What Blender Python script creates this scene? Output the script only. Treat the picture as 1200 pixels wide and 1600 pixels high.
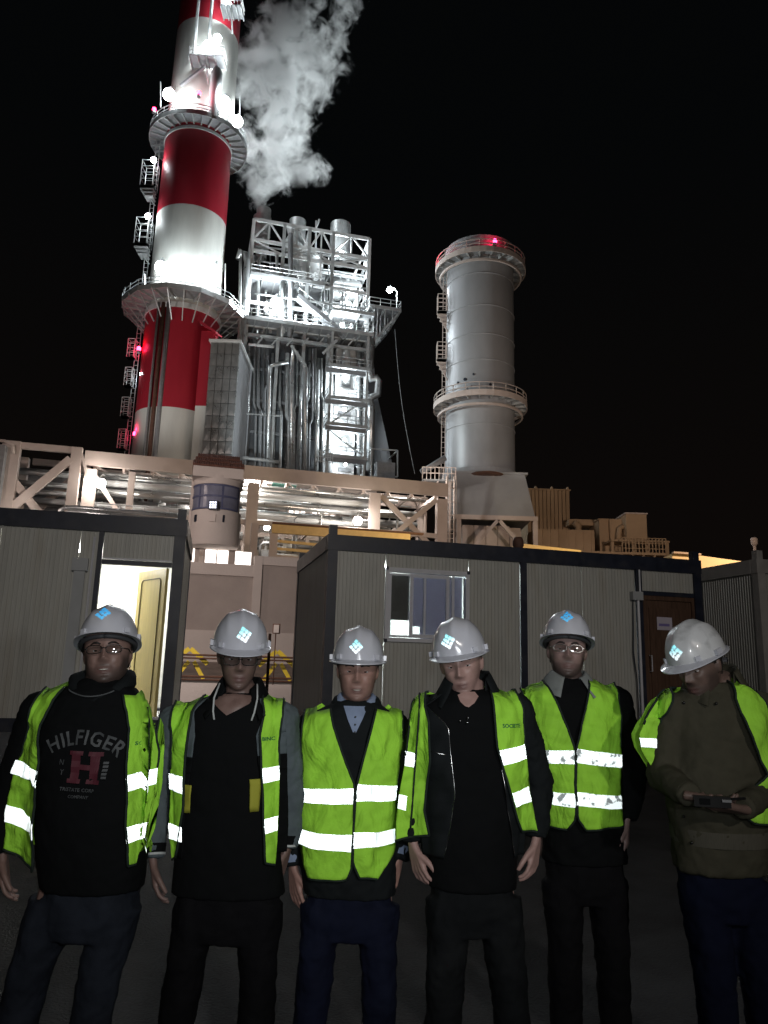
import bpy, bmesh, math, random
import numpy as np
from mathutils import Vector, Matrix
from mathutils.bvhtree import BVHTree

random.seed(7)
for o_ in list(bpy.data.objects): bpy.data.objects.remove(o_, do_unlink=True)
S = bpy.context.scene
COL = S.collection

# ------------------------------------------------------------------ camera
FPX, PITCH, ROLL, EYE = 1156.0, math.radians(11.7), math.radians(1.6), 1.6
_F = Vector((0, math.cos(PITCH), math.sin(PITCH)))
_R0 = Vector((1, 0, 0)); _U0 = Vector((0, -math.sin(PITCH), math.cos(PITCH)))
_R = math.cos(ROLL)*_R0 + math.sin(ROLL)*_U0
_U = -math.sin(ROLL)*_R0 + math.cos(ROLL)*_U0
cam_d = bpy.data.cameras.new('camera'); cam = bpy.data.objects.new('camera', cam_d); COL.objects.link(cam)
cam_d.sensor_fit = 'VERTICAL'; cam_d.sensor_height = 24.0; cam_d.lens = 24.0*FPX/1600.0
cam_d.clip_start = 0.05; cam_d.clip_end = 2000
m3 = Matrix(((_R.x, _U.x, -_F.x), (_R.y, _U.y, -_F.y), (_R.z, _U.z, -_F.z)))
cam.matrix_world = Matrix.Translation((0, 0, EYE)) @ m3.to_4x4()
S.camera = cam
S.render.engine = 'CYCLES'
S.render.resolution_x = 768; S.render.resolution_y = 1024
S.view_settings.view_transform = 'Standard'; S.view_settings.look = 'None'
S.view_settings.gamma = 1.0; S.view_settings.use_curve_mapping = False
S.view_settings.exposure = 0.0
try:
    S.cycles.use_light_tree = True
    S.cycles.volume_step_rate = 1.5; S.cycles.volume_bounces = 1; S.cycles.max_bounces = 6
    S.cycles.volume_max_steps = 128
    S.cycles.sample_clamp_indirect = 3.0
except Exception: pass

# ------------------------------------------------------------------ night sky
W = bpy.data.worlds.new('World'); S.world = W; W.use_nodes = True
wn = W.node_tree.nodes; wl = W.node_tree.links
bg = wn['Background']
tc = wn.new('ShaderNodeTexCoord'); sx = wn.new('ShaderNodeSeparateXYZ')
wl.new(tc.outputs['Generated'], sx.inputs[0])
rp = wn.new('ShaderNodeValToRGB'); wl.new(sx.outputs['Z'], rp.inputs[0])
rp.color_ramp.elements[0].position = 0.0; rp.color_ramp.elements[0].color = (0.0042, 0.0028, 0.0022, 1)
rp.color_ramp.elements[1].position = 0.6; rp.color_ramp.elements[1].color = (0.0014, 0.0017, 0.0019, 1)
wl.new(rp.outputs[0], bg.inputs['Color']); bg.inputs['Strength'].default_value = 1.0

# ------------------------------------------------------------------ lights out of view
def aim(o, t): o.rotation_euler = (Vector(t)-o.location).to_track_quat('-Z', 'Y').to_euler()
def spot(name, loc, to, power, col, angle, blend=0.6, size=0.1):
    d = bpy.data.lights.new(name, 'SPOT'); d.energy = power; d.color = col
    d.spot_size = math.radians(angle); d.spot_blend = blend; d.shadow_soft_size = size
    o = bpy.data.objects.new(name, d); COL.objects.link(o); o.location = loc; aim(o, to); return o
def point(name, loc, power, col=(0.86, 0.95, 1.0), size=0.15):
    d = bpy.data.lights.new(name, 'POINT'); d.energy = power; d.color = col; d.shadow_soft_size = size
    o = bpy.data.objects.new(name, d); COL.objects.link(o); o.location = loc; return o
spot('phone_flash', (0.03, -0.03, 1.66), (0, 3, 2.05), 60, (0.93, 0.97, 1.0), 84, 1.0, 0.012)
spot('second_phone_flash', (0.55, -0.1, 1.78), (-0.2, 3, 2.15), 108, (0.93, 0.97, 1.0), 86, 1.0, 0.05)
spot('yard_floodlight', (6.0, -16.0, 9.5), (-0.6, 10.5, 3.2), 4300, (1.0, 0.93, 0.86), 42, 1.0, 0.35)
spot('mast_floodlight', (-30.0, 17.0, 17.0), (-14, 60, 12), 8500, (1.0, 0.80, 0.72), 85, 0.6, 0.5)
spot('mast_floodlight', (26.0, 34.0, 12.0), (8, 66, 12), 12000, (1.0, 0.74, 0.56), 95, 0.6, 0.5)
spot('mast_floodlight', (-9.0, 18.0, 7.5), (-7, 36, 4.0), 3300, (1.0, 0.86, 0.80), 110, 0.7, 0.3)
spot('unseen_tower_light', (-22.0, 66.0, 30.0), (8, 80, 36), 18000, (0.88, 0.98, 0.98), 60, 0.7, 0.5)
spot('unseen_tower_light', (14.0, 48.0, 14.0), (11, 80, 36), 3000, (0.95, 0.94, 0.96), 60, 0.8, 0.5)  # weak unseen fill added to even out the grey chimney

# ------------------------------------------------------------------ image-measurement helpers
def ray(px, py): return (px-600)/FPX*_R + (800-py)/FPX*_U + _F
def P(px, py, Y):
    d = ray(px, py); return Vector((0, 0, EYE)) + d*(Y/d.y)
def PZ(px, py, z):
    d = ray(px, py); return Vector((0, 0, EYE)) + d*((z-EYE)/d.z)
AX = Vector((0.968, 0.2493, 0)).normalized()       # the site's east-west direction
BX = Vector((-AX.y, AX.x, 0))
def SZ(px, py, o):                                    # (s, z) on the vertical site plane through o
    d = ray(px, py); n = BX
    t = (Vector((o[0], o[1], 0)) - Vector((0, 0, 0))).dot(n)/d.dot(n)
    w = Vector((0, 0, EYE)) + d*t
    return (w.xy - Vector(o[:2])).dot(AX.xy), w.z
def WS(o, s, t, z): return Vector((o[0], o[1], 0)) + AX*s + BX*t + Vector((0, 0, z))

# ------------------------------------------------------------------ mesh helpers
def tag(o, label=None, cat=None, group=None, kind=None):
    if label: o['label'] = label
    if cat: o['category'] = cat
    if group: o['group'] = group
    if kind: o['kind'] = kind
    return o
def thing(name, label, cat, loc=(0, 0, 0), rz=0.0, group=None):
    o = bpy.data.objects.new(name, None); COL.objects.link(o)
    o.empty_display_size = 0.1
    o.location = loc; o.rotation_euler = (0, 0, rz); o['org'] = list(loc)
    return tag(o, label, cat, group)
class MB:
    def __init__(s): s.v = []; s.f = []
    def add(s, vs, fs):
        n = len(s.v); s.v += [tuple(x) for x in vs]; s.f += [tuple(i+n for i in q) for q in fs]; return s
    def boxm(s, M, sx, sy, sz):
        vs = [M @ Vector((a*sx/2, b*sy/2, c*sz/2)) for a in (-1, 1) for b in (-1, 1) for c in (-1, 1)]
        return s.add(vs, [(0, 1, 3, 2), (4, 6, 7, 5), (0, 4, 5, 1), (2, 3, 7, 6), (0, 2, 6, 4), (1, 5, 7, 3)])
    def box(s, c, sz, rz=0.0):
        return s.boxm(Matrix.Translation(c) @ Matrix.Rotation(rz, 4, 'Z'), *sz)
    def b2(s, x0, x1, y0, y1, z0, z1):
        return s.box(((x0+x1)/2, (y0+y1)/2, (z0+z1)/2), (abs(x1-x0), abs(y1-y0), abs(z1-z0)))
    def beam(s, a, b, w, h=None, up=None):
        a = Vector(a); b = Vector(b); h = h or w; d = b-a; L = d.length
        if L < 1e-6: return s
        x = d/L; u = Vector(up) if up else (BX if abs(x.z) > 0.9 else Vector((0, 0, 1)))
        y = u.cross(x)
        if y.length < 1e-3: y = Vector((1, 0, 0)).cross(x)
        y.normalize(); z = x.cross(y)
        M = Matrix(((x.x, y.x, z.x, 0), (x.y, y.y, z.y, 0), (x.z, y.z, z.z, 0), (0, 0, 0, 1)))
        M.translation = (a+b)/2
        return s.boxm(M, L, w, h)
    def tube(s, pts, r, n=8, cap=True):
        pts = [Vector(p) for p in pts]; rs = r if isinstance(r, (list, tuple)) else [r]*len(pts)
        vs = []; fs = []; pu = None
        for i, p in enumerate(pts):
            d = (pts[min(i+1, len(pts)-1)] - pts[max(i-1, 0)]).normalized()
            if pu is None:
                pu = d.orthogonal().normalized()
            pu = (pu - d*pu.dot(d)).normalized(); w = d.cross(pu)
            for k in range(n):
                a = 2*math.pi*k/n; vs.append(p + (pu*math.cos(a)+w*math.sin(a))*rs[i])
        for i in range(len(pts)-1):
            for k in range(n):
                k2 = (k+1) % n; fs.append((i*n+k, i*n+k2, (i+1)*n+k2, (i+1)*n+k))
        if cap:
            fs.append(tuple(range(n))[::-1]); fs.append(tuple((len(pts)-1)*n+k for k in range(n)))
        return s.add(vs, fs)
    def lathe(s, c, prof, n=32, a0=0.0, a1=2*math.pi):
        full = abs(a1-a0-2*math.pi) < 1e-6; m = n if full else n+1
        vs = []; fs = []
        for r, z in prof:
            for k in range(m):
                a = a0+(a1-a0)*k/n; vs.append((c[0]+r*math.cos(a), c[1]+r*math.sin(a), c[2]+z))
        for i in range(len(prof)-1):
            for k in range(n):
                k2 = (k+1) % m; fs.append((i*m+k, i*m+k2, (i+1)*m+k2, (i+1)*m+k))
        return s.add(vs, fs)
    def poly(s, pts, ext):                      # closed outline pushed along ext
        pts = [Vector(p) for p in pts]; n = len(pts); e = Vector(ext)
        return s.add(pts+[p+e for p in pts], [tuple(range(n))[::-1], tuple(range(n, 2*n))] +
                     [(i, (i+1) % n, (i+1) % n+n, i+n) for i in range(n)])
    def sphere(s, c, r, n=8, m=6):
        c = Vector(c); vs = []; fs = []
        rr = r if isinstance(r, (tuple, list)) else (r, r, r)
        for i in range(m+1):
            t = math.pi*i/m
            for k in range(n):
                a = 2*math.pi*k/n
                vs.append(c+Vector((rr[0]*math.sin(t)*math.cos(a), rr[1]*math.sin(t)*math.sin(a), rr[2]*math.cos(t))))
        for i in range(m):
            for k in range(n):
                k2 = (k+1) % n; fs.append((i*n+k, (i+1)*n+k, (i+1)*n+k2, i*n+k2))
        return s.add(vs, fs)
    def build(s, name, mat, parent=None, label=None, smooth=False, local=False, kind=None):
        me = bpy.data.meshes.new(name)
        off = Vector((0, 0, 0))
        if parent is not None and not local:
            q = parent
            while q is not None and 'org' not in q: q = q.parent
            if q is not None: off = Vector(q['org'])
        me.from_pydata([Vector(v)-off for v in s.v], [], s.f); me.validate()
        bm = bmesh.new(); bm.from_mesh(me); bmesh.ops.recalc_face_normals(bm, faces=bm.faces); bm.to_mesh(me); bm.free()
        if mat: me.materials.append(mat)
        if smooth:
            for p_ in me.polygons: p_.use_smooth = True
        o = bpy.data.objects.new(name, me); COL.objects.link(o)
        if parent: o.parent = parent
        if smooth == 'edge':
            md = o.modifiers.new('e', 'EDGE_SPLIT'); md.split_angle = math.radians(35)
        return tag(o, label, kind=kind)

# ------------------------------------------------------------------ materials
def mat(name, col, rough=0.6, metal=0.0, var=0.12, scale=3.0, bump=0.0, bscale=40.0, spec=0.4, dirt=None, dscale=0.6, coords='Object', stretch=(1, 1, 1), coat=0.0):
    m = bpy.data.materials.new(name); m.use_nodes = True
    nt = m.node_tree; n = nt.nodes; l = nt.links; b = n['Principled BSDF']
    b.inputs['Roughness'].default_value = rough; b.inputs['Metallic'].default_value = metal
    b.inputs['Specular IOR Level'].default_value = spec; b.inputs['Coat Weight'].default_value = coat
    tcn = n.new('ShaderNodeTexCoord'); mp = n.new('ShaderNodeMapping'); mp.inputs['Scale'].default_value = stretch
    l.new(tcn.outputs[coords], mp.inputs[0])
    nz = n.new('ShaderNodeTexNoise'); nz.inputs['Scale'].default_value = scale; nz.inputs['Detail'].default_value = 6; nz.inputs['Roughness'].default_value = 0.6
    l.new(mp.outputs[0], nz.inputs['Vector'])
    mr = n.new('ShaderNodeMapRange'); mr.inputs[1].default_value = 0.3; mr.inputs[2].default_value = 0.7
    mr.inputs[3].default_value = 1-var; mr.inputs[4].default_value = 1+var
    l.new(nz.outputs[0], mr.inputs[0])
    mx = n.new('ShaderNodeVectorMath'); mx.operation = 'SCALE'; mx.inputs[0].default_value = col[:3]
    l.new(mr.outputs[0], mx.inputs['Scale'])
    out = mx.outputs[0]
    if dirt:
        n2 = n.new('ShaderNodeTexNoise'); n2.inputs['Scale'].default_value = dscale; n2.inputs['Detail'].default_value = 8
        l.new(mp.outputs[0], n2.inputs['Vector'])
        r2 = n.new('ShaderNodeMapRange'); r2.inputs[1].default_value = 0.52; r2.inputs[2].default_value = 0.75; r2.inputs[4].default_value = 0.6
        l.new(n2.outputs[0], r2.inputs[0])
        mm = n.new('ShaderNodeMix'); mm.data_type = 'RGBA'; l.new(r2.outputs[0], mm.inputs[0]); l.new(out, mm.inputs[6]); mm.inputs[7].default_value = (*dirt, 1)
        out = mm.outputs[2]
    l.new(out, b.inputs['Base Color'])
    rr = n.new('ShaderNodeMapRange'); rr.inputs[3].default_value = max(0.02, rough-0.12); rr.inputs[4].default_value = min(1, rough+0.12)
    l.new(nz.outputs[0], rr.inputs[0]); l.new(rr.outputs[0], b.inputs['Roughness'])
    if bump:
        nb = n.new('ShaderNodeTexNoise'); nb.inputs['Scale'].default_value = bscale; nb.inputs['Detail'].default_value = 4
        l.new(mp.outputs[0], nb.inputs['Vector'])
        bp = n.new('ShaderNodeBump'); bp.inputs['Strength'].default_value = 1.0; bp.inputs['Distance'].default_value = bump
        l.new(nb.outputs[0], bp.inputs['Height']); l.new(bp.outputs[0], b.inputs['Normal'])
    return m
def emat(name, col, strength):
    m = bpy.data.materials.new(name); m.use_nodes = True
    b = m.node_tree.nodes['Principled BSDF']; b.inputs['Base Color'].default_value = (*col, 1)
    b.inputs['Emission Color'].default_value = (*col, 1); b.inputs['Emission Strength'].default_value = strength
    return m
M = {}
M['asphalt'] = mat('asphalt', (0.030, 0.031, 0.034), 0.9, var=0.5, scale=2.5, bump=0.01, bscale=60, dirt=(0.075, 0.07, 0.065), dscale=0.5)
M['cont_wall'] = mat('ribbed_wall_paint', (0.47, 0.465, 0.43), 0.35, var=0.14, scale=1.5, dirt=(0.27, 0.235, 0.18), dscale=1.5, stretch=(3, 3, 0.5))
M['navy'] = mat('navy_frame_paint', (0.018, 0.022, 0.038), 0.42, var=0.25, scale=6, dirt=(0.05, 0.045, 0.04), dscale=3)
M['cont_grey'] = mat('grey_roof_edge', (0.42, 0.40, 0.38), 0.6, var=0.15, scale=4)
M['alu'] = mat('white_aluminium', (0.62, 0.62, 0.66), 0.35, var=0.06, scale=8)
M['pipe_grey'] = mat('conduit_grey', (0.38, 0.39, 0.40), 0.5, var=0.1)
M['brown_door'] = mat('brown_door', (0.10, 0.055, 0.035), 0.45, var=0.3, scale=5, stretch=(6, 6, 0.6))
M['wood_door'] = mat('varnished_wood', (0.62, 0.50, 0.20), 0.35, var=0.12, scale=4, stretch=(8, 8, 0.4), coat=0.2)
M['groove'] = mat('door_groove', (0.10, 0.08, 0.02), 0.6)
M['white_in'] = mat('white_interior', (0.82, 0.83, 0.80), 0.7, var=0.03)
M['concrete'] = mat('wall_render', (0.42, 0.36, 0.33), 0.85, var=0.08, scale=0.8, bump=0.01, bscale=12, dirt=(0.30, 0.25, 0.23), dscale=0.35)
M['concrete_lt'] = mat('wall_render_pale', (0.62, 0.55, 0.51), 0.85, var=0.06, scale=0.8, bump=0.01, bscale=12)
M['tile'] = mat('roof_tile', (0.16, 0.07, 0.05), 0.7, var=0.3, scale=6)
M['blue_glass'] = mat('blue_glazing', (0.22, 0.23, 0.31), 0.12, var=0.2, scale=1.2, spec=0.8)
M['blue_frame'] = mat('blue_window_frame', (0.10, 0.11, 0.20), 0.5)
M['steel_pink'] = mat('gantry_paint', (0.56, 0.48, 0.44), 0.6, var=0.1, scale=0.5, dirt=(0.38, 0.30, 0.26), dscale=0.3)
M['galv'] = mat('galvanised_steel', (0.50, 0.52, 0.52), 0.42, 0.35, var=0.18, scale=1.2)
M['cladding'] = mat('aluminium_lagging', (0.62, 0.64, 0.64), 0.30, 0.75, var=0.22, scale=0.8, bump=0.05, bscale=1.2)
M['cladding_dark'] = mat('boiler_casing', (0.17, 0.18, 0.19), 0.5, 0.35, var=0.45, scale=0.35, dirt=(0.07, 0.07, 0.075), dscale=0.15, stretch=(1, 1, 0.4))
M['white_steel'] = mat('white_steel_paint', (0.66, 0.68, 0.68), 0.5, var=0.08, scale=0.6)
M['grey_steel'] = mat('grey_steel_paint', (0.26, 0.27, 0.28), 0.55, var=0.15)
M['grating'] = mat('deck_grating', (0.30, 0.31, 0.32), 0.6, 0.2, var=0.2, scale=2)
M['red_paint'] = mat('red_band_paint', (0.40, 0.022, 0.04), 0.45, var=0.12, scale=0.35, dirt=(0.24, 0.02, 0.03), dscale=0.2, stretch=(1, 1, 0.25))
M['white_paint'] = mat('white_band_paint', (0.66, 0.67, 0.63), 0.5, var=0.12, scale=0.5, dirt=(0.42, 0.40, 0.36), dscale=0.2, stretch=(1, 1, 0.2))
M['stack_grey'] = mat('stack_metal', (0.40, 0.41, 0.43), 0.42, 0.25, var=0.16, scale=0.3, dirt=(0.28, 0.29, 0.31), dscale=0.15, stretch=(1, 1, 0.35))
M['duct_grey'] = mat('duct_metal', (0.33, 0.34, 0.355), 0.55, 0.1, var=0.15, scale=0.25, dirt=(0.22, 0.22, 0.23), dscale=0.12)
M['tan'] = mat('tan_cladding', (0.46, 0.33, 0.21), 0.65, var=0.1, scale=0.4, dirt=(0.34, 0.24, 0.15), dscale=0.2)
M['yellow'] = mat('yellow_paint', (0.80, 0.60, 0.05), 0.5, var=0.1, dirt=(0.5, 0.36, 0.05), dscale=2)
M['yellow_crane'] = mat('yellow_beam_paint', (0.76, 0.54, 0.24), 0.55, var=0.08)
M['rust'] = mat('rusty_pipe', (0.13, 0.065, 0.045), 0.7, var=0.3, scale=3)
M['teal'] = mat('teal_sheet', (0.10, 0.26, 0.22), 0.6)
M['lamp'] = emat('lamp_glass', (0.92, 0.97, 1.0), 60)
M['lamp_warm'] = emat('lamp_glass_warm', (1.0, 0.93, 0.85), 40)
M['lamp_red'] = emat('red_beacon', (1.0, 0.02, 0.08), 30)
M['win_lit'] = emat('lit_window', (1.0, 0.94, 0.88), 2.6)

def obj_copy(o, parent=None, loc=None):
    c = o.copy(); COL.objects.link(c)
    if parent: c.parent = parent
    if loc is not None: c.location = loc
    return c

# lamp fitting: housing + bracket + glowing lens + its light
def lamp_thing(loc, label, power=1500, group='white work lamps on the plant', r=0.28, col=(0.86, 0.95, 1.0), m='lamp', drop=None):
    loc = Vector(loc)
    t = thing('work_lamp', label, 'lamp', loc, group=group)
    MB().sphere(loc, r, 10, 7).build('lens', M[m], t, smooth=True)
    MB().lathe(loc+Vector((0, 0, r*0.7)), [(0.01, r*0.45), (r*0.5, r*0.35), (r*0.8, 0.05), (r*0.75, 0.0)], 12).build('hood', M['grey_steel'], t)
    MB().tube([loc+Vector((0, 0, r*1.3)), loc+Vector((0, 0.25, r*1.9)), loc+Vector((0, 0.6, r*1.9))], r*0.15, 6).build('bracket', M['galv'], t)
    l = point('lamp_light', loc-Vector((0, 0, r*1.4)), power, col, r*0.5); 
    l.parent = t; l.location = Vector((0, -r*1.7, 0.0))
    return t
def beacon(loc, label, power=120):
    loc = Vector(loc)
    t = thing('aviation_beacon', label, 'warning light', loc, group='red aviation beacons')
    MB().sphere(loc, (0.26, 0.26, 0.32), 10, 7).build('lens', M['lamp_red'], t, smooth=True)
    MB().lathe(loc-Vector((0, 0, 0.55)), [(0.0, 0), (0.24, 0), (0.24, 0.3), (0.0, 0.3)], 10).build('base', M['grey_steel'], t)
    l = point('beacon_light', loc, power, (1, 0.03, 0.12), 0.3); l.parent = t; l.location = (0, -0.45, 0.5)
    return t
# ================================================================== GROUND
g = MB(); N = 60
for i in range(N+1):
    for j in range(N+1):
        u = (i/N*2-1); v = (j/N*2-1)
        x = math.copysign(abs(u)**2.5*700, u); y = 10+math.copysign(abs(v)**2.5*700, v)
        g.v.append((x, y, 0.02*math.sin(x*1.3+y*0.7)*(1 if abs(x) < 20 and abs(y) < 20 else 0)-0.02))
for i in range(N):
    for j in range(N):
        a = i*(N+1)+j; g.f.append((a, a+1, a+N+2, a+N+1))
ground = g.build('ground', M['asphalt'], smooth=True, kind='structure')

# ================================================================== SITE CABINS
def rib_panel(x0, x1, z0, z1, y=0.0, pitch=0.055, d=0.009):
    m = MB(); n = max(1, round((x1-x0)/pitch)); p = (x1-x0)/n; xs = []
    for i in range(n):
        a = x0+i*p; xs += [(a, y), (a+p*0.55, y), (a+p*0.62, y-d), (a+p*0.92, y-d)]
    xs.append((x1, y))
    for x, yy in xs: m.v += [(x, yy, z0), (x, yy, z1)]
    for i in range(len(xs)-1): m.f.append((2*i, 2*i+2, 2*i+3, 2*i+1))
    return m
def local(M4, mb):                       # re-express a piece through a matrix
    mb.v = [tuple(M4 @ Vector(v)) for v in mb.v]; return mb
CH, CB = 3.40, 0.72
def cabin(label, loc, rz, L, D, bays, fascia='navy', side_panels=True):
    """local x along the front, y into the cabin, z up; bays = [(x0,x1,kind)]"""
    t = thing('site_cabin', label, 'cabin', loc, rz, 'site cabins')
    B = dict(local=True)
    fr = MB(); fr.b2(0, L, -0.02, 0.1, CB-0.02, CB+0.14); fr.b2(0, L, D-0.1, D+0.02, CB-0.02, CB+0.14)
    fr.b2(-0.02, 0.1, 0.1, D-0.1, CB-0.02, CB+0.14); fr.b2(L-0.1, L+0.02, 0.1, D-0.1, CB-0.02, CB+0.14)
    fr.build('floor_frame', M['navy'], t, **B)
    rf = MB(); zf = CH-0.22
    rf.b2(-0.03, L+0.03, -0.04, 0.1, zf, CH); rf.b2(-0.03, L+0.03, D-0.1, D+0.04, zf, CH)
    rf.b2(-0.035, 0.1, 0.1, D-0.1, zf, CH); rf.b2(L-0.1, L+0.035, 0.1, D-0.1, zf, CH)
    rf.build('roof_frame', M[fascia], t, **B)
    MB().b2(0.1, L-0.1, 0.1, D-0.1, CH-0.12, CH-0.06).build('roof', M['cont_grey'], t, **B)
    MB().b2(0.1, L-0.1, 0.1, D-0.1, CB+0.04, CB+0.1).build('floor', M['pipe_grey'], t, **B)
    MB().b2(0.1, L-0.1, 0.1, D-0.1, CH-0.26, CH-0.2).build('ceiling', M['white_in'], t, **B)
    for cx, cy in ((0.05, 0.03), (L-0.05, 0.03), (0.05, D-0.03), (L-0.05, D-0.03)):
        MB().b2(cx-0.07, cx+0.07, cy-0.065, cy+0.065, CB+0.14, CH-0.22).build('corner_post', M[fascia], t, **B)
        MB().b2(cx-0.055, cx+0.055, cy-0.055, cy+0.055, CH, CH+0.14).build('lifting_lug', M[fascia], t, **B)
    # back and side walls (sandwich panels 1 m wide)
    z0, z1 = CB+0.14, CH-0.22
    def side(xw, sgn):
        n = max(1, round((D-0.2)/1.0)); w = (D-0.2)/n
        for i in range(n):
            pm = rib_panel(0, w-0.004, z0, z1)
            a = 0.1+i*w
            if sgn < 0: T = Matrix.Translation((xw, a+w, 0)) @ Matrix.Rotation(-math.pi/2, 4, 'Z')
            else: T = Matrix.Translation((xw, a, 0)) @ Matrix.Rotation(math.pi/2, 4, 'Z')
            local(T, pm).build('wall_panel', M['cont_wall'], t, **B)
    side(0.0, -1); side(L, 1)
    MB().b2(0.1, L-0.1, D-0.06, D-0.0, z0, z1).build('back_wall', M['white_in'], t, **B)
    for x0, x1, z0b, z1b in bays:
        n = max(1, round((x1-x0)/1.0)); w = (x1-x0)/n
        for i in range(n):
            rib_panel(x0+i*w+0.002, x0+(i+1)*w-0.002, z0b, z1b, 0.0).build('wall_panel', M['cont_wall'], t, **B)
    # inner lining so light stays inside
    for k in range(3):
        for yy in (0.15, D-0.15):
            xx = 0.4+(L-0.8)*k/2
            MB().b2(xx-0.2, xx+0.2, yy-0.1, yy+0.1, 0, 0.69).build('support_block', M['concrete'], t, **B)
    return t
B = dict(local=True)
ang1 = math.radians(12.5); L1 = 6.06
e1 = Vector((math.cos(ang1), math.sin(ang1), 0))
o1 = Vector((-2.61, 9.59, 0)) - e1*L1                 # left end of cabin 1
X = lambda s: L1-s                                    # s measured leftwards from the right corner
z0c, z1c = CB+0.14, CH-0.22
cab1 = cabin('dark framed site cabin with its lit doorway open, behind the leftmost man', o1, ang1, L1, 2.4,
             [(0.12, X(1.27), z0c, z1c), (X(1.27), X(1.05), z0c, z1c), (X(0.99), X(0.12), 2.83, z1c)])
MB().b2(X(1.05), X(0.99), -0.03, 0.05, z0c, z1c).build('door_post', M['navy'], cab1, **B)
MB().b2(X(0.985), X(0.125), -0.025, 0.05, 2.765, 2.825).build('door_head', M['navy'], cab1, **B)
MB().b2(X(0.98), X(0.13), -0.035, 0.0, 2.83, 2.85).build('drip_edge', M['alu'], cab1, **B)
MB().b2(X(0.99), X(0.12), -0.05, 0.1, CB+0.14, CB+0.17).build('threshold', M['alu'], cab1, **B)
# door leaf, hinged at the right jamb and swung inwards
def leaf_mb(w, h):
    m = MB(); m.b2(0, w, 0, 0.04, 0, h); return m
hx, hz = X(0.16), CB+0.17
T = Matrix.Translation((hx, 0.07, hz)) @ Matrix.Rotation(math.radians(180-60), 4, 'Z')
w_, h_ = 0.80, 1.87
leaf = local(T, leaf_mb(w_, h_)).build('door', M['wood_door'], cab1, **B)
def rounded(x0, x1, z0, z1, r, y, seg=5):
    pts = []
    for cx, cz, a in ((x1-r, z0+r, -90), (x1-r, z1-r, 0), (x0+r, z1-r, 90), (x0+r, z0+r, 180)):
        for k in range(seg+1):
            th = math.radians(a+90*k/seg); pts.append(Vector((cx+r*math.cos(th), y, cz+r*math.sin(th))))
    return pts+[pts[0]]
for side_y in (-0.004, 0.044):
    local(T, MB().tube(rounded(0.12, w_-0.12, 0.14, h_-0.12, 0.06, side_y), 0.008, 5)).build('door_moulding', M['groove'], leaf, **B)
local(T, MB().tube([(w_-0.07, -0.01, 1.0), (w_-0.07, -0.06, 1.0), (w_-0.17, -0.06, 1.0)], 0.01, 6)).build('door_handle', M['alu'], leaf, **B)
# conduit and box beside the door
MB().b2(X(1.33), X(1.14), -0.07, -0.012, 2.66, 2.82).build('junction_box', M['pipe_grey'], cab1, **B)
MB().b2(X(1.30), X(1.17), -0.05, -0.012, 0.95, 2.66).build('cable_trunking', M['pipe_grey'], cab1, **B)
MB().tube([(X(1.10), -0.03, 0.95), (X(1.10), -0.03, 3.1)], 0.016, 6).build('conduit', M['alu'], cab1, **B)
# interior of cabin 1
MB().b2(3.4, 3.44, 0.12, 2.3, z0c, CH-0.26).build('partition_wall', M['white_in'], cab1, **B)
MB().b2(L1-0.06, L1-0.02, 0.12, 2.3, z0c, CH-0.26).build('lining', M['white_in'], cab1, **B)
MB().b2(4.2, 5.4, 1.05, 1.35, CH-0.33, CH-0.28).build('ceiling_light', emat('tube_light', (1.0, 0.99, 0.93), 75), cab1, **B)
def Lw(o, a, x, y, z):
    return Vector(o)+Vector((math.cos(a)*x-math.sin(a)*y, math.sin(a)*x+math.cos(a)*y, z))
dk = thing('desk', 'brown desk with white papers just inside the lit cabin doorway', 'desk', Lw(o1, ang1, 4.9, 1.9, CB+0.1), ang1)
MB().b2(-0.45, 0.45, -0.3, 0.3, 0.70, 0.74).build('desktop', M['brown_door'], dk, **B)
MB().b2(-0.43, 0.43, -0.28, -0.25, 0.1, 0.70).build('front_panel', M['brown_door'], dk, **B)
for sx_ in (-0.43, 0.40): MB().b2(sx_, sx_+0.03, -0.25, 0.28, 0.0, 0.70).build('leg', M['brown_door'], dk, **B)
pp = MB().b2(-0.25, 0.05, -0.25, 0.0, 0.742, 0.80).build('paper_stack', M['white_in'], None, local=True)
pp.location = Lw(o1, ang1, 4.9, 1.9, CB+0.1); pp.rotation_euler = (0, 0, ang1); tag(pp, 'white stack of papers on the brown desk inside the cabin', 'papers')

ang2 = math.atan2(1.51, 5.87); o2 = Vector((-0.76, 10.37, 0)); L2 = 6.06
cab2 = cabin('long dark framed site cabin with sliding window, in the middle behind four men', o2, ang2, L2, 3.0,
             [(0.12, 0.83, z0c, z1c), (0.83, 2.10, z0c, 1.93), (0.83, 2.10, 2.98, z1c), (2.10, 2.92, z0c, z1c),
              (3.03, 4.88, z0c, z1c), (5.0, 5.94, 2.86, z1c)])
MB().b2(2.925, 3.025, -0.035, 0.05, z0c, z1c).build('middle_post', M['navy'], cab2, **B)
MB().b2(4.89, 4.995, -0.03, 0.05, z0c, z1c).build('door_post', M['navy'], cab2, **B)
MB().b2(5.0, 5.94, -0.025, 0.05, 2.79, 2.855).build('door_head', M['navy'], cab2, **B)
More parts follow.
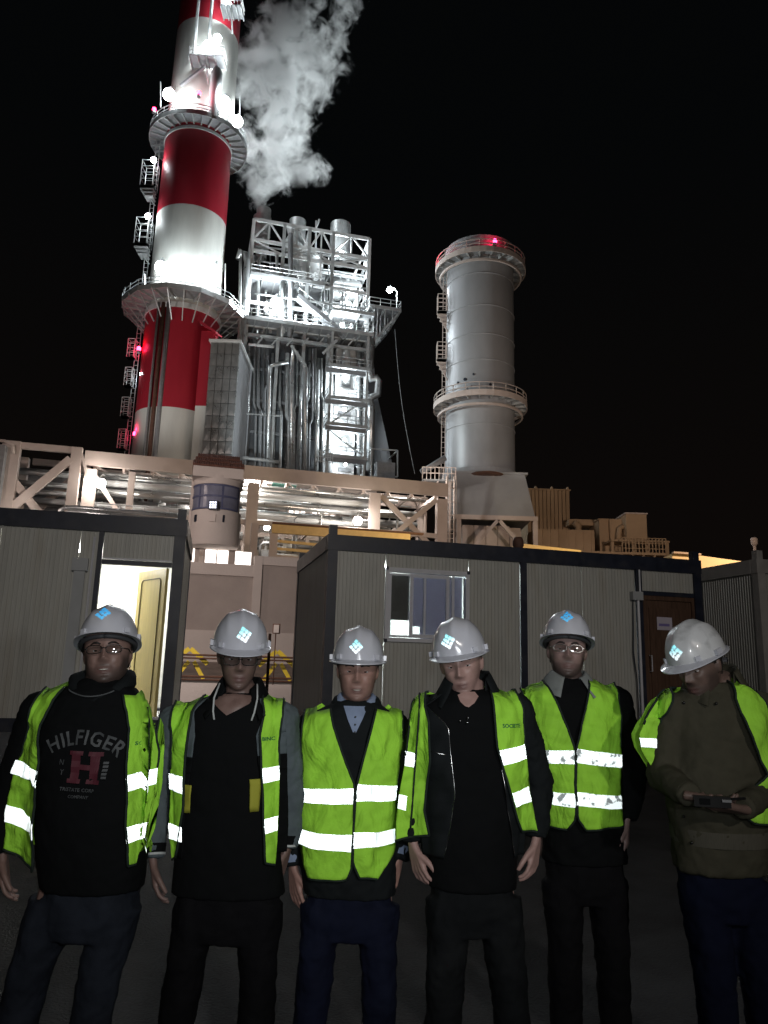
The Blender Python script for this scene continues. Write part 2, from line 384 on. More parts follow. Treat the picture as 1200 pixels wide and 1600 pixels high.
# window
wf = MB()
for a in ((0.83, 2.10, 1.93, 1.985), (0.83, 2.10, 2.915, 2.98), (0.83, 0.885, 1.985, 2.915), (2.045, 2.10, 1.985, 2.915)):
    wf.b2(a[0], a[1], -0.045, 0.06, a[2], a[3])
win = wf.build('window', M['alu'], cab2, **B)
def sash(x0, x1, y, z0=1.995, z1=2.905, w=0.05):
    m = MB(); m.b2(x0, x1, y, y+0.02, z0, z0+w); m.b2(x0, x1, y, y+0.02, z1-w, z1); m.b2(x0, x0+w, y, y+0.02, z0+w, z1-w); m.b2(x1-w, x1, y, y+0.02, z0+w, z1-w)
    return m
sash(1.20, 1.80, -0.02).build('sash', M['alu'], win, **B)
sash(0.90, 1.45, 0.012, w=0.03).build('sash', M['alu'], win, **B)
MB().b2(1.84, 1.88, -0.01, 0.015, 1.99, 2.91).build('sash', M['alu'], win, **B)
gm = bpy.data.materials.new('window_glass'); gm.use_nodes = True; gn = gm.node_tree; gn.nodes.clear()
go_ = gn.nodes.new('ShaderNodeOutputMaterial'); gt_ = gn.nodes.new('ShaderNodeBsdfTransparent'); gg_ = gn.nodes.new('ShaderNodeBsdfGlossy'); gx_ = gn.nodes.new('ShaderNodeMixShader')
gt_.inputs[0].default_value = (0.80, 0.83, 0.84, 1); gg_.inputs['Roughness'].default_value = 0.05; gx_.inputs[0].default_value = 0.12
gn.links.new(gt_.outputs[0], gx_.inputs[1]); gn.links.new(gg_.outputs[0], gx_.inputs[2]); gn.links.new(gx_.outputs[0], go_.inputs[0])
MB().b2(0.885, 2.045, 0.035, 0.038, 1.99, 2.91).build('pane', gm, win, **B)
for cx_, cz_ in ((0.845, 1.945), (2.085, 1.945), (0.845, 2.965), (2.085, 2.965)):
    MB().box((cx_, -0.05, cz_), (0.045, 0.012, 0.045)).build('corner_cap', M['navy'], win, **B)
# shutters / blinds behind the glass, bright room strip below
bl = mat('roller_blind', (0.34, 0.31, 0.28), 0.9, var=0.06); bl2 = mat('grey_blind', (0.62, 0.60, 0.70), 0.9, var=0.05)
_bn = bl2.node_tree; _tr = _bn.nodes.new('ShaderNodeBsdfTranslucent'); _tr.inputs[0].default_value = (0.62, 0.58, 0.70, 1); _mx = _bn.nodes.new('ShaderNodeMixShader'); _mx.inputs[0].default_value = 0.35
_bn.links.new(_bn.nodes['Principled BSDF'].outputs[0], _mx.inputs[1]); _bn.links.new(_tr.outputs[0], _mx.inputs[2]); _bn.links.new(_mx.outputs[0], _bn.nodes['Material Output'].inputs[0])
MB().b2(0.89, 1.22, 0.08, 0.09, 2.24, 2.91).build('blind', bl, win, **B)
MB().b2(1.23, 2.04, 0.10, 0.11, 2.16, 2.91).build('blind', bl2, win, **B)
MB().b2(1.40, 2.04, 0.12, 0.13, 1.99, 2.16).build('blind', bl2, win, **B)
MB().b2(0.12, 4.8, 1.6, 1.64, z0c, CH-0.26).build('partition_wall', M['white_in'], cab2, **B)
MB().b2(4.78, 4.82, 0.12, 1.6, z0c, CH-0.26).build('partition_wall', M['white_in'], cab2, **B)
MB().b2(0.6, 2.4, 0.8, 1.0, CH-0.33, CH-0.28).build('ceiling_light', emat('tube_light_b', (0.9, 1.0, 0.98), 85), cab2, **B)
MB().b2(5.0, 5.94, 0.02, 0.06, CB+0.17, 2.79).build('door', M['brown_door'], cab2, **B)
d2 = [o for o in cab2.children if o.name.startswith('door') and 'post' not in o.name and 'head' not in o.name][-1]
dm = MB()
for a in ((5.0, 5.05, 0.9, 2.79), (5.89, 5.94, 0.9, 2.79)): dm.b2(a[0], a[1], -0.01, 0.018, a[2], a[3])
dm.b2(5.05, 5.89, -0.01, 0.018, 2.72, 2.79); dm.b2(5.12, 5.82, 0.005, 0.018, 1.75, 2.6); dm.b2(5.12, 5.82, 0.005, 0.018, 1.0, 1.62)
dm.build('door_panelling', M['brown_door'], d2, **B)
MB().tube([(5.09, 0.0, 1.62), (5.09, -0.06, 1.62), (5.09, -0.06, 1.86), (5.09, 0.0, 1.86)], 0.009, 6).build('door_handle', M['alu'], d2, **B)
pn = MB().b2(5.25, 5.52, -0.002, 0.003, 2.26, 2.46).build('notice', mat('paper_notice', (0.55, 0.5, 0.58), 0.8, var=0.1), d2, **B)
MB().b2(5.28, 5.47, -0.006, -0.003, 2.32, 2.36).build('notice_mark', mat('notice_ink', (0.22, 0.18, 0.42), 0.8), d2, **B)
MB().b2(4.78, 4.96, -0.10, -0.012, 2.70, 2.83).build('junction_box', M['pipe_grey'], cab2, **B)
MB().tube([(4.89, -0.06, 0.9), (4.89, -0.06, 2.70)], 0.022, 8).build('conduit', M['alu'], cab2, **B)
MB().tube([(4.935, -0.055, 2.83), (4.935, -0.055, 3.18)], 0.015, 6).build('conduit', M['alu'], cab2, **B)
MB().tube([(4.82, -0.03, 2.70), (4.80, -0.04, 2.2), (4.78, -0.05, 1.9), (4.82, -0.05, 1.5), (4.83, -0.05, 0.9)], 0.010, 6).build('cable', M['navy'], cab2, **B)
st = thing('door_step', 'dark steel door step below the closed brown cabin door', 'step', Lw(o2, ang2, 5.45, -0.35, 0), ang2)
MB().b2(-0.5, 0.5, -0.3, 0.3, 0.69, 0.72).build('tread', M['alu'], st, **B)
MB().b2(-0.5, 0.5, -0.6, -0.3, 0.36, 0.39).build('tread', M['alu'], st, **B)
for sx_ in (-0.5, 0.46): MB().beam((sx_+0.02, -0.62, 0.0), (sx_+0.02, 0.28, 0.70), 0.04, 0.12).build('stringer', M['navy'], st, **B)

o3 = Vector((5.89, 11.55, 0))
cab3 = cabin('pale roofed site cabin at the right edge, set forward of the middle one', o3, ang2, 6.06, 3.2,
             [(0.12, 5.9, z0c, z1c)], fascia='cont_grey')
# the small flood fitting standing on the third cabin and the reddish cap on the middle cabin's roof
q = P(1178, 842, 60)
t = thing('far_lamp_post', 'thin pale lamp post rising far behind the right cabin roof', 'lamp post', (q.x, q.y, 0))
MB().tube([(q.x, q.y, 0), (q.x, q.y, q.z-0.6)], 0.12, 8).build('pole', M['steel_pink'], t)
MB().lathe((q.x, q.y, q.z-0.6), [(0.1, 0), (0.26, 0.15), (0.28, 0.6), (0.2, 0.7), (0, 0.7)], 10).build('lamp_head', M['steel_pink'], t)
q = Lw(o2, ang2, 2.95, 0.1, CH)
cp = MB().lathe(q, [(0.0, 0.19), (0.06, 0.18), (0.085, 0.12), (0.085, 0.05), (0.06, 0.0)], 12).build('vent_cap', M['rust'], None, smooth=True)
cp.parent = cab2; cp.matrix_parent_inverse = (Matrix.Translation(o2) @ Matrix.Rotation(ang2, 4, 'Z')).inverted()

# ================================================================== PERIMETER WALL, GUARD TURRET
OW = (-6.15, 35.0)                                    # plane of the wall (direction AX)
def wl_(px, py, o=OW): return SZ(px, py, o)
w1 = thing('perimeter_wall', 'rendered boundary wall with recessed panels seen between the cabins', 'wall', (OW[0], OW[1], 0))
ztopL = wl_(340, 880)[1]; ztopR = wl_(430, 870)[1]; sP0 = wl_(396, 900)[0]; sP1 = wl_(409, 900)[0]
zfoot = wl_(330, 985)[1]; zbase = wl_(330, 1004)[1]
def wbox(s0, s1, t0, t1, z0, z1, m=None):
    m = m or MB(); c = WS(OW, (s0+s1)/2, (t0+t1)/2, (z0+z1)/2)
    return m.box(c, (abs(s1-s0), abs(t1-t0), abs(z1-z0)), ang2s)
ang2s = math.atan2(AX.y, AX.x)
MBw = lambda *a: wbox(*a)
wbox(-16, sP0, 0.12, 0.35, 0, ztopL-0.02).build('wall_field', M['concrete'], w1)
wbox(sP1, 16, 0.12, 0.35, 0, ztopR-0.02).build('wall_field', M['concrete'], w1)
wbox(-16, sP0, 0.0, 0.45, ztopL-0.55, ztopL).build('coping', M['concrete_lt'], w1)
wbox(sP1, 16, 0.0, 0.45, ztopR-0.42, ztopR).build('coping', M['concrete_lt'], w1)
for s_ in (sP0, sP0-6.1, sP0+6.1, sP0+12.2):
    wbox(s_, s_+(sP1-sP0), -0.03, 0.47, 0, ztopR).build('pilaster', M['concrete_lt'], w1)
wbox(-16, sP0, 0.0, 0.118, 0, zfoot).build('plinth', M['concrete_lt'], w1)
wbox(sP1, 16, 0.0, 0.118, 0, zfoot).build('plinth', M['concrete_lt'], w1)
# bank below the wall foot
OBK = (-5.6, 30.0)
bk = MB()
pr = [(-3.9, 0.0), (-3.9, 0.86), (5.0, zbase-0.02), (5.0, 0.0)]
bk.poly([WS(OW, -18, p[0], p[1]) for p in pr], AX*36)
bk.build('bank', mat('bank_soil', (0.26, 0.21, 0.18), 0.9, var=0.25, scale=1.5, bump=0.03, bscale=6), kind='structure')

# guard turret above the wall
tc0 = SZ(338, 800, (-6.15, 35.6)); ctr = WS((-6.15, 35.6), tc0[0], 0, 0)
zz = lambda py, px=338: SZ(px, py, (ctr.x, ctr.y-1.15))[1]
RT = 1.18
tur = thing('guard_turret', 'round rendered guard turret with blue glazing and red tiled roof on the wall', 'guard tower', (ctr.x, ctr.y, 0))
zb, zw0, zw1, zr = zz(850), zz(796), zz(756), zz(742)
MB().lathe((ctr.x, ctr.y, 0), [(0, zb-0.02), (RT-0.05, zb), (RT, zb+0.15), (RT, zw0), (RT-0.09, zw0+0.03), (RT-0.09, zw1), (RT, zw1+0.02), (RT, zr), (0, zr)], 48).build('turret_wall', M['concrete_lt'], tur, smooth='edge')
ex0, ex1 = SZ(300, 742, (-6.15, 34.4))[0], SZ(381, 748, (-6.15, 34.4))[0]; eh = (ex1-ex0)/2; es_ = (ex0+ex1)/2
def TW(s_, t_, z_): return WS((-6.15, 34.4), es_+s_, t_, z_)
MB().box(TW(0, 1.25, zr+0.12), (2*eh-0.06, 2.5, 0.5), ang2s).build('eave', M['concrete_lt'], tur)
MB().box(TW(-0.1, 1.9, (zb+zr)/2), (2*RT-0.15, 1.3, zr-zb), ang2s).build('turret_wall', M['concrete_lt'], tur)
rt = MB(); q0 = [TW(-eh, 0, zr+0.37), TW(eh, 0, zr+0.37), TW(eh, 2.6, zr+0.37), TW(-eh, 2.6, zr+0.37), TW(-eh+0.35, 1.0, zr+1.15), TW(eh-0.35, 1.0, zr+1.15), TW(eh-0.35, 1.7, zr+1.15), TW(-eh+0.35, 1.7, zr+1.15)]
rt.add(q0, [(0, 1, 5, 4), (1, 2, 6, 5), (2, 3, 7, 6), (3, 0, 4, 7), (4, 5, 6, 7), (3, 2, 1, 0)]); rt = rt.build('roof', M['tile'], tur)
for row in range(3):
    for k in range(22):
        f = (k+0.5)/22; y0_ = row*0.3; z0_ = zr+0.41+row*0.25; ins = row*0.10
        MB().tube([TW(-eh+ins+(2*eh-2*ins)*f, y0_-0.06, z0_), TW(-eh+ins+(2*eh-2*ins)*f, y0_+0.3, z0_+0.27)], [0.062, 0.052], 6).build('tile', M['tile'], rt)
# glazing: blue frame bars and panes around the front half
aw0, aw1 = math.radians(198), math.radians(342)
def arc_bar(r, z0, z1, a0, a1, n, th, name, m, par):
    mb = MB(); prof = [(r, z0), (r+th, z0), (r+th, z1), (r, z1), (r, z0)]
    return mb.lathe((ctr.x, ctr.y, 0), prof, n, a0, a1).build(name, m, par)
wnd = arc_bar(RT-0.06, zw0+0.03, zw0+0.11, aw0, aw1, 20, 0.05, 'window', M['blue_frame'], tur)
arc_bar(RT-0.06, zw1-0.08, zw1, aw0, aw1, 20, 0.05, 'window_bar', M['blue_frame'], wnd)
zm = (zw0+zw1)/2+0.05
arc_bar(RT-0.06, zm-0.045, zm+0.045, aw0, aw1, 20, 0.05, 'window_bar', M['blue_frame'], wnd)
cuts = [aw0, math.radians(238), math.radians(295), aw1]
for c_ in cuts: arc_bar(RT-0.06, zw0+0.11, zw1-0.08, c_-0.035, c_+0.035, 2, 0.045, 'window_bar', M['blue_frame'], wnd)
for i_ in range(3):
    for (a_, b_) in ((zw0+0.11, zm-0.045), (zm+0.045, zw1-0.08)):
        arc_bar(RT-0.05, a_, b_, cuts[i_]+0.04, cuts[i_+1]-0.04, 6, 0.01, 'pane', M['blue_glass'], wnd)
for a_, w_ in ((232, 0.13), (300, 0.09)):
    a_ = math.radians(a_); c = Vector((ctr.x+RT*math.cos(a_), ctr.y+RT*math.sin(a_), zw0-0.42))
    MB().box(c, (w_, 0.08, 0.34), a_+math.pi/2).build('loophole', M['navy'], tur)
a_ = math.radians(270); c = Vector((ctr.x+0.12, ctr.y-RT-0.02, zw0-0.42))
MB().box(c, (0.3, 0.07, 0.36)).build('hatch', M['concrete_lt'], tur)
fl = thing('square_floodlight', 'square floodlight with lit lattice front fixed below the turret glazing', 'floodlight', c+Vector((0.05, -0.2, 0.55)))
MB().box(c+Vector((0.05, -0.2, 0.55)), (0.42, 0.22, 0.42)).build('housing', M['navy'], fl)
for i_ in range(3):
    for j_ in range(3):
        MB().box(c+Vector((0.05+(i_-1)*0.115, -0.32, 0.55+(j_-1)*0.115)), (0.085, 0.02, 0.085)).build('led_tile', emat('led_tile', (0.8, 0.85, 1.0), 1.6) if 'led_tile' not in bpy.data.materials else bpy.data.materials['led_tile'], fl)
# lit openings under the turret: a low storey behind the wall
zl0, zl1 = zz(879), zz(850)
bd = thing('gatehouse', 'low lit gatehouse storey with bright windows under the turret', 'building', WS(OW, 0, 1.2, 0))
def gx(px): return SZ(px, 865, (OW[0]+BX.x*1.2, OW[1]+BX.y*1.2))[0]
OG = (OW[0]+BX.x*1.2, OW[1]+BX.y*1.2)
def gb_(s0, s1, t0, t1, z0, z1): return MB().box(WS(OG, (s0+s1)/2, (t0+t1)/2, (z0+z1)/2), (s1-s0, t1-t0, z1-z0), ang2s)
gl, gr = gx(262), gx(399)
gb_(gl, gr, 0.02, 2.5, 0, zl0).build('wall', M['concrete_lt'], bd)
gb_(gl, gx(376), 0, 2.5, zl1, zl1+0.3).build('roof', M['concrete_lt'], bd)
gb_(gl, gr, 2.4, 2.5, zl0, zl1).build('back_wall', M['concrete_lt'], bd)
for a_, b_ in ((288, 292), (304, 311), (318, 321), (357, 368), (393, 397)):
    gb_(gx(a_), gx(b_), 0, 0.3, zl0, zl1).build('pier', M['concrete'], bd)
for a_, b_ in ((292, 304), (321, 338), (340, 357), (368, 393)):
    gb_(gx(a_), gx(b_), 0.15, 0.18, zl0+0.02, zl1-0.02).build('window', M['win_lit'], bd)
for a_ in (296, 300, 338.5):
    gb_(gx(a_), gx(a_+1.3), 0.1, 0.14, zl0, zl1).build('glazing_bar', M['concrete'], bd)

# yellow trestles with dark rails on the near edge of the bank, low parapet
OT = (-6.3, 25.0)
def tp(px, py): s_, z_ = SZ(px, py, OT); return WS(OT, s_, 0, z_)
pt = thing('parapet', 'pale low concrete parapet under the dark rails between the cabins', 'wall', WS(OT, 0, 0.4, 0))
zt_ = SZ(330, 1062, OT)[1]
MB().box(WS(OT, 0, 0.5, zt_/2), (26, 0.3, zt_), ang2s).build('parapet_block', M['concrete_lt'], pt)
for k in (1, 2):
    s_, zt = SZ(297, 1013, OT); zb_ = zt_+0.003; c0 = s_ + k*2.95 - 2.95
    t = thing('yellow_trestle', ['', 'yellow trestle between the open cabin doorway and the second man', 'yellow trestle right of the second man, beside the thin rusty post'][k], 'trestle', WS(OT, c0, 0.5, zb_), group='yellow trestles under the rails')
    MB().beam(WS(OT, c0-0.02, 0.5, zt), WS(OT, c0-0.62, 0.5, zt-0.5), 0.09, 0.15).build('brace', M['yellow'], t)
    MB().beam(WS(OT, c0+0.02, 0.5, zt), WS(OT, c0+0.62, 0.5, zt-0.5), 0.09, 0.15).build('brace', M['yellow'], t)
    MB().beam(WS(OT, c0-0.0, 0.62, zt-0.42), WS(OT, c0-0.42, 0.62, zb_), 0.06, 0.13).build('leg', M['yellow'], t)
    MB().beam(WS(OT, c0+0.16, 0.62, zt-0.42), WS(OT, c0+0.52, 0.62, zb_), 0.06, 0.13).build('leg', M['yellow'], t)
for k, (py, r_) in enumerate(((1024, 0.035), (1029, 0.03), (1058, 0.04), (1063, 0.03))):
    z_ = SZ(330, py, OT)[1]
    tb = MB().tube([WS(OT, -13, 0.3, z_), WS(OT, 13, 0.3, z_)], r_, 6).build('rail_pipe', M['rust'], None)
    tag(tb, ['topmost dark rusty rail pipe passing the yellow trestles', 'thinner rusty rail pipe just under the topmost one', 'lower rusty rail pipe at the feet of the trestles', 'lowest thin rusty rail pipe just over the pale parapet'][k], 'pipe', 'rusty rail pipes')
p0, p1 = P(422, 990, 21), P(421, 1100, 21)
tag(MB().tube([(p0.x, 21, 0), (p0.x, 21, p0.z)], 0.045, 6).build('marker_post', M['rust']), 'thin rusty upright post right of the second man', 'post')
a_ = P(427, 975, 24); b_ = P(437, 990, 24)
t = thing('small_sign', 'small square sign on a thin post right of the second man', 'sign', ((a_.x+b_.x)/2, 24, 0))
MB().box(((a_.x+b_.x)/2, 24, (a_.z+b_.z)/2), (0.24, 0.03, 0.32)).build('sign_plate', M['rust'], t)
MB().box(((a_.x+b_.x)/2, 23.97, (a_.z+b_.z)/2), (0.17, 0.03, 0.25)).build('sign_face', M['concrete_lt'], t)
MB().tube([((a_.x+b_.x)/2-0.02, 24.04, 0.9), ((a_.x+b_.x)/2-0.02, 24.04, a_.z)], 0.02, 6).build('sign_post', M['rust'], t)
# ================================================================== PIPE GANTRY
OR = (-24.09, 58.1)
def rs(px, py, t=0.0): return SZ(px, py, (OR[0]+BX.x*t, OR[1]+BX.y*t))
def RW(s, z, t=0.0): return WS(OR, s, t, z)
def member(t_, name, a, b, w, h=None, m='steel_pink', tt=0.0):
    return MB().beam(RW(a[0], a[1], tt), RW(b[0], b[1], tt), w, h).build(name, M[m], t_)
gan = thing('pipe_gantry', 'long pinkish steel pipe gantry running behind the cabins and the turret', 'pipe rack', (OR[0], OR[1], 0))
ZT = 18.0; DG = 6.0
sL, sR = 0.0, rs(690, 755)[0]; ZB = rs(620, 833)[1]
for tt in (0.0, DG):
    member(gan, 'top_chord', (sL-0.3, ZT-0.6), (sR+0.6, ZT-0.6), 0.35, 1.2, tt=tt)
    cols = [140, 205, 396, 586, 690]
    for px in cols:
        s_ = rs(px, 760)[0]; w_ = 0.5 if px == 205 else 0.95
        if tt == DG and px == 205: continue
        member(gan, 'column', (s_, 0), (s_, ZT-1.5), w_, 0.6, tt=tt)
    for px in (458, 500, 550):
        s_ = rs(px, 760)[0]
        if tt > 0: member(gan, 'hanger', (s_, 12.5), (s_, ZT-1.5), 0.35, tt=tt)
    member(gan, 'bottom_chord', (sL, ZB), (sR, ZB), 0.3, 0.4, tt=tt)
    s5, s6 = rs(590, 780)[0], rs(686, 780)[0]
    member(gan, 'brace', (s5+0.3, ZT-1.6), (s6-0.4, ZB-1.2), 0.3, 0.45, tt=tt+0.12)
    member(gan, 'brace', (s6-0.3, ZT-1.6), (s5+1.3, ZB-0.4), 0.3, 0.45, tt=tt-0.12)
    if tt == 0:
        s1 = rs(146, 740)[0]
        member(gan, 'brace', (s1, ZT-1.8), (s1+3.0, ZT-6.0), 0.25, 0.35, tt=0.2)
for k in range(14):
    s_ = sL+0.5+k*(sR-1)/13
    MB().beam(RW(s_, ZT-1.3, 0.2), RW(s_, ZT-1.3, DG-0.2), 0.22, 0.3).build('cross_beam', M['steel_pink'], gan)
    if k % 2 == 0: MB().beam(RW(s_, ZB-0.1, 0.2), RW(s_, ZB-0.1, DG-0.2), 0.22, 0.3).build('cross_beam', M['steel_pink'], gan)
    if k < 13:
        s2 = s_+(sR-1)/13
        MB().beam(RW(s_, ZT-1.15, 0.3), RW(s2, ZT-1.15, DG-0.3), 0.14, 0.16).build('plan_brace', M['steel_pink'], gan)
# pipe runs in the gantry: each its own thing
runs = [(752, 0.16, 'cladding', 1.0), (757, 0.22, 'cladding', 2.0), (766, 0.3, 'white_steel', 1.4), (776, 0.26, 'cladding', 2.6), (780, 0.3, 'cladding', 0.9), (800, 0.24, 'white_steel', 1.5), (795, 0.34, 'cladding', 3.6), (805, 0.2, 'galv', 4.2)]
hgt = ['topmost thin', 'second', 'third, white', 'fourth', 'fifth', 'lowest white', 'rear thick', 'rear thin']
for k, (py, r_, mm, tt) in enumerate(runs):
    z_ = rs(300, py, tt)[1]
    o = MB().tube([RW(sL-6.2 if k % 2 else sL-0.2, z_, tt), RW(sR-(k % 3)*2.4-1.2, z_, tt)], r_, 10).build('process_pipe', M[mm], None, smooth=True)
    tag(o, hgt[k]+' lagged pipe run lying along the gantry', 'pipe', 'pipe runs in the gantry')
# rear storey behind the gantry: wall sheets, lit windows, equipment
eq = thing('pipe_hall', 'pale low hall with rows of small bright windows seen through the gantry', 'building', RW(20, 0, 12))
def hx(px, py): return rs(px, py, 12.0)
zz0, zz1 = hx(480, 834)[1], hx(480, 757)[1]
def hbox(a, b, z0, z1, t0, t1, nm, m, par=None):
    return MB().box(WS(OR, (a+b)/2, (t0+t1)/2, (z0+z1)/2), (b-a, t1-t0, z1-z0), ang2s).build(nm, M[m], par or eq)
hl, hr = hx(398, 800)[0], hx(588, 800)[0]
hbox(hl, hr, 0, zz1, 12.1, 18, 'hall_wall', 'concrete_lt')
for (x0, x1, y0, y1) in ((452, 475, 778, 790), (479, 500, 776, 787), (505, 520, 778, 789), (552, 564, 782, 796), (567, 577, 796, 806)):
    a, zb_ = hx(x0, y1); b, zt = hx(x1, y0)
    f_ = hbox(a, b, zb_, zt, 12.0, 12.08, 'window', 'win_lit')
    n = max(1, round((b-a)/0.7))
    for i in range(1, n): hbox(a+(b-a)*i/n-0.05, a+(b-a)*i/n+0.05, zb_, zt, 11.93, 12.0, 'glazing_bar', 'concrete', f_)
for row in range(2):
    for i in range(9):
        a, zb_ = hx(452+i*9.2, 802+row*8.5); b, zt = hx(458+i*9.2, 797+row*8.5)
        hbox(a, b, zb_, zt, 12.0, 12.08, 'window', 'win_lit')
# teal sheet + miscellaneous machinery silhouettes
te = thing('teal_awning', 'dark teal sheet awning hanging under the gantry top', 'awning', RW(rs(440, 757, 3)[0], rs(440, 757, 3)[1], 3))
hb = rs(425, 757, 3); h2 = rs(462, 765, 3)
MB().poly([RW(hb[0], hb[1], 2.5), RW(h2[0], hb[1]-0.1, 2.5), RW(h2[0], h2[1], 4.0), RW(hb[0], h2[1], 4.0)], (0, 0, 0.06)).build('sheet', M['teal'], te)
MB().beam(RW(hb[0], hb[1]+0.12, 2.5), RW(h2[0], hb[1]+0.02, 2.5), 0.1).build('edge_bar', M['galv'], te)
rnd = random.Random(3)
for k in range(26):
    s_ = rnd.uniform(sL+1, sR-2); tt = rnd.uniform(2, 9); z_ = rnd.uniform(11.2, 15.2)
    t = thing('gantry_equipment', 'small grey valve, box or duct among the gantry pipes', 'equipment', RW(s_, z_, tt), group='small equipment among the gantry pipes')
    w_ = rnd.uniform(0.5, 1.6); h_ = rnd.uniform(0.4, 1.3); mm = rnd.choice(['grey_steel', 'galv', 'white_steel', 'cladding', 'concrete_lt'])
    if k % 2:
        MB().box(RW(s_, z_, tt), (w_, 0.7, h_), ang2s).build('housing', M[mm], t)
        MB().tube([RW(s_, z_+h_/2, tt), RW(s_, z_+h_/2+0.9, tt)], 0.12, 6).build('stub_pipe', M['cladding'], t)
        MB().box(RW(s_, z_-h_/2-0.06, tt), (w_+0.2, 0.9, 0.1), ang2s).build('skid', M['grey_steel'], t)
    else:
        MB().tube([RW(s_-w_/2, z_, tt), RW(s_+w_/2, z_, tt)], h_/3, 10).build('vessel', M[mm], t, smooth='edge')
        MB().tube([RW(s_, z_, tt), RW(s_, z_+h_*0.8, tt)], 0.1, 6).build('valve_stem', M['galv'], t)
        MB().lathe(RW(s_, z_+h_*0.8, tt), [(0.28, 0), (0.32, 0.04), (0.28, 0.08), (0.0, 0.05)], 10).build('hand_wheel', M['grey_steel'], t)
# smaller pipes and drops in the gantry
for k in range(34):
    s_ = rnd.uniform(sL+0.5, sR-0.5); tt = rnd.uniform(0.6, 8); z0_ = rnd.uniform(9, 13.5)
    z1_ = z0_+rnd.uniform(1.2, 4); dx = rnd.choice((-1, 1))*rnd.uniform(0.5, 3.5)
    tag(MB().tube([RW(s_, z0_, tt), RW(s_, z1_-0.3, tt), RW(s_+dx*0.12, z1_, tt), RW(s_+dx, z1_, tt)], rnd.uniform(0.06, 0.15), 6).build('branch_pipe', M[rnd.choice(['galv', 'cladding', 'white_steel', 'grey_steel'])], None, smooth=True),
        'thin bent branch pipe between the gantry pipe runs', 'pipe', 'thin branch pipes in the gantry')
# left gantry bay (a separate X-braced frame)
OL = (-24.53, 57.23)
lb = thing('braced_gantry_bay', 'X-braced grey gantry frame at the far left above the cabin roof', 'pipe rack', (OL[0], OL[1], 0))
lsz = lambda px, py, t=0.0: SZ(px, py, (OL[0]+BX.x*t, OL[1]+BX.y*t))
a0 = lsz(20, 690)[0]; a1 = lsz(119, 720)[0]
def lm(name, a, b, w, h, t=0.0, m='steel_pink'): MB().beam(WS(OL, a[0], t, a[1]), WS(OL, b[0], t, b[1]), w, h).build(name, M[m], lb)
for t_ in (0.0, 5.0):
    lm('column', (a0, 0), (a0, ZT), 1.3 if t_ == 0 else 0.6, 0.7, t_)
    lm('column', (a1, 0), (a1, ZT), 0.8, 0.5, t_)
    lm('top_chord', (a0+0.6, ZT-0.25), (a1-0.3, ZT-0.25), 0.4, 0.5, t_)
    c_ = lsz(48, 757); zt_a = ZT-1.2
    lm('brace', (a1-0.4, ZT-1.0), (a0+0.3, c_[1]-2.3), 0.35, 0.62, t_-0.1)
    lm('brace', (a0+0.3, ZT-3.0), (a1-0.8, c_[1]-3.8), 0.35, 0.62, t_+0.12)
    pl = lsz(119, 705); q_ = lsz(136, 745)
    MB().beam(WS(OL, a1+0.2, t_, ZT-0.1), WS(OL, lsz(137, 745)[0], t_, lsz(137, 745)[1]), 0.2, 0.4).build('knee_brace', M['steel_pink'], lb)
for py in (735, 752, 765): 
    s_, z_ = lsz(70, py)
    MB().tube([WS(OL, a0, 1.2, z_), WS(OL, a1+1.4, 1.2, z_)], 0.2, 8).build('rail', M['cladding'], lb, smooth=True)
cl = thing('clad_wall', 'grey sheet clad wall behind the braced bay at the far left', 'building', WS(OL, a0, 7, 0))
for k in range(9):
    z_ = ZT-1.2-k*0.95
    MB().box(WS(OL, (a0-3+a1)/2+1.2, 7, z_), (a1-a0+9, 0.18, 0.9), ang2s).build('cladding_sheet', M['duct_grey'], cl)
tw = thing('dark_pillar', 'dark ribbed pillar with a pale curved cap at the extreme left edge', 'column', WS(OL, a0-1.2, -0.6, 0))
MB().box(WS(OL, a0-1.3, -0.7, 8.7), (2.2, 0.9, 17.4), ang2s).build('shaft', M['grey_steel'], tw)
for k in range(14): MB().box(WS(OL, a0-1.3, -1.18, 10.2+k*0.52), (2.25, 0.08, 0.16), ang2s).build('rib', M['grey_steel'], tw)
MB().tube([WS(OL, a0-2.4, -0.7, 17.8), WS(OL, a0-0.4, -0.7, 17.8), WS(OL, a0+0.2, -0.7, 17.5), WS(OL, a0+0.3, -0.7, 16.9)], 0.14, 8).build('cap_pipe', M['steel_pink'], tw, smooth=True)
# looped pair of pipes just above the left cabin roof
OP = (-14.0, 38.0)
def pz(px, py): s_, z_ = SZ(px, py, OP); return WS(OP, s_, 0, z_)
for k, dy in enumerate((0, 6)):
    x0_ = 95+k*7
    pts = [pz(x0_-6, 822), pz(x0_-5, 806+dy), pz(x0_-1, 797+dy), pz(x0_+8, 793+dy), pz(x0_+22, 793+dy*1.2), pz(282, 806+dy*1.3)]
    pts = [pts[0]-Vector((0, 0, 3))]+pts
    tag(MB().tube(pts, 0.12, 8).build('looped_pipe', M['cladding'], None, smooth=True), ['outer pale pipe bending over above the left cabin roof', 'inner pale pipe bending over above the left cabin roof'][k], 'pipe', 'pair of bent pipes over the left cabin')
hr_ = thing('roof_handrail', 'thin handrail with posts seen just over the left cabin roof', 'railing', pz(220, 800))
MB().tube([pz(148, 786), pz(285, 797)], 0.03, 6).build('rail', M['galv'], hr_)
for px in (150, 188, 226, 264): MB().tube([pz(px, 786+(px-150)*0.08), pz(px, 820)], 0.03, 6).build('post', M['galv'], hr_)
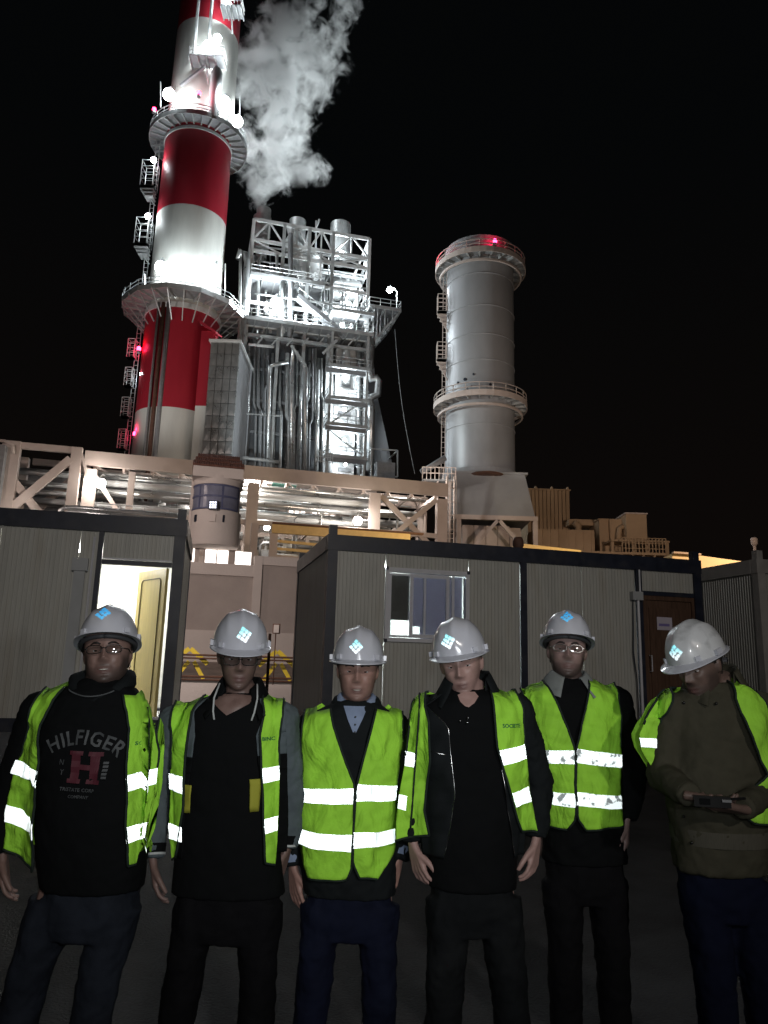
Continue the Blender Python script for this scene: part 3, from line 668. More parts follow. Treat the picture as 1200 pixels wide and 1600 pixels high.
# yellow crane beam and yellow lit canopy
OY = (-9.0, 52.0)
y0_, y1_ = SZ(425, 822, OY), SZ(640, 846, OY)
cb = thing('yellow_beam', 'long yellow painted crane beam above the middle cabin roof', 'crane beam', WS(OY, y0_[0], 0, y0_[1]))
zt_, zb_ = SZ(560, 829, OY)[1], SZ(560, 842, OY)[1]
MB().beam(WS(OY, y0_[0], 0, (zt_+zb_)/2), WS(OY, y1_[0], 0, (zt_+zb_)/2), 0.3, zt_-zb_).build('girder', M['yellow_crane'], cb)
MB().beam(WS(OY, y0_[0], -0.1, zt_+0.06), WS(OY, y1_[0]+1.0, -0.1, zt_+0.06), 0.5, 0.12).build('flange', M['rust'], cb)
for s_ in (y0_[0]+0.2, y1_[0]-0.2): MB().beam(WS(OY, s_, 0.3, 0), WS(OY, s_, 0.3, zb_), 0.55, 0.4).build('column', M['steel_pink'], cb)
MB().beam(WS(OY, y0_[0]-1.2, 0.3, 0), WS(OY, y0_[0]-1.2, 0.3, zt_), 0.5, 0.5).build('column', M['steel_pink'], cb)
for k in range(4):
    z_ = zb_-0.5-k*0.55
    MB().beam(WS(OY, y0_[0], 0.4, z_), WS(OY, y0_[0]+4.5, 0.4, z_-0.1), 0.12, 0.2).build('sheet_rail', M['yellow_crane' if k < 2 else 'steel_pink'], cb)
OC = (9.0, 58.0)
c0_, c1_ = SZ(760, 845, OC), SZ(908, 858, OC)
can = thing('lit_canopy', 'long thin brightly lit yellow canopy edge above the middle cabin roof', 'canopy', WS(OC, c0_[0], 0, c0_[1]))
zc_ = SZ(840, 853, OC)[1]
MB().poly([WS(OC, c0_[0], 0, zc_-1.2), WS(OC, c1_[0], 0, zc_-1.2), WS(OC, c1_[0], 0, zc_-0.1), WS(OC, c0_[0]+3.0, 0, zc_+0.1)], BX*3).build('fascia', M['yellow_crane'], can)
for s_ in (c0_[0]+0.3, c1_[0]-0.3): MB().beam(WS(OC, s_, 0.3, 0), WS(OC, s_, 0.3, zc_-1.2), 0.3).build('post', M['steel_pink'], can)
spot('canopy_light', WS(OC, 8, -4, zc_-3.5), WS(OC, 5, 0, zc_), 900, (1.0, 0.78, 0.3), 110, 0.7, 0.2)
spot('canopy_light', WS(OY, 14, -3.5, zt_-4), WS(OY, 10, 0, zt_), 1300, (1.0, 0.80, 0.4), 110, 0.7, 0.2)

# ================================================================== RED-AND-WHITE STACK
SX, SY, SRr = -26.1, 87.0, 4.55
def szr(px, py): return P(px, py, SY-SRr).z
big = thing('striped_chimney', 'tall red and white banded chimney with lit ring platforms on the left', 'chimney', (SX, SY, 0))
zbd = [0, szr(285, 636), szr(292, 470), szr(302, 317), szr(305, 185), szr(315, 22), 104.0]
SRt = lambda z_: 4.62-0.5*max(0, z_-30)/60
cm = ['white_paint', 'red_paint', 'white_paint', 'red_paint', 'white_paint', 'red_paint']
for k in range(6):
    nseg = max(2, int((zbd[k+1]-zbd[k])/2.6))
    prof = []
    for i in range(nseg+1):
        z_ = zbd[k]+(zbd[k+1]-zbd[k])*i/nseg; prof.append((SRt(z_), z_))
    MB().lathe((SX, SY, 0), prof, 64).build('red_band' if 'red' in cm[k] else 'white_band', M[cm[k]], big, smooth='edge')
MB().lathe((SX, SY, 0), [(0, 103.9), (SRr-0.2, 103.9)], 48).build('cap_plate', M['grey_steel'], big)
def ring_platform(c, r0, r1, z, nside, par, rail=True, rail_h=1.15, beams=24, thick=0.12, drop=0.9, railmat='galv', deck='grating', cone=False, a0=0, a1=2*math.pi, posts=None):
    full = abs(a1-a0-2*math.pi) < 1e-4
    n = nside
    pl = MB().lathe((c[0], c[1], z), [(r0, 0), (r1, 0), (r1, thick), (r0, thick), (r0, 0)], n, a0, a1).build('platform', M[deck], par)
    eb = MB(); eb.lathe((c[0], c[1], z), [(r1, -0.35), (r1+0.08, -0.35), (r1+0.08, 0.3), (r1, 0.3), (r1, -0.35)], n, a0, a1)
    eb.build('edge_beam', M[railmat], pl)
    for k in range(beams):
        a = a0+(a1-a0)*(k+(0 if full else 0.5))/beams; d = Vector((math.cos(a), math.sin(a), 0)); cc = Vector((c[0], c[1], z))
        b = MB().beam(cc+d*r0-Vector((0, 0, 0.17)), cc+d*(r1-0.02)-Vector((0, 0, 0.17)), 0.16, 0.28)
        if cone: b.beam(cc+d*r0-Vector((0, 0, drop)), cc+d*(r1-0.25)-Vector((0, 0, 0.3)), 0.12)
        b.build('bracket', M['galv'], pl)
    if rail:
        rl = MB()
        for h_ in (rail_h, rail_h*0.55):
            rl.lathe((c[0], c[1], z+h_), [(r1-0.04, -0.035), (r1+0.04, -0.035), (r1+0.04, 0.035), (r1-0.04, 0.035), (r1-0.04, -0.035)], n, a0, a1)
        for k in range(posts or beams):
            a = a0+(a1-a0)*k/(posts or beams); p = Vector((c[0]+r1*math.cos(a), c[1]+r1*math.sin(a), z+0.3))
            rl.tube([p, p+Vector((0, 0, rail_h-0.3))], 0.045, 5)
        rl.build('railing', M[railmat], pl)
    return pl
zp1 = P(303, 175, SY-6.1).z; zp2 = P(278, 447, SY-7.2).z
ring_platform((SX, SY), SRt(zp1)+0.05, 6.3, zp1, 32, big, beams=30)
ring_platform((SX, SY), SRr+0.05, 7.5, zp2, 12, big, beams=24, cone=True, drop=3.0, posts=30)
MB().lathe((SX, SY, 0), [(SRr+0.02, zp2-1.3), (SRr+0.15, zp2-1.3), (SRr+0.15, zp2-0.6), (SRr+0.02, zp2-0.6)], 64).build('collar_ring', M['white_steel'], big)
MB().lathe((SX, SY, 0), [(SRt(zp1)+0.02, zp1-0.9), (SRt(zp1)+0.14, zp1-0.9), (SRt(zp1)+0.14, zp1-0.5), (SRt(zp1)+0.02, zp1-0.5)], 64).build('collar_ring', M['white_steel'], big)
# ladders with cage landings down the left flank
def cage(par, c, w, h, z, nm='landing_cage', m='galv'):
    mb = MB()
    for dz in (0, 0.02): mb.box((c[0], c[1], z-0.06), (w, w, 0.12))
    for sx_ in (-1, 1):
        for sy_ in (-1, 1): mb.tube([(c[0]+sx_*w/2, c[1]+sy_*w/2, z), (c[0]+sx_*w/2, c[1]+sy_*w/2, z+h)], 0.06, 5)
    for hz_ in (h, h*0.75, h*0.5, h*0.25):
        for s1, s2 in (((-1, -1), (1, -1)), ((1, -1), (1, 1)), ((1, 1), (-1, 1)), ((-1, 1), (-1, -1))):
            mb.tube([(c[0]+s1[0]*w/2, c[1]+s1[1]*w/2, z+hz_), (c[0]+s2[0]*w/2, c[1]+s2[1]*w/2, z+hz_)], 0.045, 5)
    o = mb.build(nm, M[m], par)
    if w < 1.0: return o
    b = MB()
    for k in range(3): b.box((c[0]+0.15*k, c[1], z-0.4-0.5*k), (w-0.3*k, w*0.8, 0.14))
    b.beam((c[0]-w/2, c[1], z-0.1), (c[0]+w/2+0.2, c[1], z-2.4), 0.14)
    b.build('landing_bracket', M[m], o)
    return o
def zat(px, py, x, y): return P(px, py, y).z
lx = SX-SRr-0.7
for (px, ytop, ybot, red) in ((237, 245, 298, 0), (229, 330, 388, 0), (219, 532, 562, 1), (219, 578, 606, 0), (217, 624, 654, 0), (213, 672, 704, 1)):
    z0_, z1_ = zat(px, ybot, 0, SY-1.2), zat(px, ytop, 0, SY-1.2)
    cage(big, (lx-0.25, SY-1.6), 1.7 if ytop < 500 else 0.85, min(z1_-z0_, 3.6 if ytop < 500 else 2.4), z0_)
ld = MB()
for dx in (-0.25, 0.25): ld.tube([(lx+0.3+dx, SY-1.3, 24), (lx+0.3+dx, SY-1.3, zp1)], 0.05, 5)
for k in range(0, int((zp1-24)/0.6)): ld.tube([(lx+0.05, SY-1.3, 24.3+k*0.6), (lx+0.55, SY-1.3, 24.3+k*0.6)], 0.03, 4)
ld.build('ladder', M['galv'], big)
# dark downpipes on the front, door-hood box at the right
for px, r_ in ((243, 0.26), (252, 0.3), (235, 0.15)):
    a = P(px+0, 600, SY-SRr-0.2); 
    MB().tube([(a.x, SY-SRr-0.0, 10), (a.x, SY-SRr-0.0, zp2-0.8)], r_, 8).build('downpipe', M['grey_steel'] if px != 243 else M['rust'], big, smooth=True)
# boxed duct connection in red with sloping hood
hx0, hx1 = P(316, 520, SY-SRr).x, P(330, 520, SY-SRr).x
zh1, zh0 = P(330, 505, SY-SRr).z, P(325, 636, SY-SRr).z
hood = MB().b2(hx0, hx1+0.6, SY-SRr+0.1-0.5, SY, zh0, zh1-1.2).build('duct_box', M['red_paint'], big)
MB().poly([(hx0-0.2, SY-SRr-0.8, zh1), (hx1+0.8, SY-SRr-0.8, zh1-1.4), (hx1+0.8, SY-SRr-0.8, zh1-1.7), (hx0-0.2, SY-SRr-0.8, zh1-0.4)], (0, 3, 0.8)).build('duct_hood', M['red_paint'], hood)
MB().b2(hx0, hx1+0.6, SY-SRr+0.1-0.5, SY, 14, zh0-0.01).build('duct_box', M['white_paint'], big)
# upper balconies
def balcony(pxl, pxr, py, Y, nm):
    a, b = P(pxl, py, Y), P(pxr, py+8, Y); z_ = a.z
    mb = MB().b2(a.x, b.x, Y, Y+2.2, z_-0.1, z_)
    o = mb.build(nm, M['grating'], big)
    for i in range(5): MB().b2(a.x+(b.x-a.x)*i/4-0.06, a.x+(b.x-a.x)*i/4+0.06, Y, Y+2.2, z_-0.4, z_-0.1).build('joist', M['galv'], o)
    r = MB()
    for h_ in (0.6, 1.2): r.tube([(a.x, Y, z_+h_), (b.x, Y, z_+h_)], 0.05, 5); r.tube([(a.x, Y, z_+h_), (a.x, Y+2.2, z_+h_)], 0.05, 5); r.tube([(b.x, Y, z_+h_), (b.x, Y+2.2, z_+h_)], 0.05, 5)
    for i in range(7): r.tube([(a.x+(b.x-a.x)*i/6, Y, z_), (a.x+(b.x-a.x)*i/6, Y, z_+1.2)], 0.04, 5)
    r.build('railing', M['galv'], o)
    m = MB().beam(((a.x+b.x)/2, Y+0.2, z_-0.3), ((a.x+b.x)/2, Y+2.0, z_-2.6), 0.2); m.build('bracket', M['galv'], o)
    return a, b
ba, bb = balcony(295, 348, 84, SY-SRr-1.9, 'balcony')
balcony(345, 376, 6, SY-SRr-1.5, 'balcony')
s0_, s1_ = P(282, 134, SY-SRr-0.4), P(320, 104, SY-SRr-1.2)
MB().beam(s0_, s1_, 0.32).build('strut', M['grey_steel'], big)
for px in (309, 330): 
    a = P(px, 30, SY-SRr); MB().tube([(a.x, SY-SRr-0.3, ba.z+1), (a.x, SY-SRr-0.3, 103)], 0.22, 8).build('riser_pipe', M['galv'], big, smooth=True)
dm_a, dm_b = P(326, 165, SY-SRr-0.6), P(336, 100, SY-SRr-0.6)
MB().lathe((dm_a.x+0.6, SY-SRr-0.3, 0), [(0.75, zp1+0.1), (0.75, dm_b.z-1.2), (0.5, dm_b.z-0.5), (0, dm_b.z-0.2)], 16).build('standpipe', M['white_steel'], big, smooth='edge')
# posts on platform rims
for px, py0, py1, Y in ((251, 128, 168, SY-4), (375, 152, 195, SY-2.5), (226, 428, 462, SY-4.5), (352, 412, 455, SY-3.5)):
    a, b = P(px, py0, Y), P(px, py1, Y); MB().tube([b, a], 0.08, 6).build('lamp_post', M['galv'], big)
# work lamps on the stack
LS = [((264, 148), SY-5.5, 'lamp on the upper ring platform of the striped chimney, left end', 380), ((284, 150), SY-5.5, 'second lamp from the left on the upper ring platform of the chimney', 220),
      ((351, 160), SY-3.9, 'lamp at the right end of the upper ring platform, in front of the steam', 1500), ((371, 190), SY+1.5, 'lamp below the right rim of the upper ring platform', 2000),
      ((326, 74), SY-SRr-1.0, 'lamp on the small upper balcony of the striped chimney', 420), ((340, 60), SY-SRr-0.6, 'higher lamp above the small upper balcony', 220),
      ((357, 9), SY-SRr-0.8, 'lamp on the topmost balcony, at the top edge of the picture', 240),
      ((240, 250), SY-2.4, 'lamp in the upper landing cage left of the chimney', 150), ((231, 338), SY-2.4, 'lamp in the second landing cage left of the chimney', 170),
      ((252, 418), SY-5.6, 'lamp on the large lower ring platform, left side', 1000), ((336, 424), SY-5.4, 'lamp on the large lower ring platform, right side', 1000),
      ((221, 585), SY-2.2, 'small lamp on the fourth landing cage down the chimney', 120), ((218, 634), SY-2.2, 'small lamp on the fifth landing cage down the chimney', 120)]
for (p_, Y_, lab, pw) in LS:
    lamp_thing(P(p_[0], p_[1], Y_), 'white '+lab, pw, r=0.75 if pw > 350 else 0.5 if pw > 210 else (0.36 if pw > 140 else 0.22))
for (p_, Y_, lab, pw) in [((311, 146), SY-6.4, 'red beacon standing in the middle of the chimney upper platform', 90), ((241, 171), SY-3.5, 'red beacon at the left rim of the chimney upper platform', 60),
      ((217, 545), SY-2.6, 'red beacon on the third landing cage left of the chimney', 70), ((211, 678), SY-2.6, 'red beacon on the lowest landing cage left of the chimney', 70),
      ((689, 411), 79, 'red beacon at the left rim of the grey chimney top platform', 10), ((773, 377), 75.3, 'red beacon on the front railing of the grey chimney top', 12)]:
    beacon(P(p_[0], p_[1], Y_), lab, pw)

spot('chimney_fill', (-36, 64, 15.5), P(283, 560, SY-SRr), 11000, (1.0, 0.95, 0.92), 42, 0.9, 0.4)  # unseen spot added to brighten the lower part of the striped chimney
# ================================================================== GREY BYPASS STACK
GX, GY = P(750, 560, 80).x, 80.0
GR = 52.5/FPX*(P(750, 560, 80)-Vector((0, 0, EYE))).dot(_F)
gst = thing('grey_chimney', 'squat grey metal chimney with two ring platforms on the right', 'chimney', (GX, GY, 0))
zg = lambda py: P(750, py, GY-GR).z
z0g, z1g = zg(742), zg(379)
bandz = [z0g, zg(660), zg(612), zg(560), zg(520), zg(475), zg(425), z1g]
for i in range(len(bandz)-1):
    MB().lathe((GX, GY, 0), [(GR, bandz[i]+0.03), (GR, bandz[i+1]-0.05), (GR+0.07, bandz[i+1]-0.05), (GR+0.07, bandz[i+1]+0.03)], 64).build('shell_ring', M['stack_grey'], gst, smooth='edge')
MB().lathe((GX, GY, 0), [(GR+0.1, z0g), (GR+0.35, z0g+0.1), (GR+0.35, z0g+0.9), (GR, z0g+1.0)], 48).build('base_flange', M['duct_grey'], gst)
zt1 = zg(385)-2.2; ztm = zg(645)
ring_platform((GX, GY), GR+0.05, GR+1.35, P(755, 388, GY-GR-1.3).z, 40, gst, beams=22, railmat='steel_pink', cone=False)
ring_platform((GX, GY), GR+0.05, GR+1.35, P(752, 612, GY-GR-1.3).z, 40, gst, beams=22, railmat='steel_pink')
for pyy in (399, 624):
    z_ = P(755, pyy, GY-GR-0.8).z
    MB().lathe((GX, GY, 0), [(GR+0.75, z_-0.6), (GR+0.95, z_-0.6), (GR+0.95, z_-0.35), (GR+0.75, z_-0.35), (GR+0.75, z_-0.6)], 40).build('stiffener_ring', M['steel_pink'], gst)
MB().lathe((GX, GY, 0), [(GR-0.25, z1g), (GR+0.2, z1g), (GR+0.25, z1g+0.9), (GR-0.3, z1g+0.9), (GR-0.3, z1g)], 48).build('rim', M['duct_grey'], gst)
for (px, ytop, ybot) in ((698, 468, 494), (696, 542, 568)):
    z0_, z1_ = P(px, ybot, GY).z, P(px, ytop, GY).z
    cage(gst, (GX-GR-0.62, GY-0.8), 1.05, z1_-z0_, z0_, m='steel_pink')
ld = MB(); 
for dx in (-0.2, 0.2): ld.tube([(GX-GR-0.3+dx, GY-0.6, z0g), (GX-GR-0.3+dx, GY-0.6, zg(405))], 0.045, 5)
for k in range(int((zg(405)-z0g)/0.6)): ld.tube([(GX-GR-0.5, GY-0.6, z0g+0.3+k*0.6), (GX-GR-0.1, GY-0.6, z0g+0.3+k*0.6)], 0.03, 4)
ld.build('ladder', M['steel_pink'], gst)
for px, py, r_ in ((716, 598, 0.13), (727, 593, 0.18), (740, 585, 0.12), (766, 601, 0.15)):
    d = ray(px, py)
    # intersect with shell
    ox, oy = -GX, -GY; A_ = d.x**2+d.y**2; B_ = 2*(ox*d.x+oy*d.y); C_ = ox*ox+oy*oy-GR*GR
    t_ = (-B_-math.sqrt(B_*B_-4*A_*C_))/(2*A_); w = Vector((0, 0, EYE))+d*t_; nn = Vector((w.x-GX, w.y-GY, 0)).normalized()
    MB().tube([w-nn*0.1, w+nn*0.12], r_, 10).build('sampling_port', M['navy'], gst)
# transition duct, support frame
def dz(px, py, Y): return P(px, py, Y)
dct = thing('transition_duct', 'grey flared duct box on legs carrying the grey chimney', 'duct', (GX, GY, 0))
fY, bY = GY-GR-1.2, GY+GR
a_, b_ = P(707, 738, fY), P(820, 743, fY); c_, d_ = P(715, 802, fY-0.8), P(836, 810, fY-0.8)
zt_, zb_ = (a_.z+b_.z)/2, (c_.z+d_.z)/2
m = MB(); vs = [(a_.x, fY, zt_), (b_.x, fY, zt_), (b_.x, bY, zt_), (a_.x, bY, zt_), (a_.x, fY-0.8, zb_), (d_.x, fY-0.8, zb_), (d_.x, bY, zb_), (a_.x, bY, zb_)]
m.add(vs, [(0, 1, 2, 3), (7, 6, 5, 4), (4, 5, 1, 0), (5, 6, 2, 1), (6, 7, 3, 2), (7, 4, 0, 3)]); m.build('duct_shell', M['duct_grey'], dct)
m = MB().b2(a_.x-0.1, b_.x+0.3, fY-0.15, bY+0.1, zt_, zt_+0.22); m.build('top_flange', M['duct_grey'], dct)
m = MB(); m.lathe((GX+0.1, fY+0.6, zt_-0.35), [(0, 0.1), (1.5, 0.15), (1.8, 0.3), (1.8, 0.36), (0, 0.36)], 24); m.build('expansion_fold', M['rust'], dct)
zf_ = 8.0
for x_ in (P(717, 810, fY-0.8).x, d_.x):
    MB().b2(x_-0.22, x_+0.22, fY-1.0, fY-0.6, zf_-8, zb_-0.45).build('leg', M['steel_pink'], dct)
MB().b2(a_.x+0.2, d_.x+0.25, fY-1.05, fY-0.55, zb_-0.45, zb_).build('front_beam', M['steel_pink'], dct)
ap = P(779, 814, fY-0.9)
for px in (748, 808):
    e_ = P(px, 848, fY-0.9); v_ = Vector((e_.x-ap.x, 0, e_.z-ap.z)); MB().beam((ap.x, fY-0.9, zb_-0.4), (ap.x+v_.x*2.2, fY-0.9, zb_-0.4+v_.z*2.2), 0.34).build('brace', M['steel_pink'], dct)
bw = thing('turbine_enclosure', 'pinkish panelled enclosure under the grey flared duct', 'building', (GX, GY+1, 0))
for i in range(5):
    x0_, x1_ = P(722, 830, fY+1.5).x, P(815, 836, fY+1.5).x; w_ = (x1_-x0_)/5
    MB().b2(x0_+i*w_+0.03, x0_+(i+1)*w_-0.03, fY+1.5, fY+1.8, 0, zb_-0.6 if i < 4 else zb_-1.2).build('wall_panel', M['steel_pink'], bw)
MB().b2(x0_, x1_, fY+1.35, fY+1.5, zb_-3.1, zb_-2.9).build('dado_rail', M['rust'], bw)
MB().b2(x0_, x1_, fY+1.9, bY, 0, zb_-0.7).build('enclosure_body', M['steel_pink'], bw)
# caged ladder at gantry right end, small landing with railing
lad = thing('caged_ladder', 'pale caged ladder rising at the right end of the gantry', 'ladder', P(705, 860, 68))
a_ = P(704, 745, 68); m = MB()
for dx in (-0.35, 0.35): m.tube([(a_.x+dx, 68, 0), (a_.x+dx, 68, a_.z)], 0.07, 5)
for k in range(int(a_.z/0.45)): m.tube([(a_.x-0.35, 68, 0.3+k*0.45), (a_.x+0.35, 68, 0.3+k*0.45)], 0.035, 4)
m.build('ladder_rails', M['steel_pink'], lad); m = MB()
for k in range(int(a_.z/1.3)): m.lathe((a_.x, 67.6, 1+k*1.3), [(0.5, 0), (0.54, 0), (0.54, 0.07), (0.5, 0.07), (0.5, 0)], 12, math.pi, 2*math.pi)
for k in range(5): an = math.pi+math.pi*(k+0.5)/5; m.tube([(a_.x+0.52*math.cos(an), 67.6+0.52*math.sin(an), 2), (a_.x+0.52*math.cos(an), 67.6+0.52*math.sin(an), a_.z)], 0.03, 4)
m.build('cage', M['steel_pink'], lad)
lp = thing('side_landing', 'small railed landing left of the grey chimney base', 'platform', P(685, 748, 70))
a_, b_ = P(660, 748, 70), P(712, 750, 70)
MB().b2(a_.x, b_.x, 70, 73, a_.z-0.15, a_.z).build('deck', M['grating'], lp)
m = MB()
for h_ in (0.6, 1.2): m.tube([(a_.x, 70, a_.z+h_), (b_.x, 70, a_.z+h_)], 0.05, 5)
for k in range(9): m.tube([(a_.x+(b_.x-a_.x)*k/8, 70, a_.z), (a_.x+(b_.x-a_.x)*k/8, 70, a_.z+1.2)], 0.045, 5)
m.build('railing', M['steel_pink'], lp)
for k in range(3): MB().beam((a_.x+0.3+k*1.2, 70.3, 0), (a_.x+0.3+k*1.2, 70.3, a_.z-0.15), 0.15).build('leg', M['steel_pink'], lp)
m = MB().tube([P(658, 738, 73), P(672, 730, 73), P(696, 715, 73)], 0.3, 8).build('sloping_duct', M['duct_grey'], lp, smooth=True)

# ------------------------------------------------------------ tan filter house etc. on the right
fh = thing('filter_house', 'tan ribbed filter house right of the grey flared duct', 'building', P(860, 850, 84))
a_, b_, c_, d_ = P(824, 764, 84), P(890, 769, 84), P(893, 832, 84), P(826, 832, 84)
n = 11
for i in range(n):
    f0, f1 = i/n, (i+1)/n
    zt_ = a_.z+(b_.z-a_.z)*0.4; 
    x0_, x1_ = a_.x+(b_.x-a_.x)*f0, a_.x+(b_.x-a_.x)*f1
    MB().b2(x0_+0.02, x1_-0.05, 84, 90, 0, zt_).build('wall_panel', M['tan'], fh)
MB().b2(a_.x-0.1, b_.x+0.1, 83.8, 90.2, zt_, zt_+0.15).build('roof', M['tan'], fh)
for px in (838, 863, 888): q = P(px, 768, 84); MB().lathe((q.x, 84.3, zt_+0.15), [(0.18, 0), (0.18, 0.25), (0.06, 0.4), (0, 0.4)], 8).build('roof_vent', M['tan'], fh)
lo = thing('low_duct_house', 'long low tan duct housing in front of the filter house', 'building', P(860, 850, 79))
a_, b_ = P(835, 826, 79), P(936, 834, 79)
MB().b2(a_.x, b_.x-0.5, 79, 83, 0, a_.z).build('housing', M['tan'], lo)
for i in range(8): MB().b2(a_.x+i*(b_.x-a_.x)/8, a_.x+i*(b_.x-a_.x)/8+0.14, 78.9, 79, 0, a_.z-0.1).build('rib', M['tan'], lo)
oh = thing('overhead_duct', 'tan overhead duct bridging between the filter house and square tower', 'duct', P(915, 815, 82))
a_, b_ = P(893, 811, 82), P(958, 826, 82)
MB().b2(a_.x-0.3, P(938, 812, 82).x, 82, 84, b_.z+0.3, a_.z).build('duct_shell', M['tan'], oh)
MB().tube([P(903, 835, 81.5), P(904, 822, 81.5), P(897, 816, 81.5)], 0.35, 10).build('elbow', M['tan'], oh, smooth=True)
tw2 = thing('square_duct_tower', 'narrow tan duct tower between the overhead duct and box house', 'building', P(950, 850, 80))
a_, b_ = P(936, 812, 80), P(960, 813, 80)
MB().b2(a_.x, b_.x-0.15, 80, 84, 0, a_.z).build('tower_wall', M['tan'], tw2)
MB().b2(a_.x-0.1, b_.x, 79.9, 84.1, a_.z, a_.z+0.12).build('roof', M['tan'], tw2)
bx_ = thing('box_house', 'tan box shaped machine house with pale top on the right', 'building', P(990, 840, 78))
a_, b_ = P(978, 803, 78), P(1010, 806, 78); zb2 = P(990, 846, 78).z
MB().b2(a_.x, b_.x, 78, 84, zb2, a_.z).build('house_wall', M['tan'], bx_)
MB().b2(a_.x-1.3, a_.x-0.02, 79.5, 84, zb2-1, a_.z-0.3).build('side_wing', M['tan'], bx_)
MB().b2(a_.x-0.12, b_.x+0.12, 77.85, 84.1, a_.z, a_.z+0.15).build('roof', M['steel_pink'], bx_)
MB().b2(a_.x-2, b_.x+2, 77, 84.5, zb2-0.2, zb2).build('deck', M['tan'], bx_)
for x_ in (a_.x-1.8, a_.x+0.5, b_.x-0.3, b_.x+1.8): MB().b2(x_-0.15, x_+0.15, 77.2, 77.5, 0, zb2-0.2).build('leg', M['tan'], bx_)
MB().tube([P(966, 846, 79), P(968, 826, 79), P(974, 822, 79)], 0.28, 8).build('vent_pipe', M['tan'], bx_, smooth=True)
rl_ = thing('walkway_railing', 'tan walkway railing with posts right of the box house', 'railing', P(1005, 850, 76))
a_, b_ = P(972, 840, 76), P(1040, 843, 76); m = MB()
for h_ in (0.0, -0.55, -1.1): m.tube([(a_.x, 76, a_.z+h_), (b_.x, 76, a_.z+h_)], 0.05, 5)
for k in range(14): m.tube([(a_.x+(b_.x-a_.x)*k/13, 76, a_.z-1.5), (a_.x+(b_.x-a_.x)*k/13, 76, a_.z)], 0.06, 5)
m.build('rails', M['tan'], rl_)
MB().b2(a_.x-7, b_.x, 76, 78, a_.z-1.75, a_.z-1.5).build('deck', M['tan'], rl_)
for k in range(5): x_ = a_.x+k*(b_.x-a_.x)/4; MB().b2(x_-0.1, x_+0.1, 76.2, 76.4, 0, a_.z-1.75).build('post', M['tan'], rl_)
# lit building roof wedge above right cabin
lw = thing('lit_low_building', 'low warm lit building behind the right cabin roof', 'building', P(1110, 880, 42))
a_, b_ = P(1050, 862, 42), P(1148, 877, 42); zt_ = P(1095, 868, 42).z
MB().poly([(a_.x, 42, 0), (b_.x+1.0, 42, 0), (b_.x+0.5, 42, P(1150, 877, 42).z), (P(1093, 868, 42).x, 42, zt_), (a_.x, 42, P(1050, 865, 42).z)], (0.5, 8, 0)).build('gable_wall', M['yellow_crane'], lw)
MB().beam((a_.x, 41.9, P(1050, 865, 42).z+0.04), (P(1093, 868, 42).x, 41.9, zt_+0.04), 0.3, 0.1).build('eave', M['tan'], lw)
spot('wall_light', (20, 36, 4.5), (21, 42, 7.5), 170, (1.0, 0.75, 0.42), 120, 0.7, 0.2)
# ================================================================== BOILER HOUSE (steel tower full of pipes)
OHx = P(385, 700, 90); OH = (OHx.x, 90.0)
def hs(px, py, t=0.0): return SZ(px, py, (OH[0]+BX.x*t, OH[1]+BX.y*t))
def HW(s, z, t=0.0): return WS(OH, s, t, z)
def HP(px, py, t=0.0): s_, z_ = hs(px, py, t); return HW(s_, z_, t)
def hb(par, nm, px0, px1, py0, py1, t0, t1, m, rz=ang2s):
    s0_, za = hs(px0, (py0+py1)/2, t0); s1_, _ = hs(px1, (py0+py1)/2, t0); z1_ = hs((px0+px1)/2, py0, t0)[1]; z0_ = hs((px0+px1)/2, py1, t0)[1]
    return MB().box(HW((s0_+s1_)/2, (z0_+z1_)/2, (t0+t1)/2), (abs(s1_-s0_), t1-t0, abs(z1_-z0_)), rz).build(nm, M[m] if isinstance(m, str) else m, par)
boi = thing('boiler_tower', 'brightly lit steel boiler tower full of pipes and platforms between the two chimneys', 'boiler house', (OH[0], OH[1], 0))
zT = hs(480, 357)[1]; sA, sB = hs(393, 400)[0], hs(576, 420)[0]
zD = hs(480, 520)[1]                                      # main deck
zM = hs(480, 445)[1]
D2 = 13.0
sc = [sA, hs(441, 420)[0], hs(481, 420)[0], hs(519, 420)[0], sB]
# lower casing
sCa, sCb = hs(384, 640)[0], hs(497, 640)[0]
zl = zD-0.3
npan = 6
for i in range(npan):
    for j in range(7):
        a_ = sCa+(sCb-sCa)*i/npan; b_ = sCa+(sCb-sCa)*(i+1)/npan; z0_ = 20+(zl-20)*j/7; z1_ = 20+(zl-20)*(j+1)/7
        MB().box(HW((a_+b_)/2, (z0_+z1_)/2, 1.6), (b_-a_-0.05, 0.3, z1_-z0_-0.06), ang2s).build('casing_panel', M['cladding_dark'], boi)
MB().box(HW((sCa+sB)/2, zl/2, 8.0), (sB-sCa-0.2, 12.0, zl-0.2), ang2s).build('casing_core', M['cladding_dark'], boi)
for j in range(6):
    z_ = 22+(zl-22)*j/5.2
    MB().beam(HW(sCa-0.4, z_, 1.2), HW(sCb+0.2, z_, 1.2), 0.25, 0.35).build('buckstay', M['grey_steel'], boi)
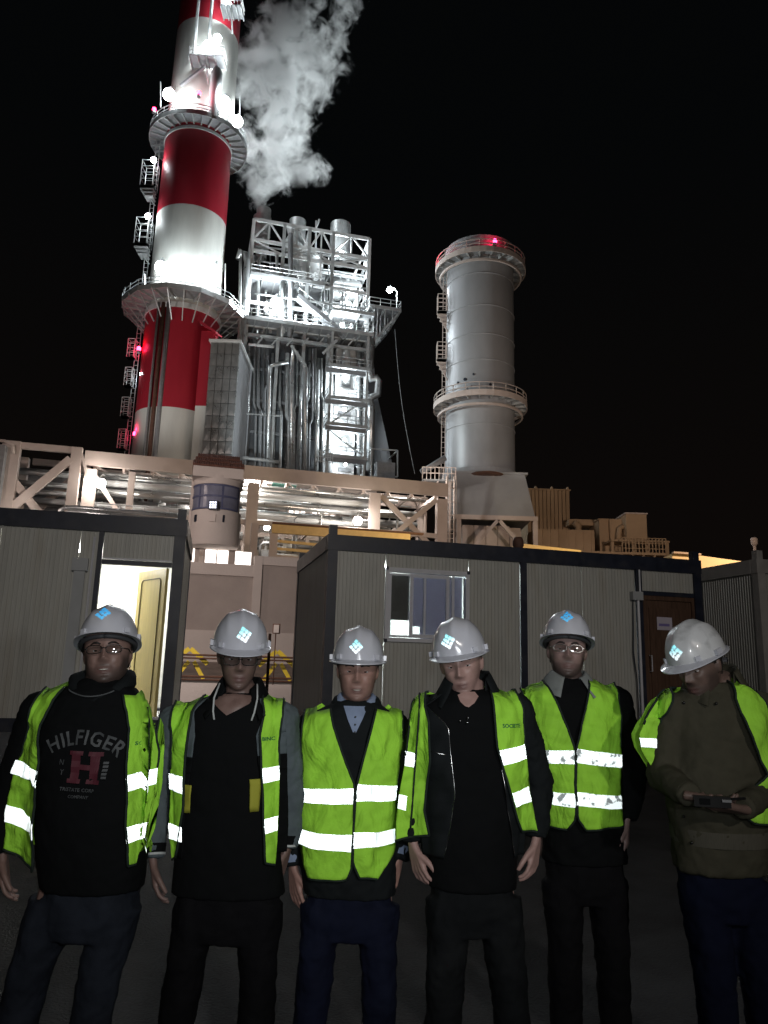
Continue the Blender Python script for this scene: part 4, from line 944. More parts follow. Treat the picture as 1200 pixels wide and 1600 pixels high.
# frame columns and levels
def lvl(z_, t_, nm='girder', w=0.3, h=0.5, a=None, b=None, m='white_steel'):
    return MB().beam(HW(a if a is not None else sA, z_, t_), HW(b if b is not None else sB, z_, t_), w, h).build(nm, M[m], boi)
zlev = [zT, zT-3.0, hs(480, 405)[1], zM, hs(480, 485)[1], zD]
for t_ in (0.0, D2):
    for s_ in sc: MB().beam(HW(s_, 8, t_), HW(s_, zT, t_), 0.42, 0.42).build('column', M['white_steel' if s_ in (sA, sB) else 'galv'], boi)
    for z_ in zlev: lvl(z_, t_, h=0.45)
    for i in range(4):
        a_, b_ = sc[i], sc[i+1]; mid = (a_+b_)/2
        MB().beam(HW(a_, zlev[1], t_), HW(mid, zlev[0], t_), 0.2).build('truss_diagonal', M['white_steel'], boi)
        MB().beam(HW(mid, zlev[0], t_), HW(b_, zlev[1], t_), 0.2).build('truss_diagonal', M['white_steel'], boi)
        MB().beam(HW(mid, zlev[0], t_), HW(mid, zlev[1], t_), 0.18).build('truss_post', M['white_steel'], boi)
        MB().beam(HW(a_, zlev[1], t_), HW(b_, zlev[2], t_), 0.2).build('truss_diagonal', M['white_steel'], boi)
        if i % 2: MB().beam(HW(b_, zlev[1], t_), HW(a_, zlev[2], t_), 0.2).build('truss_diagonal', M['white_steel'], boi)
for s_ in (sA, sc[2], sB):
    for z_ in zlev:
        MB().beam(HW(s_, z_, 0.2), HW(s_, z_, D2-0.2), 0.28, 0.4).build('cross_girder', M['white_steel'], boi)
    MB().beam(HW(s_, zlev[0], 0.3), HW(s_, zlev[2], D2/2), 0.2).build('truss_diagonal', M['white_steel'], boi)
    MB().beam(HW(s_, zlev[2], D2/2), HW(s_, zlev[0], D2-0.3), 0.2).build('truss_diagonal', M['white_steel'], boi)
# decks
def deck(z_, a, b, t0, t1, nm='deck', rail=True, m='grating', step=1.6):
    o = MB().box(HW((a+b)/2, z_, (t0+t1)/2), (b-a, t1-t0, 0.12), ang2s).build(nm, M[m], boi)
    j = MB(); n = max(2, int((b-a)/step))
    for k in range(n+1): j.beam(HW(a+(b-a)*k/n, z_-0.25, t0), HW(a+(b-a)*k/n, z_-0.25, t1), 0.12, 0.3)
    j.beam(HW(a, z_-0.2, t0), HW(b, z_-0.2, t0), 0.14, 0.45); j.beam(HW(a, z_-0.2, t1), HW(b, z_-0.2, t1), 0.14, 0.45)
    j.build('joists', M['galv'], o)
    if rail:
        r = MB()
        for h_ in (0.55, 1.1): r.tube([HW(a, z_+h_, t0), HW(b, z_+h_, t0)], 0.05, 5); r.tube([HW(b, z_+h_, t0), HW(b, z_+h_, t1)], 0.05, 5); r.tube([HW(a, z_+h_, t0), HW(a, z_+h_, t1)], 0.05, 5)
        n = max(2, int((b-a)/1.1))
        for k in range(n+1): r.tube([HW(a+(b-a)*k/n, z_, t0), HW(a+(b-a)*k/n, z_+1.1, t0)], 0.04, 5)
        for k in range(4): r.tube([HW(b, z_, t0+(t1-t0)*k/3), HW(b, z_+1.1, t0+(t1-t0)*k/3)], 0.04, 5)
        r.build('railing', M['galv'], o)
    return o
sW = hs(622, 490)[0]
deck(zD, sA-0.8, sB+0.4, -2.6, D2)
deck(zM, sA, hs(505, 450)[0], -1.2, D2)
deck(zlev[4]+0.1, sc[3], sB+0.6, -1.8, D2)
deck(hs(480, 405)[1], sc[1], sB, 2.5, D2, rail=False)
# right cantilevered platform, tapering downwards
zR = hs(600, 487)[1]
deck(zR, sB, sW, -1.5, 6.5)
for t_ in (-1.4, 1.2, 3.8, 6.4):
    MB().beam(HW(sW-0.1, zR-0.4, t_), HW(sB+0.1, zR-6.0, t_), 0.22).build('wedge_brace', M['galv'], boi)
    for f_ in (0.25, 0.5, 0.75):
        p_ = HW(sW-0.1, zR-0.4, t_).lerp(HW(sB+0.1, zR-6.0, t_), f_); MB().beam(p_, Vector((p_.x, p_.y, zR-0.3)), 0.12).build('wedge_post', M['galv'], boi)
for f_ in (0.15, 0.35, 0.55, 0.75, 0.95):
    a_ = HW(sW-0.1, zR-0.4, -1.4).lerp(HW(sB+0.1, zR-6.0, -1.4), f_); MB().beam(a_, a_+BX*7.8, 0.14).build('wedge_rail', M['galv'], boi)
# long stair falling to the right
sa_, sb_ = HP(466, 461, -1.9), HP(541, 523, -1.9)
stt = MB().beam(sa_, sb_, 0.14, 0.55).beam(sa_+BX*1.2, sb_+BX*1.2, 0.14, 0.55).build('stair', M['grey_steel'], boi)
tm_ = MB()
for k in range(26): p_ = sa_.lerp(sb_, (k+0.5)/26)+BX*0.6; tm_.box(p_, (0.35, 1.1, 0.05), ang2s)
tm_.build('stair_treads', M['grating'], stt)
rm_ = MB(); up = Vector((0, 0, 1.1)); rm_.tube([sa_+up, sb_+up], 0.05, 5)
for k in range(9): p_ = sa_.lerp(sb_, k/8); rm_.tube([p_, p_+up], 0.04, 4)
rm_.build('stair_rail', M['galv'], stt)
# drums / vessels on decks
def vessel(px, py, t_, r, L, axis, nm, m='cladding'):
    c = HP(px, py, t_); d = {'s': AX, 't': BX, 'z': Vector((0, 0, 1))}[axis]
    rr = [0.01, r*0.6, r*0.9, r, r, r*0.9, r*0.6, 0.01]; xs = [-L/2-r*0.35, -L/2-r*0.28, -L/2-r*0.12, -L/2, L/2, L/2+r*0.12, L/2+r*0.28, L/2+r*0.35]
    return MB().tube([c+d*x_ for x_ in xs], rr, 20, cap=False).build(nm, M[m], boi, smooth=True)
vessel(478, 425, 4.5, 1.9, 5.5, 't', 'steam_drum', 'white_steel')
vessel(478, 420, 4.5, 1.7, 3.0, 's', 'steam_drum', 'white_steel')
vessel(540, 455, 4.5, 1.7, 3.6, 's', 'steam_drum', 'white_steel')
vessel(532, 495, 3.5, 1.9, 4.2, 's', 'steam_drum', 'white_steel')
vessel(430, 488, 3.0, 1.6, 2.2, 's', 'flash_tank')
# silencers / vent stacks standing on the roof
def vent(px, pyt, pyb, r, t_, cap=True):
    a_ = HP(px, pyb, t_); b_ = HP(px, pyt, t_)
    return MB().lathe((a_.x, a_.y, 0), [(r*0.75, a_.z-1), (r*0.75, a_.z), (r, a_.z+0.3), (r, b_.z), (r*0.86, b_.z), (r*0.86, b_.z-0.4), (0, b_.z-0.4)], 24).build('vent_stack', M['galv'], boi, smooth='edge')
vent(408, 327, 395, 1.0, 3.0); vent(408, 340, 372, 1.25, 3.0); vent(462, 345, 405, 1.2, 5); vent(530, 351, 402, 1.45, 4)
def bpipe(pts, r, m='cladding', nm='pipe', t_=0.0):
    pp = [HP(p[0], p[1], p[2] if len(p) > 2 else t_) for p in pts]
    return MB().tube(pp, r, 8).build(nm, M[m], boi, smooth=True)
# jib crane on the top
bpipe([(493, 400, 1), (494, 345, 1)], 0.12, 'white_steel', 'jib_mast'); bpipe([(491, 362, 1), (499, 343, 1)], 0.16, 'white_steel', 'jib_arm')
# tall pipes at the left face with bend at the top
bpipe([(376, 600), (379, 520), (386, 410), (383, 396), (376, 392), (373, 405)], 0.42, 'cladding', t_=-1.5)
bpipe([(371, 700), (374, 520), (376, 402)], 0.2, 'galv', t_=-2)
bpipe([(402, 530), (404, 410), (412, 380), (410, 372)], 0.25, 'cladding', t_=1)
bpipe([(444, 392, 2), (449, 380, 2), (456, 368, 2), (452, 352, 2)], 0.5, 'white_steel')
bpipe([(463, 395, 2), (459, 380, 2), (455, 368, 2)], 0.5, 'white_steel')
bpipe([(452, 530), (454, 445), (454, 365)], 0.32, 'grey_steel', t_=-0.7)
bpipe([(440, 530), (442, 440)], 0.28, 'galv', t_=-0.8)
# big rightmost downcomer with expansion loop
bpipe([(578, 735), (580, 635), (577, 627), (579, 621), (590, 617), (592, 596), (588, 590), (580, 592), (577, 584), (581, 520)], 0.5, 'cladding', t_=-1.2)
# vertical pipes in front of casing
rp_ = random.Random(11)
vp = [(396, 527, 725, .16), (402, 530, 728, .2), (410, 530, 700, .14), (417, 555, 720, .12), (424, 552, 730, .15), (431, 545, 735, .12), (436, 570, 735, .2), (447, 552, 728, .24), (456, 540, 735, .2), (463, 548, 735, .14), (469, 560, 735, .2), (475, 580, 735, .12), (482, 545, 735, .16), (487, 545, 735, .12), (491, 545, 735, .16), (496, 560, 735, .22), (501, 560, 735, .14), (386, 540, 730, .24), (380, 555, 732, .16)]
for px, y0__, y1__, r_ in vp:
    t_ = rp_.uniform(-0.9, 0.9); yb = rp_.uniform(595, 660); dx = rp_.choice((-4, 4, 0, 3))
    p_ = [(px+2, y0__, t_), (px+1, yb, t_), (px+1+dx, yb+9, t_), (px+dx-1, 745, t_)] if dx else [(px+2, y0__, t_), (px-1, 745, t_)]
    bpipe(p_, r_, rp_.choice(['cladding', 'galv', 'galv', 'grey_steel']))
bpipe([(455, 735), (456, 580), (457, 545), (478, 575), (476, 735)], 0.3, 'cladding', t_=-2.2)
bpipe([(418, 740), (421, 574), (428, 570), (450, 566)], 0.26, 'cladding', t_=-1.6)
bpipe([(360, 735), (362, 645), (440, 650), (437, 740)], 0.2, 'galv', t_=-1.4)
bpipe([(356, 644), (380, 628)], 0.22, 'galv', t_=-1.4)
bpipe([(360, 593), (390, 596)], 0.22, 'galv', t_=-1.4)
bpipe([(388, 538), (428, 542)], 0.2, 'white_steel', t_=-2.0)
bpipe([(355, 712), (436, 722)], 0.22, 'galv', t_=-2.2)
# random pipework, valves and cable trays in the lit upper floors
for k in range(70):
    px = rp_.uniform(398, 575); top = rp_.choice([(395, 445), (450, 485), (488, 520)]); t_ = rp_.uniform(-0.6, 5)
    y0__ = rp_.uniform(top[0], top[1]); r_ = rp_.uniform(0.07, 0.22)
    kind = k % 4
    mm = rp_.choice(['cladding', 'white_steel', 'galv', 'white_steel'])
    if kind == 0: bpipe([(px, top[0], t_), (px-1, top[1], t_)], r_, mm)
    elif kind == 1: dx = rp_.uniform(12, 40)*rp_.choice((-1, 1)); x2 = min(574, max(397, px+dx)); bpipe([(px, top[1], t_), (px, y0__, t_), (x2, y0__+(x2-px)*0.13, t_), (x2, top[0]+4, t_)], r_, mm)
    elif kind == 2:
        c = HP(px, top[1]-5, t_); MB().tube([c-Vector((0, 0, 0.8)), c-Vector((0, 0, 0.3)), c+Vector((0, 0, 0.3)), c+Vector((0, 0, 0.9))], [r_*1.2, r_*2.6, r_*2.6, r_], 10).build('valve', M[mm], boi, smooth='edge')
    else:
        c = HP(px, y0__, t_); MB().box(c, (rp_.uniform(0.4, 1.3), 0.5, rp_.uniform(0.4, 1.4)), ang2s).build('junction_box', M[rp_.choice(['white_steel', 'grey_steel', 'galv'])], boi)
for py, tt in ((395, 0.4), (418, 1.5), (438, 0.2), (470, -0.9), (505, -0.8)):
    bpipe([(398, py-11, tt), (574, py+13, tt)], 0.13, 'galv', 'cable_tray')
# underside bracing of the main deck
for k in range(7):
    px = 400+k*24; MB().beam(HP(px, 540, -2.2), HP(px+10, 528, -2.2), 0.18).build('deck_brace', M['galv'], boi)
lvl(hs(480, 540)[1], -1.0, 'girder', 0.3, 0.4, a=sA, b=sB, m='galv')
MB().beam(HP(455, 540, -2.5), HP(478, 572, -2.5), 0.3).build('deck_brace', M['galv'], boi)
MB().beam(HP(505, 552, -2.5), HP(526, 532, -2.5), 0.35).build('deck_brace', M['galv'], boi)
# lit stair / service tower below on the right
ts0, ts1 = hs(510, 640)[0], hs(566, 640)[0]
for s_ in (ts0, ts1):
    for t_ in (-2.2, 1.5): MB().beam(HW(s_, 8, t_), HW(s_, zD-0.4, t_), 0.3).build('column', M['galv'], boi)
hb(boi, 'lift_wall', 522, 556, 545, 742, 0.2, 1.4, 'white_steel')
for y0__, y1__ in ((562, 574), (600, 604), (643, 650), (667, 670), (731, 737)):
    hb(boi, 'lift_opening', 529, 548, y0__, y1__, 0.05, 0.19, 'grey_steel')
for py in (577, 626, 667, 716):
    z_ = hs(538, py, -1)[1]
    deck(z_, ts0-0.3, ts1+0.3, -2.4, 0.1, 'landing')
    hb(boi, 'landing_beam', 508, 572, py, py+7, -2.6, -2.4, 'grey_steel')
bpipe([(515, 545), (516, 740)], 0.45, 'white_steel', t_=0.4); bpipe([(560, 540), (561, 740)], 0.3, 'cladding', t_=-0.2); bpipe([(541, 545), (541, 600)], 0.5, 'white_steel', t_=-0.4)
for k in range(14):
    y_ = 560+k*13; bpipe([(556, y_, -1.8), (568, y_+4, -1.8)], 0.09, 'galv', 'rung')
for a_, b_ in (((512, 664), (566, 628)), ((566, 712), (512, 670))):
    MB().beam(HP(*a_, -2.3), HP(*b_, -2.3), 0.16).build('brace', M['galv'], boi)
# small railed cage at casing's foot right of pipes
m = MB()
a_, b_ = HP(493, 712, -3), HP(520, 716, -3)
for h_ in (0, 0.6, 1.2): m.tube([a_-Vector((0, 0, h_-0.6)), b_-Vector((0, 0, h_-0.6))], 0.06, 5)
for k in range(8): p_ = a_.lerp(b_, k/7); m.tube([p_-Vector((0, 0, 0.8)), p_+Vector((0, 0, 0.9))], 0.05, 5)
m.build('service_railing', M['white_steel'], boi)
# tapered inlet duct behind on the right, small frame box
ind = thing('inlet_duct', 'grey tapering sheet duct right of the lit service tower', 'duct', HP(600, 700, 6))
p_ = [HP(583, 560, 5), HP(590, 620, 5), HP(617, 745, 5), HP(575, 745, 5), HP(575, 560, 5)]
MB().poly(p_, BX*6).build('duct_shell', M['duct_grey'], ind)
for f_ in (0.2, 0.45, 0.7): 
    q_ = HP(590, 620, 4.95).lerp(HP(617, 745, 4.95), f_); MB().beam(Vector((HP(577, 700, 4.9).x, q_.y-0.3, q_.z)), q_, 0.12).build('stiffener', M['duct_grey'], ind)
bx2 = thing('framed_shelter', 'small grey railed frame at the foot of the tapering duct', 'frame', HP(600, 730, -3))
c = [HP(580, 701, -3), HP(621, 704, -3), HP(621, 745, -3), HP(580, 745, -3)]
m = MB(); 
for i in range(4): m.beam(c[i], c[(i+1) % 4], 0.16)
m.beam(c[0], c[0]+BX*4, 0.16); m.beam(c[1], c[1]+BX*4, 0.16); m.build('frame_bars', M['galv'], bx2)
MB().box((c[3]+c[2])/2+Vector((0, 0.5, 0.6)), (2.4, 1.5, 2.6), ang2s).build('cabinet', M['grey_steel'], bx2)
# grey lagged duct between chimney and boiler tower
dk_ = thing('lagged_duct', 'mottled grey metal clad flue duct joining the chimney to the boiler tower', 'duct', P(345, 600, 82))
a_, b_ = P(329, 540, 81.4), P(374, 545, 81.4); zt_ = P(345, 534, 81.4).z; zb_ = 14
nx, nz = 4, 16
for i in range(nx):
    for j in range(nz):
        x0_ = a_.x+(b_.x-a_.x)*i/nx; x1_ = a_.x+(b_.x-a_.x)*(i+1)/nx; z0_ = zb_+(zt_-zb_)*j/nz; z1_ = zb_+(zt_-zb_)*(j+1)/nz
        cx_ = (x0_+x1_)/2; cz_ = (z0_+z1_)/2; mb = MB()
        q = 0.05
        mb.add([(x0_+.03, 81.4, z0_+.03), (x1_-.03, 81.4, z0_+.03), (x1_-.03, 81.4, z1_-.03), (x0_+.03, 81.4, z1_-.03), (cx_, 81.4-q, cz_), (x0_+.03, 81.8, z0_+.03), (x1_-.03, 81.8, z0_+.03), (x1_-.03, 81.8, z1_-.03), (x0_+.03, 81.8, z1_-.03)],
               [(0, 1, 4), (1, 2, 4), (2, 3, 4), (3, 0, 4), (0, 5, 6, 1), (1, 6, 7, 2), (2, 7, 8, 3), (3, 8, 5, 0), (5, 8, 7, 6)])
        mb.build('lagging_panel', M['cladding'], dk_)
MB().b2(a_.x, b_.x, 81.8, 92, zb_, zt_).build('duct_body', M['duct_grey'], dk_)
MB().b2(a_.x-0.2, b_.x+0.2, 81.2, 92, zt_, zt_+0.25).build('duct_top', M['white_steel'], dk_)
# sagging wire
w_ = [P(617, 515, 90)]; 
for k in range(1, 9): 
    f_ = k/8; w_.append(P(617+31*f_+math.sin(f_*3.14)*-5, 515+225*f_, 90-f_*14))
tag(MB().tube(w_, 0.035, 4).build('hanging_wire', M['grey_steel']), 'thin wire hanging from the boiler tower corner down to the gantry', 'wire')
# lamps on the boiler tower and gantry
for (p_, t_, lab, pw, r_) in [((431, 474), -1.5, 'brightest lamp on the boiler tower main floor', 5500, 0.75), ((480, 440), 0.6, 'lamp lighting the white drums on the left of the boiler tower', 3500, 0.3),
      ((534, 396), 1.0, 'lamp high on the boiler tower beside the wide vent stack', 1200, 0.36), ((545, 476), 0.5, 'lamp over the right hand drum of the boiler tower', 3000, 0.34),
      ((609, 453), 1.0, 'lamp on a post at the tip of the right cantilevered platform', 1500, 0.42), ((535, 508), -0.6, 'lamp under the middle right floor of the boiler tower', 1800, 0.3),
      ((538, 590), -1.4, 'lamp on the upper landing of the service tower', 1300, 0.26), ((538, 640), -1.4, 'lamp on the middle landing of the service tower', 500, 0.24),
      ((538, 688), -1.4, 'lamp on the lower landing of the service tower', 1500, 0.26), ((540, 726), -1.4, 'lamp at the foot of the service tower', 400, 0.2),
      ((478, 505), -0.8, 'lamp behind the long stair of the boiler tower', 1300, 0.26), ((410, 425), 1.5, 'lamp at the left upper floor of the boiler tower', 500, 0.25)]:
    lamp_thing(HP(p_[0], p_[1], t_), p_ and lab, pw, r=r_)
MB().tube([HP(620, 487, 1.0), HP(620, 455, 1.0), HP(612, 448, 1.0)], 0.09, 6).build('lamp_post', M['galv'], boi)
wmc = (1.0, 0.92, 0.84)
for (p_, t_, lab, pw, r_) in [((157, 755), -0.6, 'lamp on the gantry above the left cabin roof', 420, 0.42), ((391, 750), 1.0, 'large lamp cluster just right of the turret roof, left unit', 900, 0.5), ((409, 752), 1.2, 'large lamp cluster right of the turret roof, right unit', 900, 0.45),
      ((417, 824), 3.0, 'small lamp below the gantry right of the turret', 300, 0.28), ((559, 814), -0.6, 'lamp over the yellow beam behind the middle cabin', 420, 0.4), ((650, 762), 2.5, 'lamp inside the X-braced right end bay of the gantry', 800, 0.3),
      ((300, 790), 3.0, 'lamp among the pipes left of the turret', 300, 0.2), ((52, 800), -3.0, 'small lamp behind the braced bay at the far left', 200, 0.15)]:
    lamp_thing(HPg := RW(*rs(p_[0], p_[1], t_), t_), 'warm '+lab, pw, r=r_, col=wmc, m='lamp_warm')

# ================================================================== STEAM
blobs = [(406, 326, 94, .9), (406, 317, 94, 1.2), (407, 302, 94, 1.7), (410, 283, 94, 2.3), (418, 262, 94, 2.9), (440, 268, 94, 2.3), (460, 262, 94, 2.0), (482, 266, 94, 1.7), (503, 268, 94, 1.3), (512, 266, 94, .8),
         (402, 240, 93, 2.6), (428, 236, 94, 3.0), (450, 232, 94, 2.3), (380, 222, 92, 1.6), (470, 200, 94, 1.8), (440, 205, 94, 2.8), (428, 178, 94, 3.0), (445, 165, 94, 3.2), (418, 150, 93, 3.0),
         (385, 110, 91, 2.6), (400, 124, 92, 2.8), (372, 95, 91, 1.8), (400, 92, 92, 3.0), (425, 112, 93, 3.8), (455, 130, 94, 3.4), (485, 115, 94, 3.4), (450, 90, 94, 4.0), (425, 75, 93, 3.0),
         (460, 55, 94, 3.6), (480, 80, 94, 3.0), (445, 35, 94, 2.6), (480, 35, 94, 2.0), (510, 110, 94, 2.2), (520, 75, 94, 1.6), (535, 110, 94, 1.4), (500, 50, 94, 1.5), (535, 25, 94, 1.6), (545, 5, 94, 1.8), (525, 40, 94, 1.2), (420, 10, 93, 1.6), (350, 60, 90, 1.3), (500, 5, 94, 1.2)]
bp3 = [(P(a, b, c), r*1.32) for a, b, c, r in blobs]
lo_ = Vector([min(p[i]-r*1.5 for p, r in bp3) for i in range(3)]); hi_ = Vector([max(p[i]+r*1.5 for p, r in bp3) for i in range(3)])
sm = bpy.data.materials.new('steam'); sm.use_nodes = True; nt = sm.node_tree; nt.nodes.clear(); nn_ = nt.nodes; ll = nt.links
def nd(t, **k):
    x = nn_.new(t)
    for a, v in k.items(): setattr(x, a, v)
    return x
def link(a, b): ll.new(a, b)
tcs = nd('ShaderNodeTexCoord'); geo = tcs.outputs['Object']
# warp the lookup position so outlines billow
wnz = nd('ShaderNodeTexNoise'); wnz.inputs['Scale'].default_value = 0.20; wnz.inputs['Detail'].default_value = 2; link(geo, wnz.inputs['Vector'])
ws = nd('ShaderNodeVectorMath', operation='SUBTRACT'); link(wnz.outputs['Color'], ws.inputs[0]); ws.inputs[1].default_value = (0.5, 0.5, 0.5)
wm = nd('ShaderNodeVectorMath', operation='MULTIPLY_ADD'); link(ws.outputs[0], wm.inputs[0]); wm.inputs[1].default_value = (3.2, 3.2, 3.2); link(geo, wm.inputs[2])
acc = None
for p, r in bp3:
    dn = nd('ShaderNodeVectorMath', operation='DISTANCE'); link(wm.outputs[0], dn.inputs[0]); dn.inputs[1].default_value = p
    ma = nd('ShaderNodeMath', operation='MULTIPLY_ADD'); link(dn.outputs['Value'], ma.inputs[0]); ma.inputs[1].default_value = -1.0/r; ma.inputs[2].default_value = 1.0
    if acc is None: acc = ma.outputs[0]
    else:
        mxn = nd('ShaderNodeMath', operation='SMOOTH_MAX'); link(acc, mxn.inputs[0]); link(ma.outputs[0], mxn.inputs[1]); mxn.inputs[2].default_value = 0.15; acc = mxn.outputs[0]
nz1 = nd('ShaderNodeTexNoise'); nz1.inputs['Scale'].default_value = 0.40; nz1.inputs['Detail'].default_value = 10; nz1.inputs['Roughness'].default_value = 0.66; nz1.inputs['Distortion'].default_value = 0.7
link(geo, nz1.inputs['Vector'])
a1_ = nd('ShaderNodeMath', operation='MULTIPLY_ADD'); link(nz1.outputs[0], a1_.inputs[0]); a1_.inputs[1].default_value = 5.0; a1_.inputs[2].default_value = -2.72
a2_ = nd('ShaderNodeMath', operation='ADD'); link(acc, a2_.inputs[0]); link(a1_.outputs[0], a2_.inputs[1])
a3_ = nd('ShaderNodeMapRange'); link(a2_.outputs[0], a3_.inputs[0]); a3_.inputs[1].default_value = 0.0; a3_.inputs[2].default_value = 0.9; a3_.inputs[3].default_value = 0.0; a3_.inputs[4].default_value = 0.6
gate = nd('ShaderNodeMath', operation='GREATER_THAN'); link(acc, gate.inputs[0]); gate.inputs[1].default_value = -0.25
a4_ = nd('ShaderNodeMath', operation='MULTIPLY'); link(a3_.outputs[0], a4_.inputs[0]); link(gate.outputs[0], a4_.inputs[1])
pv = nd('ShaderNodeVolumePrincipled'); pv.inputs['Color'].default_value = (0.96, 0.97, 0.97, 1); pv.inputs['Anisotropy'].default_value = 0.0
link(a4_.outputs[0], pv.inputs['Density']); om = nd('ShaderNodeOutputMaterial'); link(pv.outputs[0], om.inputs['Volume'])
try: sm.volume_intersection_method = 'FAST'
except Exception: pass
try: sm.cycles.volume_step_rate = 0.4
except Exception: pass
# domain: union of spheres remeshed (tight, so empty air is not marched)
dmn = MB()
for p, r in bp3: dmn.sphere(p, r*1.15+1.0, 10, 8)
so = dmn.build('steam_plume', sm)
rm = so.modifiers.new('r', 'REMESH'); rm.mode = 'VOXEL'; rm.voxel_size = 0.8
dgp = bpy.context.evaluated_depsgraph_get(); me_ = bpy.data.meshes.new_from_object(so.evaluated_get(dgp)); so.modifiers.clear(); so.data = me_
if not me_.materials: me_.materials.append(sm)
tag(so, 'white billowing steam plume rising from the boiler tower vent beside the chimney', 'steam', kind='stuff')
# unseen spot added behind the plume to brighten the steam
spot('steam_backlight', (6.0, 128.0, 42.0), P(432, 140, 94), 290000, (0.88, 0.97, 1.0), 48, 0.8, 0.6)
spot('boiler_fill', (-14.0, 69.0, 15.5), HP(480, 590, 0), 12000, (0.86, 0.96, 1.0), 50, 0.7, 0.4)  # added spot from below left, lifts the dim lower boiler casing
# ================================================================== PEOPLE
def vmat(name, col, rough=0.8, **k): 
    if name not in M: M[name] = mat(name, col, rough, **k)
    return M[name]
vmat('skin_mid', (0.20, 0.115, 0.09), 0.5, var=0.08, scale=25); vmat('skin_dark', (0.125, 0.075, 0.058), 0.5, var=0.08, scale=25)
def skin_mat(name, col, beard, lips=(0.10, 0.048, 0.044)):
    m = mat(name, col, 0.48, var=0.10, scale=30, bump=0.0006, bscale=300); nt = m.node_tree; b = nt.nodes['Principled BSDF']
    src = b.inputs['Base Color'].links[0].from_socket
    for an, c, f in (('beard', (0.022, 0.018, 0.016), beard), ('lips', lips, 0.8)):
        at = nt.nodes.new('ShaderNodeAttribute'); at.attribute_name = an
        mu = nt.nodes.new('ShaderNodeMath'); mu.operation = 'MULTIPLY'; mu.inputs[1].default_value = f; nt.links.new(at.outputs['Fac'], mu.inputs[0])
        mx = nt.nodes.new('ShaderNodeMix'); mx.data_type = 'RGBA'; nt.links.new(mu.outputs[0], mx.inputs[0]); nt.links.new(src, mx.inputs[6]); mx.inputs[7].default_value = (*c, 1); src = mx.outputs[2]
    nt.links.new(src, b.inputs['Base Color']); b.inputs['Subsurface Weight'].default_value = 0.0
    return m
fabric = dict(var=0.14, scale=14, bump=0.0012, bscale=260, spec=0.08)
vmat('black_cloth', (0.0045, 0.005, 0.0055), 0.85, **fabric); vmat('charcoal_cloth', (0.010, 0.012, 0.013), 0.85, **fabric)
vmat('olive_cloth', (0.050, 0.047, 0.033), 0.8, **fabric); vmat('grey_marl', (0.085, 0.105, 0.115), 0.85, **fabric)
vmat('blue_shirt', (0.20, 0.25, 0.36), 0.8, **fabric); vmat('grey_shirt', (0.20, 0.215, 0.21), 0.8, **fabric)
vmat('jeans_faded', (0.013, 0.016, 0.023), 0.85, spec=.1, var=0.5, scale=5, bump=0.0012, bscale=220, dirt=(0.05, 0.06, 0.075), dscale=2.4)
vmat('jeans_dark', (0.006, 0.008, 0.020), 0.85, spec=.1, var=0.35, scale=6, bump=0.0012, bscale=220, dirt=(0.012, 0.015, 0.03), dscale=3)
vmat('trouser_black', (0.005, 0.005, 0.006), 0.85, **fabric); vmat('trouser_charcoal', (0.007, 0.008, 0.009), 0.85, spec=.1, var=0.3, scale=6, bump=0.0012, bscale=220, dirt=(0.02, 0.022, 0.023), dscale=4)
vmat('trouser_navy', (0.005, 0.007, 0.019), 0.85, **fabric)
vmat('trim_dark', (0.008, 0.016, 0.012), 0.8); vmat('trim_white', (0.42, 0.44, 0.44), 0.8)
vmat('hair', (0.012, 0.010, 0.009), 0.6, var=0.3, scale=60); vmat('eye_white', (0.42, 0.39, 0.38), 0.2); vmat('iris', (0.02, 0.012, 0.008), 0.1)
vmat('teeth', (0.45, 0.43, 0.38), 0.3); vmat('shoe', (0.02, 0.018, 0.016), 0.5)
vmat('metal_small', (0.6, 0.6, 0.6), 0.25, metal=1.0); vmat('print_grey', (0.062, 0.068, 0.071), 0.7); vmat('print_red', (0.065, 0.008, 0.016), 0.7)
vmat('vest_print', (0.02, 0.14, 0.05), 0.7); vmat('frame_black', (0.01, 0.01, 0.01), 0.25)
vmat('hat_white', (0.48, 0.49, 0.54), 0.22, var=0.04, scale=5, dirt=(0.50, 0.50, 0.52), dscale=9, coat=0.5)
vmat('hat_scuffed', (0.50, 0.51, 0.52), 0.30, var=0.06, scale=8, dirt=(0.20, 0.20, 0.20), dscale=22, coat=0.3)
vmat('hat_harness', (0.05, 0.05, 0.055), 0.6)
M['vest'] = mat('fluorescent_mesh', (0.34, 0.72, 0.055), 0.75, spec=0.2, var=0.10, scale=9, bump=0.0015, bscale=350)
_n = M['vest'].node_tree; _b = [x for x in _n.nodes if x.type == 'BUMP'][0]; _m = _n.nodes.new('ShaderNodeMapping'); _m.inputs['Scale'].default_value = (1.6, 1.6, .75); _m.inputs['Rotation'].default_value = (0, .5, 0)
_t = [x for x in _n.nodes if x.type == 'TEX_COORD'][0]; _z = _n.nodes.new('ShaderNodeTexNoise'); _z.inputs['Scale'].default_value = 5.5; _z.inputs['Detail'].default_value = 3; _z.inputs['Distortion'].default_value = .8
_b2 = _n.nodes.new('ShaderNodeBump'); _b2.inputs['Distance'].default_value = .035; _n.links.new(_t.outputs['Object'], _m.inputs[0]); _n.links.new(_m.outputs[0], _z.inputs['Vector']); _n.links.new(_z.outputs[0], _b2.inputs['Height'])
_n.links.new(_b2.outputs[0], _b.inputs['Normal'])
